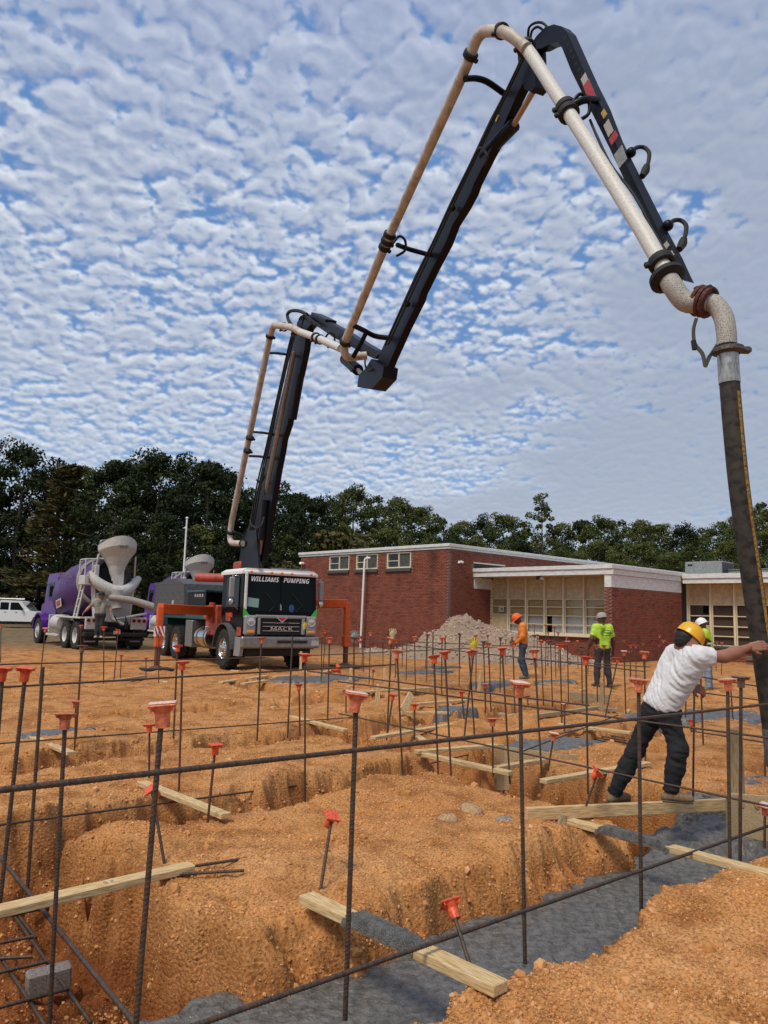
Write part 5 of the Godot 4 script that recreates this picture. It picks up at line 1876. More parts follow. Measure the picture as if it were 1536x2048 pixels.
	for i in range(9, path.size() - 4):
		var p: Vector3 = path[i]
		var q: Vector3 = path[i + 1]
		var d := Vector3(0.42, 0, 0.9).normalized() * 0.0865
		m.beam(p + d, q + d, 0.030, 0.008, 0.0, Vector3(0.42, 0, 0.9))
	part("yellow_stripe", m, M.hose_stripe, hose, hi)
	m = MB.new()
	var e0: Vector3 = path[-1]
	m.lathe(along(e0 + (path[-4] as Vector3 - e0) * 1.2, e0), [Vector2(0.089, 0), Vector2(0.092, 0.02), Vector2(0.093, 0.3), Vector2(0.087, 0.32)], 24)
	part("grey_mouth", m, M.splatter, hose, hi)

# ---------------------------------------------------------------- the mixer trucks, the pickup, the man on the step, the pole
func build_mixers() -> void:
	mat("purple", Color(0.085, 0.012, 0.25), 0.3, 0.0, "soft", Vector3.ONE)
	mat("drum_purple", Color(0.070, 0.026, 0.14), 0.42, 0.0, "soft", Vector3.ONE * 0.8)
	mat("mixer_white", Color(0.56, 0.555, 0.53), 0.5, 0.0, "soft", Vector3.ONE * 1.2)
	mat("mixer_grey", Color(0.36, 0.33, 0.29), 0.7, 0.0, "soft", Vector3.ONE * 1.2)
	mat("lilac", Color(0.42, 0.36, 0.55), 0.5)
	var fwd := Vector3(-0.630, 0, -0.7766)
	var at := Transform3D(Basis(Vector3(-0.7766, 0, 0.630), Vector3.UP, fwd), Vector3(-10.95, -0.02, -30.6))
	var t := thing("mixer_truck", "purple and white concrete mixer truck with a man standing on its rear step", "mixer truck", at, "concrete mixer trucks")
	var m := MB.new()
	# frame, rear end
	for s: float in [-1.0, 1.0]:
		m.bx(Vector3(s * 0.4, 0.95, 1.9), Vector3(0.12, 0.28, 6.8))
	m.bx(Vector3(0, 0.75, 1.9), Vector3(0.9, 0.2, 6.2))
	part("chassis", m, M.soot, t)
	m = MB.new()
	m.bx(Vector3(0, 0.60, -1.45), Vector3(2.4, 0.14, 0.3), 0.02)
	m.bx(Vector3(0, 0.42, -1.42), Vector3(2.3, 0.1, 0.1), 0.02)
	part("rear_step", m, M.soot, t)
	for s: float in [-1.0, 1.0]:
		m = MB.new()
		m.bx(Vector3(s * 0.86, 1.02, -1.48), Vector3(0.62, 0.46, 0.08), 0.02)
		var lp := part("lamp_panel", m, M.mixer_white, t)
		for k in 3:
			m = MB.new()
			m.cyl(Vector3(s * 0.86 + (k - 1) * 0.2, 1.12, -1.51), Vector3(s * 0.86 + (k - 1) * 0.2, 1.12, -1.545), 0.065, 14)
			part("tail_light", m, M.red_lens, lp)
		m = MB.new()
		m.bx(Vector3(s * 0.86, 0.34, -1.2), Vector3(0.66, 0.34, 0.03))
		var fl := part("mud_flap", m, M.soot, t)
		m = MB.new()
		m.bx(Vector3(s * 0.86, 0.34, -1.22), Vector3(0.42, 0.06, 0.006))
		part("lettering_strip", m, M.lilac, fl)
		m = MB.new()
		m.bx(Vector3(s * 1.08, 1.2, 0.3), Vector3(0.36, 0.06, 2.9), 0.01)
		part("mudguard", m, M.mixer_white, t)
		for z: float in [-0.62, 0.62]:
			wheel(t, Vector3(s * 1.10, 0.53, z), 0.53, 0.28, s, M.mixer_white, true)
		wheel(t, Vector3(s * 1.03, 0.55, 4.5), 0.55, 0.32, s, M.mixer_white)
	m = MB.new()
	m.bx(Vector3(0.0, 0.68, -1.62), Vector3(0.26, 0.12, 0.02))
	part("number_plate", m, M.sticker, t)
	# drum
	var ax := along(Vector3(0, 1.75, 3.6), Vector3(0, 2.86, -0.7))
	m = MB.new()
	m.lathe(ax, [Vector2(0.0, 0.0), Vector2(0.55, 0.02), Vector2(0.98, 0.3), Vector2(1.18, 0.85), Vector2(1.24, 1.4), Vector2(1.24, 1.9), Vector2(1.15, 2.5), Vector2(0.92, 3.4), Vector2(0.66, 4.28)], 40)
	var drum := part("drum", m, M.drum_purple, t)
	m = MB.new()
	m.lathe(ax, [Vector2(0.665, 4.26), Vector2(0.74, 4.28), Vector2(0.74, 4.43), Vector2(0.6, 4.46), Vector2(0.45, 4.1), Vector2(0, 4.0)], 32)
	part("drum_mouth", m, M.soot, drum)
	m = MB.new()
	m.lathe(ax, [Vector2(0.94, 3.30), Vector2(1.02, 3.32), Vector2(1.01, 3.48), Vector2(0.92, 3.50)], 36)
	part("roller_ring", m, M.mixer_grey, drum)
	# white swirl and lettering on the drum's left flank
	var lin := []
	for i in 15:
		var u := i / 14.0
		var yy := 0.8 + 2.0 * u
		var ang := 0.35 + 0.45 * sin(u * 7.0)
		var rr := 1.24 - 0.06 * absf(yy - 1.65)
		lin.append(ax * Vector3(cos(ang) * rr * -1.0, yy, sin(ang) * rr))
	m = MB.new()
	m.tube(lin, 0.018, 5)
	part("swirl", m, M.lilac, drum)
	for word in [["WEREDU", 0.98, 0.30, 2.3], ["Mix", 0.62, 0.24, 2.2]]:
		digits(drum, word[0], Transform3D(Basis(Vector3(0, 0, -1), Vector3(0.62, 0.8, 0).normalized(), Vector3(1, -0.6, 0).normalized()), Vector3(1.14, (word[1] as float) + 1.85, 1.5)), word[2], M.lilac)
	m = MB.new()
	m.box(Transform3D(Basis.from_euler(Vector3(0.18, 0, -0.12)), Vector3(1.205, 1.72, 1.75)), Vector3(0.02, 0.32, 0.62))
	var pl := part("plate", m, M.mixer_white, drum)
	m = MB.new()
	m.box(Transform3D(Basis.from_euler(Vector3(0.18, 0, -0.12)), Vector3(1.213, 1.72, 1.75)), Vector3(0.02, 0.2, 0.46))
	part("plate_print", m, M.sticker_red, pl)
	# pedestal, hopper, collector, chute
	m = MB.new()
	for s: float in [-1.0, 1.0]:
		m.beam(Vector3(s * 0.62, 0.95, -1.0), Vector3(s * 0.80, 2.75, -0.85), 0.10, 0.16, 0.01)
		m.beam(Vector3(s * 0.80, 2.7, -0.9), Vector3(s * 0.72, 3.6, -1.1), 0.06, 0.08, 0.01)
	m.bx(Vector3(0, 1.6, -0.95), Vector3(1.3, 1.1, 0.12), 0.02)
	part("rear_pedestal", m, M.mixer_white, t)
	m = MB.new()
	var hx := Transform3D(Basis(Vector3(1, 0, 0), 0.10), Vector3(0, 2.62, -1.16))
	m.lathe(hx, [Vector2(0.14, 0.0), Vector2(0.24, 0.25), Vector2(0.33, 0.55), Vector2(0.50, 0.88), Vector2(0.70, 1.14), Vector2(0.72, 1.36), Vector2(0.69, 1.36), Vector2(0.47, 0.90), Vector2(0.27, 0.62), Vector2(0.17, 0.0)], 28, PI * 1.35, PI * 0.5 - PI * 1.35 * 0.5 + PI)
	m.prism(hx * Transform3D(Basis(), Vector3(0, 0.02, -0.21)), PackedVector2Array([Vector2(-0.21, 0.4), Vector2(-0.2, -0.14), Vector2(-0.1, -0.24), Vector2(0.1, -0.24), Vector2(0.2, -0.14), Vector2(0.21, 0.4)]), 0.03)
	for i in m.v.size():                            # the back plate stands up in the middle
		var q := hx.affine_inverse() * m.v[i]
		if q.y > 0.9 and q.z < 0.0:
			m.v[i] += hx.basis.y * (0.30 * pow(-q.z / 0.72, 1.5) * (q.y - 0.9) / 0.46)
	var hp := part("charge_hopper", m, M.mixer_white, t)
	digits(hp, "bedi", hx * Transform3D(Basis(Vector3(-1, 0, 0), Vector3(0, 1, 0), Vector3(0, 0, -1)), Vector3(0.02, 1.24, -0.728)), 0.13, M.ink, "lettering", false)
	m = MB.new()
	var col := curve([Vector3(0.95, 2.92, -0.9), Vector3(0.72, 2.55, -1.15), Vector3(0.3, 2.28, -1.3), Vector3(-0.1, 2.22, -1.34), Vector3(-0.55, 2.4, -1.2), Vector3(-0.98, 2.78, -0.9)], 6)
	var rad := []
	for i in col.size():
		rad.append(0.12 + 0.13 * sin(PI * i / (col.size() - 1)))
	m.tube(col, rad, 16)
	part("collector", m, M.mixer_white, t)
	m = MB.new()
	m.lathe(along(Vector3(0.05, 2.2, -1.3), Vector3(0.0, 1.55, -1.45)), [Vector2(0.34, 0), Vector2(0.2, 0.5), Vector2(0.2, 0.65)], 20)
	part("chute_funnel", m, M.mixer_white, t)
	m = MB.new()
	m.tube(curve([Vector3(0.35, 1.98, -1.5), Vector3(-0.4, 1.90, -1.75), Vector3(-1.2, 1.66, -2.0), Vector3(-2.0, 1.36, -2.2)], 5), [0.11, 0.12, 0.125, 0.13, 0.135, 0.14, 0.14, 0.145, 0.15, 0.15, 0.155, 0.16, 0.16, 0.165, 0.17, 0.17], 14)
	part("discharge_chute", m, M.mixer_grey, t)
	m = MB.new()
	m.cyl(Vector3(0.1, 1.15, -1.3), Vector3(-1.0, 1.42, -1.9), 0.05, 10)
	m.tube([Vector3(0.15, 1.45, -1.3), Vector3(0.1, 1.2, -1.3), Vector3(-0.3, 0.98, -1.45)], 0.07, 8)
	part("chute_ram", m, M.mixer_white, t)
	m = MB.new()
	m.tube(curve([Vector3(0.1, 1.3, -1.5), Vector3(-0.1, 0.95, -1.6), Vector3(-0.35, 1.0, -1.6), Vector3(-0.3, 1.3, -1.55)]), 0.03, 6)
	part("hydraulic_hose", m, M.soot, t)
	# ladder and platform on the left rear
	m = MB.new()
	for e: float in [0.0, 0.34]:
		m.beam(Vector3(1.12, 1.15, 0.05 - e), Vector3(0.98, 2.75, -0.35 - e), 0.05, 0.08, 0.008)
	for k in 5:
		var u := (k + 0.6) / 5.4
		m.cyl(Vector3(1.12 - 0.14 * u, 1.15 + 1.6 * u, 0.05 - 0.4 * u), Vector3(1.12 - 0.14 * u, 1.15 + 1.6 * u, -0.29 - 0.4 * u), 0.02, 6)
	part("ladder", m, M.mixer_white, t)
	m = MB.new()
	m.bx(Vector3(0.92, 2.62, -0.72), Vector3(0.5, 0.36, 0.7), 0.02)
	m.bx(Vector3(0.75, 2.95, -1.0), Vector3(0.16, 0.5, 0.3), 0.02)
	var pf := part("platform", m, M.mixer_white, t)
	for k in 4:
		m = MB.new()
		m.box(Transform3D(Basis(Vector3(0, 0, 1), 0.5), Vector3(0.94, 2.52 + k * 0.085, -1.075)), Vector3(0.2, 0.03, 0.012))
		part("louvre", m, M.soot, pf)
	m = MB.new()
	m.tube(arc_path([Vector3(1.16, 2.8, -0.4), Vector3(1.16, 3.4, -0.4), Vector3(1.16, 3.4, -1.05), Vector3(0.5, 3.45, -1.05)], 0.08), 0.028, 8)
	m.cyl(Vector3(1.16, 2.8, -1.04), Vector3(1.16, 3.4, -1.04), 0.028, 8)
	m.cyl(Vector3(0.9, 2.8, -1.05), Vector3(0.9, 3.42, -1.05), 0.028, 8)
	part("hand_rail", m, M.mixer_white, t)
	m = MB.new()
	m.tube(arc_path([Vector3(0.66, 3.6, -1.0), Vector3(0.66, 4.15, -1.0), Vector3(-0.1, 4.2, -1.0)], 0.1), 0.035, 8)
	part("water_pipe", m, M.steel, t)
	# tank, cab, bonnet
	m = MB.new()
	m.cyl(Vector3(1.0, 0.95, 1.35), Vector3(1.0, 0.95, 2.35), 0.33, 22)
	part("water_tank", m, M.mixer_white, t)
	m = MB.new()
	m.bx(Vector3(0.98, 0.9, 2.8), Vector3(0.5, 0.72, 0.1), 0.02)
	m.bx(Vector3(1.0, 0.45, 2.5), Vector3(0.36, 0.1, 1.6), 0.02)
	part("step", m, M.mixer_white, t)
	m = MB.new()
	m.prism(Transform3D(Basis(Vector3(0, 0, 1), Vector3.UP, Vector3(-1, 0, 0)), Vector3.ZERO), PackedVector2Array([Vector2(2.75, 1.0), Vector2(2.75, 2.85), Vector2(2.9, 2.98), Vector2(4.0, 2.95), Vector2(4.2, 2.75), Vector2(4.4, 1.95), Vector2(4.4, 1.0)]), 2.0)
	var cab := part("cab", m, M.purple, t)
	for s: float in [-1.0, 1.0]:
		m = MB.new()
		m.prism(Transform3D(Basis(Vector3(0, 0, 1), Vector3.UP, Vector3(-1, 0, 0)), Vector3(s * 1.0, 0, 0)), PackedVector2Array([Vector2(3.2, 2.0), Vector2(3.2, 2.6), Vector2(3.9, 2.6), Vector2(4.1, 2.0)]), 0.02)
		part("side_window", m, M.wind_glass, cab)
		m = MB.new()
		m.bx(Vector3(s * 1.28, 2.15, 4.4), Vector3(0.2, 0.62, 0.07), 0.03)
		m.tube([Vector3(s * 1.0, 2.5, 4.1), Vector3(s * 1.28, 2.5, 4.4), Vector3(s * 1.28, 1.85, 4.4)], 0.02, 6)
		part("mirror", m, M.truck_black, t)
	m = MB.new()
	m.bx(Vector3(0, 2.3, 2.74), Vector3(1.3, 0.5, 0.02))
	part("rear_window", m, M.wind_glass, cab)
	m = MB.new()
	m.prism(Transform3D(Basis(Vector3(0, 0, 1), Vector3.UP, Vector3(-1, 0, 0)), Vector3.ZERO), PackedVector2Array([Vector2(4.35, 0.9), Vector2(4.35, 1.95), Vector2(5.7, 1.65), Vector2(5.8, 0.9)]), 1.5)
	for s: float in [-1.0, 1.0]:
		m.lathe(Transform3D(Basis(Vector3(0, 0, 1), PI / 2), Vector3(s * 1.0, 0.6, 4.5)), [Vector2(0.64, -0.2), Vector2(0.72, -0.22), Vector2(0.72, 0.2), Vector2(0.64, 0.2)], 18, PI, -PI / 2)
	part("bonnet", m, M.purple, t)
	m = MB.new()
	m.bx(Vector3(0, 3.02, 3.5), Vector3(0.8, 0.12, 0.5), 0.05)
	part("roof_box", m, M.mixer_white, cab)
	# the second one waits behind the pump
	var t2: Node3D = t.duplicate()
	t2.name = numbered("mixer_truck")
	add_child(t2)
	var p2 := dp(408, 1218, 38.5)
	t2.transform = Transform3D(Basis(Vector3.UP, -0.12) * at.basis, Vector3(p2.x - 0.9, -0.02, p2.z - 0.9))
	tag(t2, "purple mixer truck half hidden behind the pump truck's grey covered deck", "mixer truck", "concrete mixer trucks")

func build_extras() -> void:
	# the white pickup
	var p := dp(28, 1210, 55.0)
	var at := Transform3D(Basis(Vector3(0.05, 0, 1), Vector3.UP, Vector3(-1, 0, 0.05)).orthonormalized(), Vector3(p.x, -0.05, p.z))
	# local: z towards the tail (left in view is the tail), y up
	at.basis = Basis(Vector3(0, 0, -1), Vector3.UP, Vector3(1, 0, 0)) * Basis(Vector3.UP, 0.10)
	var t := thing("pickup_truck", "white crew cab pickup truck parked on the gravel at the edge of the wood", "pickup truck", at)
	mat("car_white", Color(0.74, 0.75, 0.76), 0.25)
	var side := Basis(Vector3(0, 0, 1), Vector3.UP, Vector3(-1, 0, 0))
	var m := MB.new()
	m.prism(Transform3D(side, Vector3.ZERO), PackedVector2Array([Vector2(-3.4, 0.55), Vector2(-3.4, 1.25), Vector2(-0.75, 1.25), Vector2(-0.7, 1.25), Vector2(1.35, 1.25), Vector2(2.75, 1.12), Vector2(2.9, 0.95), Vector2(2.9, 0.5), Vector2(2.4, 0.5), Vector2(2.3, 0.8), Vector2(2.0, 0.95), Vector2(1.7, 0.8), Vector2(1.6, 0.5), Vector2(-1.55, 0.5), Vector2(-1.65, 0.8), Vector2(-1.95, 0.95), Vector2(-2.25, 0.8), Vector2(-2.35, 0.5)]), 2.0)
	var body := part("body", m, M.car_white, t)
	m = MB.new()
	m.prism(Transform3D(side, Vector3.ZERO), PackedVector2Array([Vector2(-0.75, 1.25), Vector2(-0.68, 1.88), Vector2(-0.5, 1.95), Vector2(0.55, 1.93), Vector2(0.8, 1.86), Vector2(1.4, 1.25)]), 1.78)
	part("cab", m, M.car_white, t)
	for s: float in [-1.0, 1.0]:
		for q in [[-0.6, -0.02, -0.02], [0.08, 0.62, 1.02]]:
			m = MB.new()
			m.prism(Transform3D(side, Vector3(s * 0.89, 0, 0)), PackedVector2Array([Vector2(q[0], 1.28), Vector2(q[0] + 0.02, 1.80), Vector2(q[1], 1.80), Vector2(q[2], 1.28)]), 0.02)
			part("side_window", m, M.wind_glass, t)
		for z: float in [-0.2, 0.55]:
			m = MB.new()
			m.bx(Vector3(s * 1.01, 1.12, z), Vector3(0.02, 0.03, 0.14), 0.005)
			part("door_handle", m, M.truck_black, body)
		m = MB.new()
		m.bx(Vector3(s * 1.12, 1.35, 0.95), Vector3(0.2, 0.2, 0.1), 0.03)
		part("mirror", m, M.truck_black, t)
		for z: float in [-1.95, 2.0]:
			wheel(t, Vector3(s * 0.88, 0.41, z), 0.41, 0.27, s, M.steel)
	m = MB.new()
	m.box(Transform3D(Basis(Vector3(1, 0, 0), -0.76), Vector3(0, 1.58, 1.12)), Vector3(1.6, 0.02, 0.72))
	part("windscreen", m, M.wind_glass, t)
	m = MB.new()
	m.cyl(Vector3(-0.8, 1.9, -3.6), Vector3(-0.8, 1.98, 0.4), 0.05, 8)
	m.cyl(Vector3(0.8, 1.9, -3.6), Vector3(0.8, 1.98, 0.4), 0.05, 8)
	for s: float in [-1.0, 1.0]:
		for z: float in [-0.9, -3.1]:
			m.cyl(Vector3(s * 0.8, 1.2, z), Vector3(s * 0.8, 1.95, z), 0.045, 8)
		m.cyl(Vector3(s * 0.8, 1.3, -3.0), Vector3(s * 0.8, 1.85, -1.9), 0.03, 8)
	part("ladder_rack", m, M.soot, t)
	m = MB.new()
	m.cyl(Vector3(0, 2.02, -4.2), Vector3(0.0, 2.06, 0.7), 0.05, 8)
	part("rack_pipe", m, M.car_white, t)
	# the flagpole
	var fp := dp(363, 1218, 44.0)
	var pole := thing("flagpole", "thin white pole standing before the wood behind the mixer trucks", "pole", tx(Vector3(fp.x, -0.1, fp.z)))
	m = MB.new()
	m.tube([Vector3(0, 0, 0), Vector3(0, 6.85, 0)], [0.075, 0.045], 10)
	part("shaft", m, M.pvc, pole)
	m = MB.new()
	m.ball(Transform3D(Basis(), Vector3(0, 6.9, 0)), Vector3.ONE * 0.08, 10, 8)
	part("finial", m, M.pvc, pole)
	# stones lying on the clay
	mat("stone_pale", Color(0.62, 0.40, 0.22), 0.9, 0.0, "mottle", Vector3.ONE * 5.0, 1.0)
	mat("stone_grey", Color(0.48, 0.40, 0.33), 0.85, 0.0, "worn", Vector3.ONE * 6.0, 1.0)
	for q in [[942, 1622, 0.11, "stone_pale", "biggest of the pale stones lying on the clay before the worker's plank"], [898, 1640, 0.085, "stone_pale", "small round tan stone beside the biggest pale stone on the clay"], [1010, 1645, 0.075, "stone_grey", "grey and white stone lying on the clay near the worker's plank"], [364, 1882, 0.06, "stone_pale", "pale stone lodged in the crumbling edge of the trench"]]:
		var g := gp(q[0], q[1], 0.02)
		var s := site(g.x, g.z)
		var r: float = q[2]
		var sm := MB.new()
		sm.ball(Transform3D(), Vector3(r, r * 0.62, r * 0.8), 18, 12)
		for i in sm.v.size():
			sm.v[i] *= 1.0 + 0.28 * n_c.get_noise_3dv(sm.v[i] * 2.0 + g)
		single("stone", sm, M[q[3]], q[4], "stone", tx(Vector3(g.x, s.x + r * 0.02, g.z), rng.randf() * 3.0))
	# the concrete block in the pit
	var bp0 := gp(96, 1975, -0.58)
	var bm := MB.new()
	bm.bx(Vector3.ZERO, Vector3(0.24, 0.13, 0.09), 0.012)
	single("concrete_block", bm, mat("block_grey", Color(0.40, 0.36, 0.335), 0.9, 0.0, "mottle", Vector3.ONE * 8.0, 0.6), "grey concrete block standing on edge in the open pit", "block", Transform3D(Basis.from_euler(Vector3(0.1, 0.55, 0.06)), bp0 + Vector3(0, 0.045, 0)))
	# offcuts and scraps dropped about the site
	var spots := [[905, 1372, 12], [330, 1366, 20], [700, 1372, -30], [1010, 1430, 40], [840, 1470, 15], [545, 1412, -20], [1345, 1432, 30], [1255, 1420, -25], [470, 1345, 60], [880, 1352, 80], [1165, 1380, -50], [610, 1345, 35]]
	var where := ["near the long thin plank", "before the striped outrigger's leg", "before the concrete pad", "between the two concrete patches", "by the plank over the trench corner", "on the open clay before the pump truck's bumper", "beside the far concrete near the hose", "behind the worker in white", "under the pump truck's front bumper", "before the gravel pile", "before the worker in lime green", "beside the pump truck's concrete pad"]
	for i in spots.size():
		var g := gp(spots[i][0], spots[i][1], 0.02)
		var h := site(g.x, g.z)
		var om := MB.new()
		om.bx(Vector3.ZERO, Vector3(0.09, 0.035, 0.16 + 0.035 * (i % 5)), 0.003)
		single("lumber_offcut", om, M.pine if i % 3 else M.pine_grey, "short offcut of timber lying %s" % where[i], "offcut", Transform3D(Basis.from_euler(Vector3(0.05, deg_to_rad(spots[i][2]), 0.08)), Vector3(g.x, h.x + 0.018, g.z)))

# ---------------------------------------------------------------- planks, form boards, stakes
func plank(p0: Vector3, p1: Vector3, w: float, h: float, material: Material, label: String, called := "plank", up := Vector3.UP) -> Node3D:
	var d := (p1 - p0)
	var z := d.normalized()
	var x := up.cross(z).normalized()
	var m := MB.new()
	m.bx(Vector3.ZERO, Vector3(w, h, d.length()), 0.004)
	return single(called, m, material, label, called.replace("_", " "), Transform3D(Basis(x, z.cross(x), z), (p0 + p1) * 0.5))

func smear(node: Node3D, a: float, b: float, w: float, top: float) -> void:     # concrete slopped over a plank, from a to b along it
	var m := MB.new()
	var n := 26
	var k := 12
	var ring := func(i: int, j: int) -> Vector3:
		var u := float(i) / n
		var v := float(j) / k
		var zz := lerpf(a, b, u)
		var e := n_c.get_noise_2d(zz * 4.0, v * 3.0) * 0.5 + n_d.get_noise_2d(zz * 3.0, v * 5.0) * 0.3
		var thick := (0.024 + e * 0.022) * smoothstep(0.0, 0.12, u) * smoothstep(1.0, 0.88, u)
		var xx := lerpf(-w * 0.62, w * 0.62, v)
		var drop := -0.05 * smoothstep(0.42, 0.62, absf(v - 0.5) * 1.0 + 0.1) * (1.0 + e)
		return Vector3(xx, top + thick + drop, zz)
	for i in n:
		for j in k:
			var p0: Vector3 = ring.call(i, j)
			var p1: Vector3 = ring.call(i + 1, j)
			var p2: Vector3 = ring.call(i + 1, j + 1)
			var p3: Vector3 = ring.call(i, j + 1)
			m.quad(p0, p1, p2, p3, Vector3.UP)
	part("concrete_smear", m, M.splatter, node)

func build_lumber() -> void:
	# the big plank over the open pit
	var p := plank(gp(-60, 1836, 0.02), gp(383, 1733, 0.035), 0.10, 0.042, M.pine, "long clean pine plank laid across the open pit with the rebar mats")
	digits(p, "2 S", Transform3D(Basis(Vector3(0, 0, -1), Vector3(-1, 0, 0), Vector3(0, 1, 0)), Vector3(0, 0.0215, 0.1)), 0.035, M.stamp, "stamp", false, 0.001)
	# across the fresh concrete
	p = plank(gp(612, 1795, 0.045), gp(1002, 1978, 0.045), 0.10, 0.048, M.pine, "short thick plank across the poured trench, its middle buried in wet concrete")
	var half := gp(612, 1795, 0.045).distance_to(gp(1002, 1978, 0.045)) * 0.5
	smear(p, -half * 0.45, half * 0.30, 0.11, 0.022)
	plank(gp(283, 1566, 0.03), gp(452, 1632, 0.03), 0.09, 0.042, M.pine, "plank with a blue green mark bridging the empty trench before the standing bars")
	p = plank(gp(1052, 1628, 0.035), gp(1470, 1608, 0.035), 0.042, 0.10, M.pine, "long plank on edge under the feet of the worker in white")
	p = plank(gp(1140, 1643, 0.0), gp(1560, 1755, 0.02), 0.09, 0.045, M.pine, "plank running out from beneath the worker's plank, smeared with grey concrete")
	smear(p, -0.55, 0.08, 0.095, 0.02)
	p = plank(gp(52, 1470, 0.03), gp(143, 1507, 0.03), 0.09, 0.04, M.pine, "short plank edging the small concrete patch at the far trench")
	plank(gp(583, 1434, 0.03), gp(692, 1461, 0.03), 0.09, 0.04, M.pine, "plank bridging the far trench beyond the thick bar with the dusty cap")
	plank(gp(745, 1476, 0.05), gp(932, 1445, 0.05), 0.09, 0.04, M.pine, "plank lying over the trench corner below the leaning pair of bars")
	plank(gp(832, 1504, 0.06), gp(992, 1491, 0.06), 0.09, 0.04, M.pine, "far bar of the triangle of planks beside the plywood form")
	plank(gp(838, 1507, 0.03), gp(1022, 1547, 0.03), 0.09, 0.045, M.pine, "near bar of the triangle of planks beside the plywood form")
	plank(gp(992, 1536, 0.05), gp(1096, 1519, 0.05), 0.08, 0.04, M.pine, "short batten propped against the plywood form")
	plank(gp(1086, 1563, 0.04), gp(1296, 1527, 0.04), 0.09, 0.042, M.pine, "plank that runs behind the worker's legs from the plywood form")
	plank(gp(798, 1426, 0.05), gp(898, 1426, 0.05), 0.09, 0.04, M.pine, "short plank before the dark concrete patch in the middle of the site")
	plank(gp(835, 1408, 0.05), gp(968, 1398, 0.05), 0.09, 0.04, M.pine, "thin plank behind the dark concrete patch in the middle of the site")
	plank(gp(700, 1386, 0.05), gp(862, 1376, 0.05), 0.09, 0.04, M.pine, "long thin plank beyond the leaning board")
	plank(gp(1072, 1432, 0.08), gp(1200, 1415, 0.08), 0.09, 0.06, M.pine_grey, "weathered plank before the feet of the worker in lime green")
	plank(gp(1117, 1449, 0.04), gp(1262, 1466, 0.04), 0.09, 0.04, M.pine, "plank over the trench full of rebar left of the worker in white")
	plank(gp(1196, 1419, 0.06), gp(1236, 1420, 0.06), 0.09, 0.05, M.pine_grey, "stub of board at the foot of the grey stake")
	plank(gp(1140, 1392, 0.1), gp(1218, 1398, 0.1), 0.04, 0.16, M.pine_grey, "grey form board standing on edge near the worker in lime green")
	for q in [[441, 1365, 533, 1352, "plank flat on the clay before the pump truck's front wheel"], [485, 1368, 530, 1362, "short plank beside a flat one before the pump truck's front wheel"], [548, 1354, 580, 1352, "stub of plank at the edge of the concrete by the pump truck"], [640, 1346, 668, 1340, "stub of plank by the plain outrigger's pad"], [232, 1361, 290, 1352, "warped plank lying before the striped outrigger"]]:
		plank(gp(q[0], q[1], 0.05), gp(q[2], q[3], 0.05), 0.12, 0.04, M.pine_grey if (q[0] as float) < 300.0 else M.pine, q[4])
	# uprights and leaning boards
	for q in [[757, 1394, 756, 1368, 12.6, "short upright stake in front of the concrete pad"], [701, 1352, 702, 1336, 17.0, "small upright stake beside the fallen cap"], [768, 1353, 770, 1336, 18.0, "small upright stake behind the leaning board"], [957, 1377, 961, 1342, 16.0, "upright stake before the worker in orange"], [1204, 1418, 1204, 1364, 13.5, "grey upright stake between the boots of the worker in lime green"], [601, 1336, 602, 1303, 20.0, "upright stake beside the pump truck's front wheel"], [1036, 1474, 1038, 1456, 9.3, "stub of stake beside the thick bar at the plywood form"], [754, 1404, 754, 1386, 13.0, "thin stake at the end of the long thin plank"]]:
		var a := dp(q[0], (q[1] as float) + 8.0, q[4])
		var b := dp(q[2], q[3], q[4])
		plank(a, b, 0.06, 0.045, M.pine_grey if (q[0] as float) > 1100.0 else M.pine, q[5], "stake", Vector3(0, 0, 1))
	plank(dp(805, 1422, 12.0), dp(823, 1388, 12.6), 0.12, 0.03, M.pine, "pale board leaning aslant out of the trench", "board", Vector3(0.3, 0.1, 1))
	plank(dp(1120, 1655, 6.2), dp(1128, 1628, 6.2), 0.05, 0.05, M.pine_grey, "stub of stake propping the near end of the worker's plank", "stake", Vector3(0, 0, 1))
	var big := plank(dp(1478, 1640, 6.9), dp(1470, 1458, 6.9), 0.045, 0.11, M.pine_grey, "tall grey board standing upright beside the worker's plank", "board", Vector3(0.6, 0, 0.8))
	big.set_meta("category", "board")
	# form boxes
	var f := thing("form_box", "plywood form box with wet concrete behind it, left of the worker in white", "form box", tx(gp(1070, 1550, -0.3)))
	var fi := tx(-gp(1070, 1550, -0.3))
	var f0 := gp(1000, 1496, 0.0)
	var f1 := gp(1140, 1516, 0.0)
	var m := MB.new()
	m.beam(f0 + Vector3(0, -0.23, 0), f1 + Vector3(0, -0.23, 0), 0.024, 0.52, 0.003)
	part("side_board", m, M.plywood, f, fi)
	m = MB.new()
	m.beam(f1 + Vector3(0.02, 0.05, 0.05), f1 + Vector3(0.02, -0.5, 0.05), 0.09, 0.045, 0.004, Vector3(0, 0, 1))
	part("corner_post", m, M.pine_grey, f, fi)
	m = MB.new()
	m.beam(f0 + Vector3(0, 0.05, 0.03), f0 + Vector3(0, -0.5, 0.03), 0.09, 0.045, 0.004, Vector3(0, 0, 1))
	part("corner_post", m, M.pine_grey, f, fi)
	m = MB.new()
	m.beam(f0 + Vector3(0.0, -0.20, 0.05), f1 + Vector3(0.0, -0.20, 0.05), 0.03, 0.06, 0.004)
	part("batten", m, M.plywood, f, fi)
	f = thing("form_box", "plywood form box at the foot of the hose, beside the tall upright board", "form box", tx(gp(1510, 1640, -0.3)))
	fi = tx(-gp(1510, 1640, -0.3))
	f0 = dp(1462, 1586, 6.75)
	f1 = dp(1590, 1596, 6.5)
	m = MB.new()
	m.beam(f0 + Vector3(0, -0.18, 0), f1 + Vector3(0, -0.18, 0), 0.024, 0.36, 0.003)
	part("side_board", m, M.plywood, f, fi)
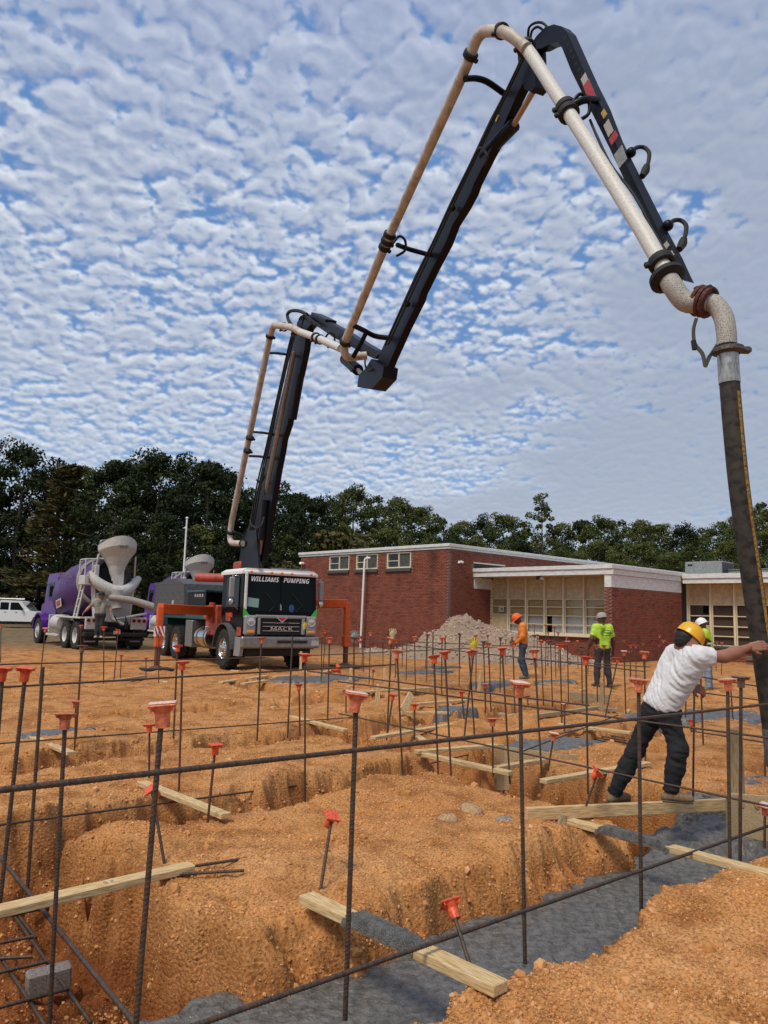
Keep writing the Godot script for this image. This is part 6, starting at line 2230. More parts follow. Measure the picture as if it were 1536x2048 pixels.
	m = MB.new()
	m.beam(f0 + Vector3(-0.01, 0.0, 0.03), f0 + Vector3(-0.01, -0.40, 0.03), 0.09, 0.04, 0.004, Vector3(0, 0, 1))
	part("corner_post", m, M.pine_grey, f, fi)
	for x: float in [0.18, 0.42]:
		m = MB.new()
		var c := f0.lerp(f1, x) + Vector3(0, -0.07, 0.0)
		m.cyl(c + Vector3(0, 0, 0.012), c + Vector3(0, 0, 0.022), 0.036, 14)
		part("tie_plug", m, M.pine_grey, f, fi)

# ---------------------------------------------------------------- reinforcing bars: standing dowels with caps, long bars, mats
var cap_mesh: ArrayMesh
var cap_dust_mesh: ArrayMesh
var bar_mesh: ArrayMesh
var dowels := []

func ribbed(len: float, r: float) -> ArrayMesh:            # a deformed bar along y with slanting ribs
	var m := MB.new()
	var sides := 12
	var rings := int(len / 0.0042)
	var prev := PackedVector3Array()
	var pn := PackedVector3Array()
	for i in rings + 1:
		var y := len * i / rings
		var cur := PackedVector3Array()
		var cn := PackedVector3Array()
		for k in sides:
			var a := TAU * k / sides
			var ph := y / 0.017 * TAU + a * 2.0
			var bump := maxf(0.0, sin(ph)) * 0.0024
			if k == 0 or k == sides / 2:
				bump = 0.0012
			var d := Vector3(cos(a), 0, sin(a))
			cur.append(d * (r + bump) + Vector3(0, y, 0))
			cn.append((d - Vector3(0, cos(ph) * 0.45 if sin(ph) > -0.2 else 0.0, 0)).normalized())
		if i > 0:
			for k in sides:
				var l := (k + 1) % sides
				m.tri(prev[k], cur[k], cur[l], pn[k], cn[k], cn[l])
				m.tri(prev[k], cur[l], prev[l], pn[k], cn[l], pn[l])
		prev = cur
		pn = cn
	for k in sides:
		m.tri(Vector3(0, len, 0), prev[k], prev[(k + 1) % sides], Vector3.UP, Vector3.UP, Vector3.UP)
	return m.mesh()

func cap_parts() -> void:
	var m := MB.new()
	m.bx(Vector3(0, 0.004, 0), Vector3(0.098, 0.010, 0.098), 0.004)
	m.lathe(Transform3D(), [Vector2(0.043, 0.0), Vector2(0.029, -0.022), Vector2(0.027, -0.026), Vector2(0.025, -0.074), Vector2(0.012, -0.074)], 16)
	for k in 4:
		m.box(Transform3D(Basis(Vector3.UP, PI / 4 + k * PI / 2), Vector3.ZERO) * Transform3D(Basis(), Vector3(0.038, -0.008, 0)), Vector3(0.04, 0.014, 0.004))
	cap_mesh = m.mesh()
	m = MB.new()
	m.bx(Vector3(0, 0.0115, 0), Vector3(0.094, 0.004, 0.094), 0.0015)
	cap_dust_mesh = m.mesh()
	m = MB.new()
	m.tube([Vector3(0, 0, 0), Vector3(0, 1, 0)], 1.0, 8)
	bar_mesh = m.mesh()

# a bar from base to top; cap names the cap's material, "" for none
func dowel(base: Vector3, top: Vector3, r: float, cap: String, label: String, near := false, tilt := Vector3.ZERO) -> Node3D:
	var d := top - base
	var x := along(base, top)
	x.basis = x.basis * Basis(Vector3.UP, rng.randf() * TAU if not near else 0.1)
	var t := thing("rebar_dowel", label, "rebar", x, "standing rebar dowels")
	var len := d.length()
	if near:
		part("bar", ribbed(len, r), M.rebar, t)
	else:
		part("bar", bar_mesh, M.rebar if rng.randf() > 0.35 else M.rebar_rust, t, Transform3D(Basis().scaled(Vector3(r, len, r)), Vector3.ZERO))
	if cap:
		var b := Basis.from_euler(Vector3(rng.randfn() * 0.10, (rng.randf() * 1.5 if not near else rng.randf() * 0.25), rng.randfn() * 0.10) + tilt)
		var c := part("safety_cap", cap_mesh, M[cap], t, Transform3D(b, Vector3(0, len, 0)))
		if cap == "cap_pink":
			part("dust", cap_dust_mesh, M.cap_dust, c)
	return t

func add_dowel(cx: float, cy: float, bx_: float, by: float, z: float, cap: String, label := "", r := 0.0095) -> void:
	# z 0: the foot's row tells the distance
	dowels.append([cx, cy, bx_, by, z, cap, label, r])

func long_bar(p0: Vector3, p1: Vector3, r: float, label: String, ribs := false) -> void:
	var t := thing("long_rebar", label, "rebar", along(p0, p1), "long tied rebar")
	var len := p0.distance_to(p1)
	if ribs:
		part("bar", ribbed(len, r), M.rebar, t)
	else:
		part("bar", bar_mesh, M.rebar, t, Transform3D(Basis().scaled(Vector3(r, len, r)), Vector3.ZERO))

func build_rebar() -> void:
	cap_parts()
	# ---- the nearest dowels, each ribbed
	var near := [
		[325, 1412, 272, 2048, 2.8, 0.0088, "cap_pink", "thickest standing bar, with a wide dusty orange cap, before the planked trench"],
		[713, 1390, 690, 2040, 3.5, 0.0098, "cap_pink", "tall ribbed bar with a dusty orange cap beside the plank smeared with concrete"],
		[1040, 1368, 1050, 1928, 4.55, 0.0105, "cap_pink", "tall bar with a pink dusted cap at the near end of the worker's plank"],
		[1277, 1362, 1283, 1855, 5.15, 0.0115, "cap_pink", "tall bar with a pink dusted cap standing before the worker in white"],
		[1455, 1361, 1461, 1805, 5.6, 0.0115, "cap_pink", "tall bar with a flat orange cap beside the one with a rusty brown cap"],
		[1482, 1355, 1480, 1800, 5.8, 0.0115, "cap_dirty", "tall bar with a rusty brown cap close to the black hose"],
		[131, 1430, 98, 2060, 4.1, 0.0100, "cap_dull", "bar with a faded worn cap rising out of the open pit"],
		[52, 1337, -6, 1860, 4.5, 0.0105, "cap_red", "leaning bar with a bright orange cap at the back of the pit"],
		[6, 1337, -34, 1860, 4.6, 0.0105, "cap_red", "bar with a bright orange cap cut by the edge of the view"],
		[86, 1334, 54, 1790, 5.3, 0.0105, "", "bare topped bar without a cap at the back of the pit"],
	]
	for q in near:
		var z: float = q[4]
		dowel(dp(q[2], q[3], z), dp(q[0], q[1], z), q[5], q[6], q[7], true)
	# stakes driven aslant that pin the planks, each with a cap
	for q in [[303, 1576, 329, 1728, 5.3, 5.2, "cap_red", "short slanting pin with a tilted cap beside the thickest bar", Vector3(0.5, 0, 0.35)], [664, 1632, 640, 1786, 4.95, 4.75, "cap_red", "short pin whose cap shows its square top, at the end of the smeared plank", Vector3(0.75, 0.3, 0.1)], [901, 1808, 959, 1990, 4.0, 3.65, "cap_red", "short slanting pin with a bright cap over the fresh concrete", Vector3(0.15, 0, 0.12)], [1196, 1543, 1172, 1612, 6.5, 6.5, "cap_red", "slanting pin with a tilted cap at the worker's back foot", Vector3(0.2, 0, -0.5)]]:
		dowel(dp(q[2], q[3], q[5]), dp(q[0], q[1], q[4]), 0.0085, q[6], q[7], true, q[8])
	# ---- the rest: [cap column, cap row, foot column, foot row, distance or 0, cap]
	var C := "cap_red"
	var D := "cap_dull"
	var N := ""
	var K := "cap_dirty"
	var rest := [
		[431, 1490, 415, 1642, 0, C], [299, 1450, 298, 1556, 7.6, C], [365, 1324, 356, 1640, 7.2, C], [355, 1292, 346, 1494, 9.8, C], [610, 1309, 610, 1604, 7.6, C], [523, 1276, 514, 1476, 0, D], [585, 1272, 575, 1470, 0, N], [598, 1370, 600, 1466, 0, C], [659, 1277, 655, 1443, 0, C], [692, 1381, 692, 1432, 0, D], [152, 1403, 149, 1500, 0, D], [164, 1292, 150, 1500, 9.2, K],
		[91, 1257, 78, 1370, 0, C], [166, 1296, 158, 1376, 0, D], [208, 1254, 207, 1371, 0, C], [236, 1260, 227, 1368, 0, C], [243, 1310, 240, 1362, 0, D], [292, 1316, 292, 1356, 0, D], [318, 1262, 317, 1366, 0, N], [2, 1250, 1, 1330, 0, C], [162, 1251, 160, 1330, 0, C],
		[644, 1267, 642, 1367, 0, D], [652, 1262, 644, 1354, 0, C], [708, 1276, 707, 1453, 0, K], [741, 1266, 738, 1368, 0, C], [725, 1280, 724, 1341, 0, N], [728, 1280, 727, 1345, 0, N], [766, 1284, 766, 1332, 0, N], [783, 1278, 774, 1466, 0, C], [794, 1303, 806, 1562, 8.0, C], [793, 1280, 790, 1360, 0, C], [806, 1284, 804, 1334, 0, N], [814, 1282, 812, 1364, 0, N], [829, 1274, 831, 1384, 0, C], [855, 1269, 853, 1364, 0, K], [866, 1271, 864, 1340, 0, C], [868, 1313, 877, 1562, 8.0, C], [884, 1276, 883, 1395, 0, C], [890, 1304, 903, 1562, 8.0, C], [920, 1269, 918, 1372, 0, K], [938, 1302, 950, 1480, 0, C], [948, 1300, 927, 1480, 0, D], [952, 1271, 952, 1377, 0, C], [746, 1338, 746, 1368, 0, D], [786, 1390, 773, 1474, 0, C], [829, 1409, 829, 1474, 0, C], [923, 1383, 930, 1452, 0, C], [890, 1278, 889, 1330, 0, D], [920, 1250, 919, 1300, 0, C],
		[967, 1283, 971, 1418, 0, K], [977, 1287, 982, 1418, 0, C], [1001, 1275, 1000, 1386, 0, K], [1004, 1296, 1020, 1562, 8.2, C], [1026, 1287, 1030, 1428, 0, C], [1069, 1302, 1085, 1572, 7.9, C], [1082, 1282, 1087, 1405, 0, C], [1101, 1282, 1105, 1407, 0, K], [1120, 1290, 1124, 1448, 0, C], [1092, 1250, 1091, 1353, 0, D], [1109, 1252, 1112, 1360, 0, D], [1069, 1249, 1067, 1330, 0, D], [1135, 1283, 1137, 1402, 0, D], [1172, 1315, 1176, 1582, 7.5, C], [1163, 1294, 1165, 1416, 0, K], [1194, 1291, 1195, 1412, 0, D], [1208, 1291, 1208, 1416, 0, D], [1236, 1316, 1207, 1443, 0, C], [1129, 1407, 1129, 1457, 0, C], [985, 1438, 986, 1547, 0, C], [971, 1368, 971, 1420, 0, C], [1108, 1468, 1096, 1536, 0, C], [1055, 1392, 1056, 1408, 0, D],
		[1248, 1303, 1252, 1431, 0, C], [1289, 1305, 1291, 1532, 0, C], [1389, 1343, 1386, 1598, 7.3, C], [1383, 1441, 1383, 1462, 0, C], [1372, 1374, 1371, 1442, 0, N], [1401, 1348, 1407, 1495, 0, N], [1461, 1370, 1467, 1449, 0, N], [1433, 1284, 1432, 1345, 0, D], [1444, 1286, 1443, 1350, 0, D], [1530, 1488, 1530, 1552, 0, N], [1530, 1612, 1529, 1690, 6.3, "cap_pink"], [1261, 1291, 1260, 1366, 0, D], [1272, 1291, 1272, 1370, 0, D], [1260, 1303, 1262, 1352, 0, C], [1327, 1282, 1327, 1338, 0, C], [1319, 1290, 1319, 1340, 0, D],
	]
	var r := RandomNumberGenerator.new()
	r.seed = 5
	for i in 22:                                         # the last rows before the school, small in the view
		var bx_ := 850.0 + i * 22.0 + r.randf_range(-7, 7)
		var by := r.randf_range(1318, 1346)
		var z := -gp(bx_, by).z
		rest.append([bx_ + r.randfn() * 2.0, by - r.randf_range(0.85, 1.25) / z * FOCAL, bx_, by, 0, [C, D, D, K][r.randi_range(0, 3)]])
	var zones := [[0, 300, "before the mixer trucks"], [300, 640, "before the pump truck"], [640, 760, "right of the pump truck"], [760, 860, "before the hall's corner"], [860, 960, "before the gravel pile"], [960, 1064, "around the worker in orange"], [1064, 1180, "right of the worker in orange"], [1180, 1300, "around the worker in lime green"], [1300, 1600, "beyond the worker in white"]]
	var ordinal := ["first", "second", "third", "fourth", "fifth", "sixth", "seventh", "eighth", "ninth", "tenth", "eleventh", "twelfth", "thirteenth", "fourteenth", "fifteenth", "sixteenth", "seventeenth", "eighteenth", "nineteenth", "twentieth"]
	rest.sort_custom(func(a, b): return a[2] < b[2])
	var counts := {}
	for q in rest:
		var z: float = q[4]
		if z == 0.0:
			z = -gp(q[2], q[3], 0.0).z
		for zn in zones:
			if q[2] >= zn[0] and q[2] < zn[1] or (zn[0] == 0 and q[2] < 0):
				var size := "large" if z < 9.0 else ("medium" if z < 13.5 else "small")
				var kind: String = {C: "bright cap", D: "dull cap", N: "bare top", K: "brown cap", "cap_pink": "pink cap"}[q[5]]
				var key := "%s %s %s" % [size, kind, zn[2]]
				counts[key] = counts.get(key, 0) + 1
				var label := "%s %s bar from the left with a %s, %s" % [ordinal[counts[key] - 1], size, kind, zn[2]]
				var rad := 0.0098 if z < 9.0 else 0.0115
				var kap: String = q[5]
				var pick := r.randf()
				if kap == C and pick < 0.4:
					kap = "cap_faded" if pick < 0.25 else "cap_pink"
				dowel(dp(q[2], (q[3] as float) + 6.0, z), dp(q[0], q[1], z), rad, kap, label)
				break
	# ---- long bars tied across the dowels
	long_bar(dp(-60, 1587, 2.03), dp(1600, 1401, 6.35), 0.0078, "long bar tied across the nearest row of dowels, crossing the whole view", true)
	long_bar(dp(330, 2072, 2.85), dp(1600, 1630, 6.95), 0.0095, "long bar just above the fresh concrete of the nearest trench", true)
	for q in [[-40, 1655, 5.65, 768, 1548, 8.85, "long bar low along the empty trench behind the clay mound"], [768, 1548, 8.85, 1240, 1440, 12.5, "bar running on low past the plywood form to the rebar trench"], [-40, 1490, 8.3, 768, 1430, 12.5, "bar low along the trench with the small concrete patch"], [-40, 1377, 5.65, 790, 1329, 8.7, "upper bar tied across the dowels behind the pit"], [-40, 1330, 8.3, 530, 1315, 10.9, "upper bar tied across the dowels before the mixer trucks"],
			[600, 1312, 13.2, 1012, 1293, 16.0, "upper bar rising towards the worker in orange"], [738, 1282, 14.0, 1290, 1343, 10.0, "upper bar falling from the hall's corner to the worker in white"], [760, 1281, 16.5, 1120, 1296, 14.5, "upper bar before the gravel pile"], [615, 1342, 10.0, 1178, 1411, 7.03, "mid height bar crossing in front of the worker in orange"], [676, 1363, 9.5, 1540, 1476, 6.0, "long mid height bar that ends behind the worker in white"], [678, 1427, 9.5, 1540, 1613, 5.84, "low bar passing over the plywood form to the tall upright board"],
			[1380, 1350, 9.3, 1536, 1376, 8.5, "bar behind the flat orange cap at the hose"], [1300, 1373, 10.5, 1536, 1402, 9.0, "lower bar behind the flat orange cap at the hose"], [1040, 1318, 14.0, 1300, 1334, 13.0, "upper bar behind the worker in lime green"], [1384, 1462, 9.5, 1536, 1486, 8.6, "bar lying over the far concrete beside the hose"], [1046, 1502, 8.4, 1236, 1430, 11.0, "thin bar aslant over the concrete behind the plywood form"]]:
		long_bar(dp(q[0], q[1], q[2]), dp(q[3], q[4], q[5]), 0.0085, q[6])
	# rods dropped on the clay
	long_bar(gp(384, 1733, 0.03), gp(530, 1711, 0.02), 0.008, "upper of two rods lying on the clay beyond the pit plank's end", true)
	long_bar(gp(350, 1749, 0.02), gp(488, 1741, 0.02), 0.008, "lower of two rods lying on the clay beyond the pit plank's end", true)
	# the mats in the pit
	long_bar(gp(-12, 1700, -0.06), gp(285, 2066, -0.06), 0.0105, "thick bar slanting down along the wall of the open pit", true)
	var mats := [[14, 1812, 182, 2046], [-20, 1882, 100, 2066], [30, 1822, 72, 1876], [-20, 1795, 178, 1757], [-20, 1838, 150, 1805], [-20, 1949, 96, 1923], [-20, 2020, 138, 1977], [-20, 1890, 66, 1873], [-20, 1918, 66, 1913]]
	var names := ["long bar down the middle of the pit's mat", "bar at the outer side of the pit's mat", "short bar doubled beside the middle of the pit's mat", "farthest crossbar of the mat under the plank in the pit", "second crossbar of the mat, just before the pit plank", "crossbar of the pit's mat behind the concrete block", "nearest crossbar of the pit's mat, under the concrete block", "thin crossbar in the middle of the pit's mat", "short crossbar before the thin one of the pit's mat"]
	for i in mats.size():
		var q: Array = mats[i]
		long_bar(gp(q[0], q[1], -0.53 + (0.02 if i > 2 else 0.0)), gp(q[2], q[3], -0.53 + (0.02 if i > 2 else 0.0)), 0.0095, names[i], true)
	for i in 8:                                         # the cage lying in the trench left of the worker
		long_bar(gp(1110.0 + i * 5.0, 1452.0 + i * 4.5, -0.12), gp(1250.0 + i * 3.0, 1476.0 + i * 5.5, -0.12), 0.010, "%s bar from the far side of the rebar cage beside the worker in white" % ordinal[i])
	# a cap lost on its side, work gloves left on bars
	var lost := gp(672, 1357, 0.12)
	single("fallen_cap", cap_mesh, M.cap_red, "large orange cap lying on its side on the concrete pad", "rebar cap", Transform3D(Basis.from_euler(Vector3(0.3, 0.4, -1.35)).scaled(Vector3.ONE * 1.9), dp(677, 1338, 15.5)))
	var g := mat("glove_yellow", Color(0.66, 0.52, 0.04), 0.7, 0.0, "mottle", Vector3.ONE * 6.0)
	for q in [[947, 1288, 12.5, g, "yellow work glove hung upside down over a bar before the gravel pile", 0.085], [785, 1266, 14.0, mat("glove_tan", Color(0.50, 0.38, 0.22), 0.8), "tan work glove standing on a capped bar before the hall's corner", 0.075], [708, 1271, 13.0, mat("glove_grey", Color(0.22, 0.25, 0.24), 0.8), "grey work glove over a bar beside the plain outrigger leg", 0.075], [609, 1250, 21.0, g, "small yellow work glove on a bar before the pump truck's grille", 0.07]]:
		var c := dp(q[0], q[1], q[2])
		var gl := thing("work_glove", q[4], "glove", tx(c, 0.4))
		var s: float = q[5]
		var m := MB.new()
		m.ball(Transform3D(Basis(), Vector3(0, -s * 0.3, 0)), Vector3(s * 0.8, s * 1.0, s * 0.4), 12, 8)
		for k in 4:
			m.tube([Vector3((k - 1.5) * s * 0.4, s * 0.4, 0), Vector3((k - 1.5) * s * 0.55, s * 1.25 - absf(k - 1.5) * s * 0.2, 0)], [s * 0.22, s * 0.15], 8)
		m.tube([Vector3(s * 0.6, -s * 0.3, 0), Vector3(s * 1.1, s * 0.35, 0)], [s * 0.24, s * 0.17], 8)
		m.cyl(Vector3(0, -s * 1.6, 0), Vector3(0, -s * 0.7, 0), s * 0.55, 12)
		part("glove", m, q[3], gl)

# ---------------------------------------------------------------- people
# One smooth skin over tapered limbs: distances to the limbs are joined softly on a grid and meshed as surface nets.
# bones: [from, to, radius at from, radius at to]; cuts: planes whose outside is taken away
func skin(bones: Array, cell: float, k: float, cuts: Array = [], fold := 0.0, fold_dir := Vector3.UP) -> ArrayMesh:
	var lo := Vector3(1e9, 1e9, 1e9)
	var hi := -lo
	for b in bones:
		for e in 2:
			var r: float = b[2 + e]
			lo = lo.min((b[e] as Vector3) - Vector3.ONE * (r + 0.05))
			hi = hi.max((b[e] as Vector3) + Vector3.ONE * (r + 0.05))
	var n := Vector3i(((hi - lo) / cell).ceil()) + Vector3i.ONE * 2
	var sx := n.x
	var sxy := n.x * n.y
	var f := PackedFloat32Array()
	f.resize(sxy * n.z)
	var margin := 4.5 / k
	for b in bones:
		var a: Vector3 = b[0]
		var d: Vector3 = (b[1] as Vector3) - a
		var ra: float = b[2]
		var rb: float = b[3]
		var l2 := maxf(d.length_squared(), 1e-9)
		var rm := maxf(ra, rb) + margin
		var i0 := Vector3i(((a.min(b[1]) - Vector3.ONE * rm - lo) / cell).floor()).clamp(Vector3i.ZERO, n - Vector3i.ONE)
		var i1 := Vector3i(((a.max(b[1]) + Vector3.ONE * rm - lo) / cell).ceil()).clamp(Vector3i.ZERO, n - Vector3i.ONE)
		for z in range(i0.z, i1.z + 1):
			for y in range(i0.y, i1.y + 1):
				var o := z * sxy + y * sx
				for x in range(i0.x, i1.x + 1):
					var p := lo + Vector3(x, y, z) * cell - a
					var t := clampf(p.dot(d) / l2, 0.0, 1.0)
					var dist := (p - d * t).length() - lerpf(ra, rb, t)
					if dist < margin:
						f[o + x] += exp(-k * dist)
	# signed field, cut and creased
	for z in n.z:
		for y in n.y:
			var o := z * sxy + y * sx
			for x in n.x:
				var s := f[o + x]
				if s <= 1e-4:
					f[o + x] = margin
					continue
				var val := -log(s) / k
				if absf(val) < 0.06:
					var p := lo + Vector3(x, y, z) * cell
					if fold > 0.0:
						var along_fold := fold_dir.cross(Vector3(0, 0, 1)).normalized()
						var q := Vector3(p.dot(fold_dir) * 3.4, p.dot(along_fold) * 0.55, p.z * 0.8)
						val += fold * (absf(n_c.get_noise_3dv(q)) * 2.6 - 0.6 + 0.3 * n_d.get_noise_3dv(q * 0.6))
					for c in cuts:
						if c.size() < 4 or (p - (c[2] as Vector3)).length() < (c[3] as float):
							val = maxf(val, (c[0] as Vector3).dot(p) - (c[1] as float))
				else:
					if not cuts.is_empty():
						var p := lo + Vector3(x, y, z) * cell
						for c in cuts:
							if c.size() < 4 or (p - (c[2] as Vector3)).length() < (c[3] as float):
								val = maxf(val, (c[0] as Vector3).dot(p) - (c[1] as float))
				f[o + x] = val
	var idx := PackedInt32Array()
	idx.resize(f.size())
	idx.fill(-1)
	var v := PackedVector3Array()
	var corner := [0, 1, sx, sx + 1, sxy, sxy + 1, sxy + sx, sxy + sx + 1]
	var off := [Vector3(0, 0, 0), Vector3(1, 0, 0), Vector3(0, 1, 0), Vector3(1, 1, 0), Vector3(0, 0, 1), Vector3(1, 0, 1), Vector3(0, 1, 1), Vector3(1, 1, 1)]
	var edges := [[0, 1], [0, 2], [0, 4], [1, 3], [1, 5], [2, 3], [2, 6], [3, 7], [4, 5], [4, 6], [5, 7], [6, 7]]
	for z in n.z - 1:
		for y in n.y - 1:
			var o := z * sxy + y * sx
			for x in n.x - 1:
				var i := o + x
				var f0 := f[i]
				if f0 > 0.04 or f0 < -0.04:
					continue
				var neg := 0
				for c: int in corner:
					if f[i + c] < 0.0:
						neg += 1
				if neg == 0 or neg == 8:
					continue
				var sum := Vector3.ZERO
				var m := 0
				for e in edges:
					var a: float = f[i + (corner[e[0]] as int)]
					var b: float = f[i + (corner[e[1]] as int)]
					if (a < 0.0) != (b < 0.0):
						sum += (off[e[0]] as Vector3).lerp(off[e[1]], a / (a - b))
						m += 1
				idx[i] = v.size()
				v.append(lo + (Vector3(x, y, z) + sum / m) * cell)
	var tri := PackedInt32Array()
	for z in range(1, n.z - 1):
		for y in range(1, n.y - 1):
			var o := z * sxy + y * sx
			for x in range(1, n.x - 1):
				var i := o + x
				var a: float = f[i]
				for ax in 3:
					var s1: int = [1, sx, sxy][ax] as int
					if (a < 0.0) == (f[i + s1] < 0.0):
						continue
					var u: int = [sx, sxy, 1][ax] as int
					var w: int = [sxy, 1, sx][ax] as int
					var q0 := idx[i]
					var q1 := idx[i - u]
					var q2 := idx[i - u - w]
					var q3 := idx[i - w]
					if q0 < 0 or q1 < 0 or q2 < 0 or q3 < 0:
						continue
					if a < 0.0:
						tri.append_array(PackedInt32Array([q0, q2, q1, q0, q3, q2]))
					else:
						tri.append_array(PackedInt32Array([q0, q1, q2, q0, q2, q3]))
	var nn := PackedVector3Array()
	nn.resize(v.size())
	var t := 0
	while t < tri.size():
		var m := (v[tri[t + 2]] - v[tri[t]]).cross(v[tri[t + 1]] - v[tri[t]])
		for e in 3:
			nn[tri[t + e]] += m
		t += 3
	for i in nn.size():
		nn[i] = nn[i].normalized()
	var arr := []
	arr.resize(Mesh.ARRAY_MAX)
	arr[Mesh.ARRAY_VERTEX] = v
	arr[Mesh.ARRAY_NORMAL] = nn
	arr[Mesh.ARRAY_INDEX] = tri
	var am := ArrayMesh.new()
	am.add_surface_from_arrays(Mesh.PRIMITIVE_TRIANGLES, arr)
	return am

# hand: a palm and five bent fingers from the wrist, h the direction of the knuckles, out the back of the hand; curl 0..1
func hand_bones(w: Vector3, h: Vector3, out: Vector3, thumb: float, curl: float, s := 1.0) -> Array:
	h = h.normalized()
	out = (out - h * out.dot(h)).normalized()
	var side := h.cross(out) * thumb
	var b := []
	for k in 4:
		var o := (k - 1.5) * 0.021 * s
		var kn := w + h * (0.088 - absf(k - 1.2) * 0.004) * s - side * o
		b.append([w + h * 0.012 * s - side * o * 0.7, kn, 0.0145 * s, 0.0125 * s])
		var len: float = [0.040, 0.046, 0.043, 0.033][k] * s
		var c1 := curl * 0.9
		var c2 := curl * 1.9
		var c3 := curl * 2.6
		var p1 := kn + (h * cos(c1) - out * sin(c1)) * len
		var p2 := p1 + (h * cos(c2) - out * sin(c2)) * len * 0.68
		var p3 := p2 + (h * cos(c3) - out * sin(c3)) * len * 0.5
		b.append([kn, p1, 0.0105 * s, 0.0092 * s])
		b.append([p1, p2, 0.0092 * s, 0.0082 * s])
		b.append([p2, p3, 0.0082 * s, 0.0068 * s])
	var t0 := w + h * 0.026 * s + side * 0.026 * s
	var t1 := t0 + (h * 0.62 + side * 0.72 - out * 0.35 * curl).normalized() * 0.040 * s
	var t2 := t1 + (h * 0.85 + side * 0.25 - out * 0.7 * curl).normalized() * 0.032 * s
	b.append([w + h * 0.01 * s + side * 0.012 * s, t0, 0.017 * s, 0.015 * s])
	b.append([t0, t1, 0.0140 * s, 0.0112 * s])
	b.append([t1, t2, 0.0112 * s, 0.0085 * s])
	return b

# head: c its middle, f where the face looks, u its crown
func head_bones(c: Vector3, f: Vector3, u: Vector3, s := 1.0) -> Array:
	f = f.normalized()
	u = (u - f * u.dot(f)).normalized()
	var r := f.cross(u)
	var at := func(x: float, y: float, z: float) -> Vector3: return c + (r * x + u * y + f * z) * s
	return [
		[at.call(0, 0.030, -0.020), at.call(0, 0.028, 0.016), 0.080 * s, 0.078 * s],
		[at.call(-0.016, 0.02, -0.02), at.call(0.016, 0.02, -0.02), 0.076 * s, 0.076 * s],
		[at.call(0, -0.035, 0.024), at.call(0, -0.072, 0.052), 0.056 * s, 0.030 * s],
		[at.call(-0.03, -0.045, 0.02), at.call(0.03, -0.045, 0.02), 0.042 * s, 0.042 * s],
		[at.call(0, 0.010, 0.086), at.call(0, -0.024, 0.104), 0.010 * s, 0.015 * s],
		[at.call(-0.028, 0.022, 0.078), at.call(0.028, 0.022, 0.078), 0.016 * s, 0.016 * s],
		[at.call(-0.018, -0.052, 0.080), at.call(0.018, -0.052, 0.080), 0.010 * s, 0.010 * s],
		[at.call(0.078, 0.008, -0.006), at.call(0.080, -0.030, -0.002), 0.014 * s, 0.010 * s],
		[at.call(-0.078, 0.008, -0.006), at.call(-0.080, -0.030, -0.002), 0.014 * s, 0.010 * s],
	]

func eyes(parent: Node3D, c: Vector3, f: Vector3, u: Vector3, inv: Transform3D) -> void:
	f = f.normalized()
	u = (u - f * u.dot(f)).normalized()
	var r := f.cross(u)
	for s: float in [-1.0, 1.0]:
		var m := MB.new()
		m.ball(Transform3D(Basis(r, u, f), c + r * 0.031 * s + u * 0.006 + f * 0.077), Vector3(0.014, 0.009, 0.010), 8, 6)
		part("eye", m, M.eye, parent, inv)

func hat(parent: Node3D, c: Vector3, f: Vector3, u: Vector3, material: Material, inv: Transform3D, full_brim := false, cap := false, sc := 1.0) -> void:
	f = f.normalized()
	u = (u - f * u.dot(f)).normalized()
	var b := Basis(f.cross(u), u, f * -1.0)      # z backwards
	b.x = u.cross(b.z)
	var x := Transform3D(b.scaled(Vector3.ONE * sc), c + u * 0.045 - f * 0.004)
	var m := MB.new()
	m.lathe(Transform3D(x.basis * Basis().scaled(Vector3(0.92, 1.0, 1.12)), x.origin), [Vector2(0.124, -0.012), Vector2(0.123, 0.03), Vector2(0.112, 0.075), Vector2(0.084, 0.108), Vector2(0.045, 0.125), Vector2(0.0, 0.130)], 28)
	if not cap:
		for k in [-1.0, 0.0, 1.0]:                # the moulded ridges
			m.tube(curve([x * Vector3(k * 0.035, 0.10, -0.085), x * Vector3(k * 0.03, 0.132 - absf(k) * 0.006, -0.02), x * Vector3(k * 0.03, 0.130 - absf(k) * 0.006, 0.04), x * Vector3(k * 0.035, 0.095, 0.095)], 4), 0.007, 6, false)
	var o := part("hat_shell", m, material, parent, inv)
	m = MB.new()
	var seg := 32
	for k in seg:
		for side in 2:
			var q := []
			for e in [k, k + 1]:
				var a: float = TAU * e / seg
				var d := Vector3(cos(a) * 0.92, 0, sin(a) * 1.12)
				var fr := maxf(0.0, -sin(a))
				var w := 0.012 + (0.062 if not full_brim else 0.03) * pow(fr, 2.0) + (0.035 if full_brim else 0.0)
				var drop := -0.016 - 0.012 * fr
				q.append(x * (d * 0.120 + Vector3(0, -0.004, 0)))
				q.append(x * (d * (0.122 + w) + Vector3(0, drop, 0)))
			m.quad(q[0] - u * 0.003 * side, q[1] - u * 0.003 * side, q[3] - u * 0.003 * side, q[2] - u * 0.003 * side, u * (1.0 if side == 0 else -1.0))
	part("hat_brim", m, material, o)

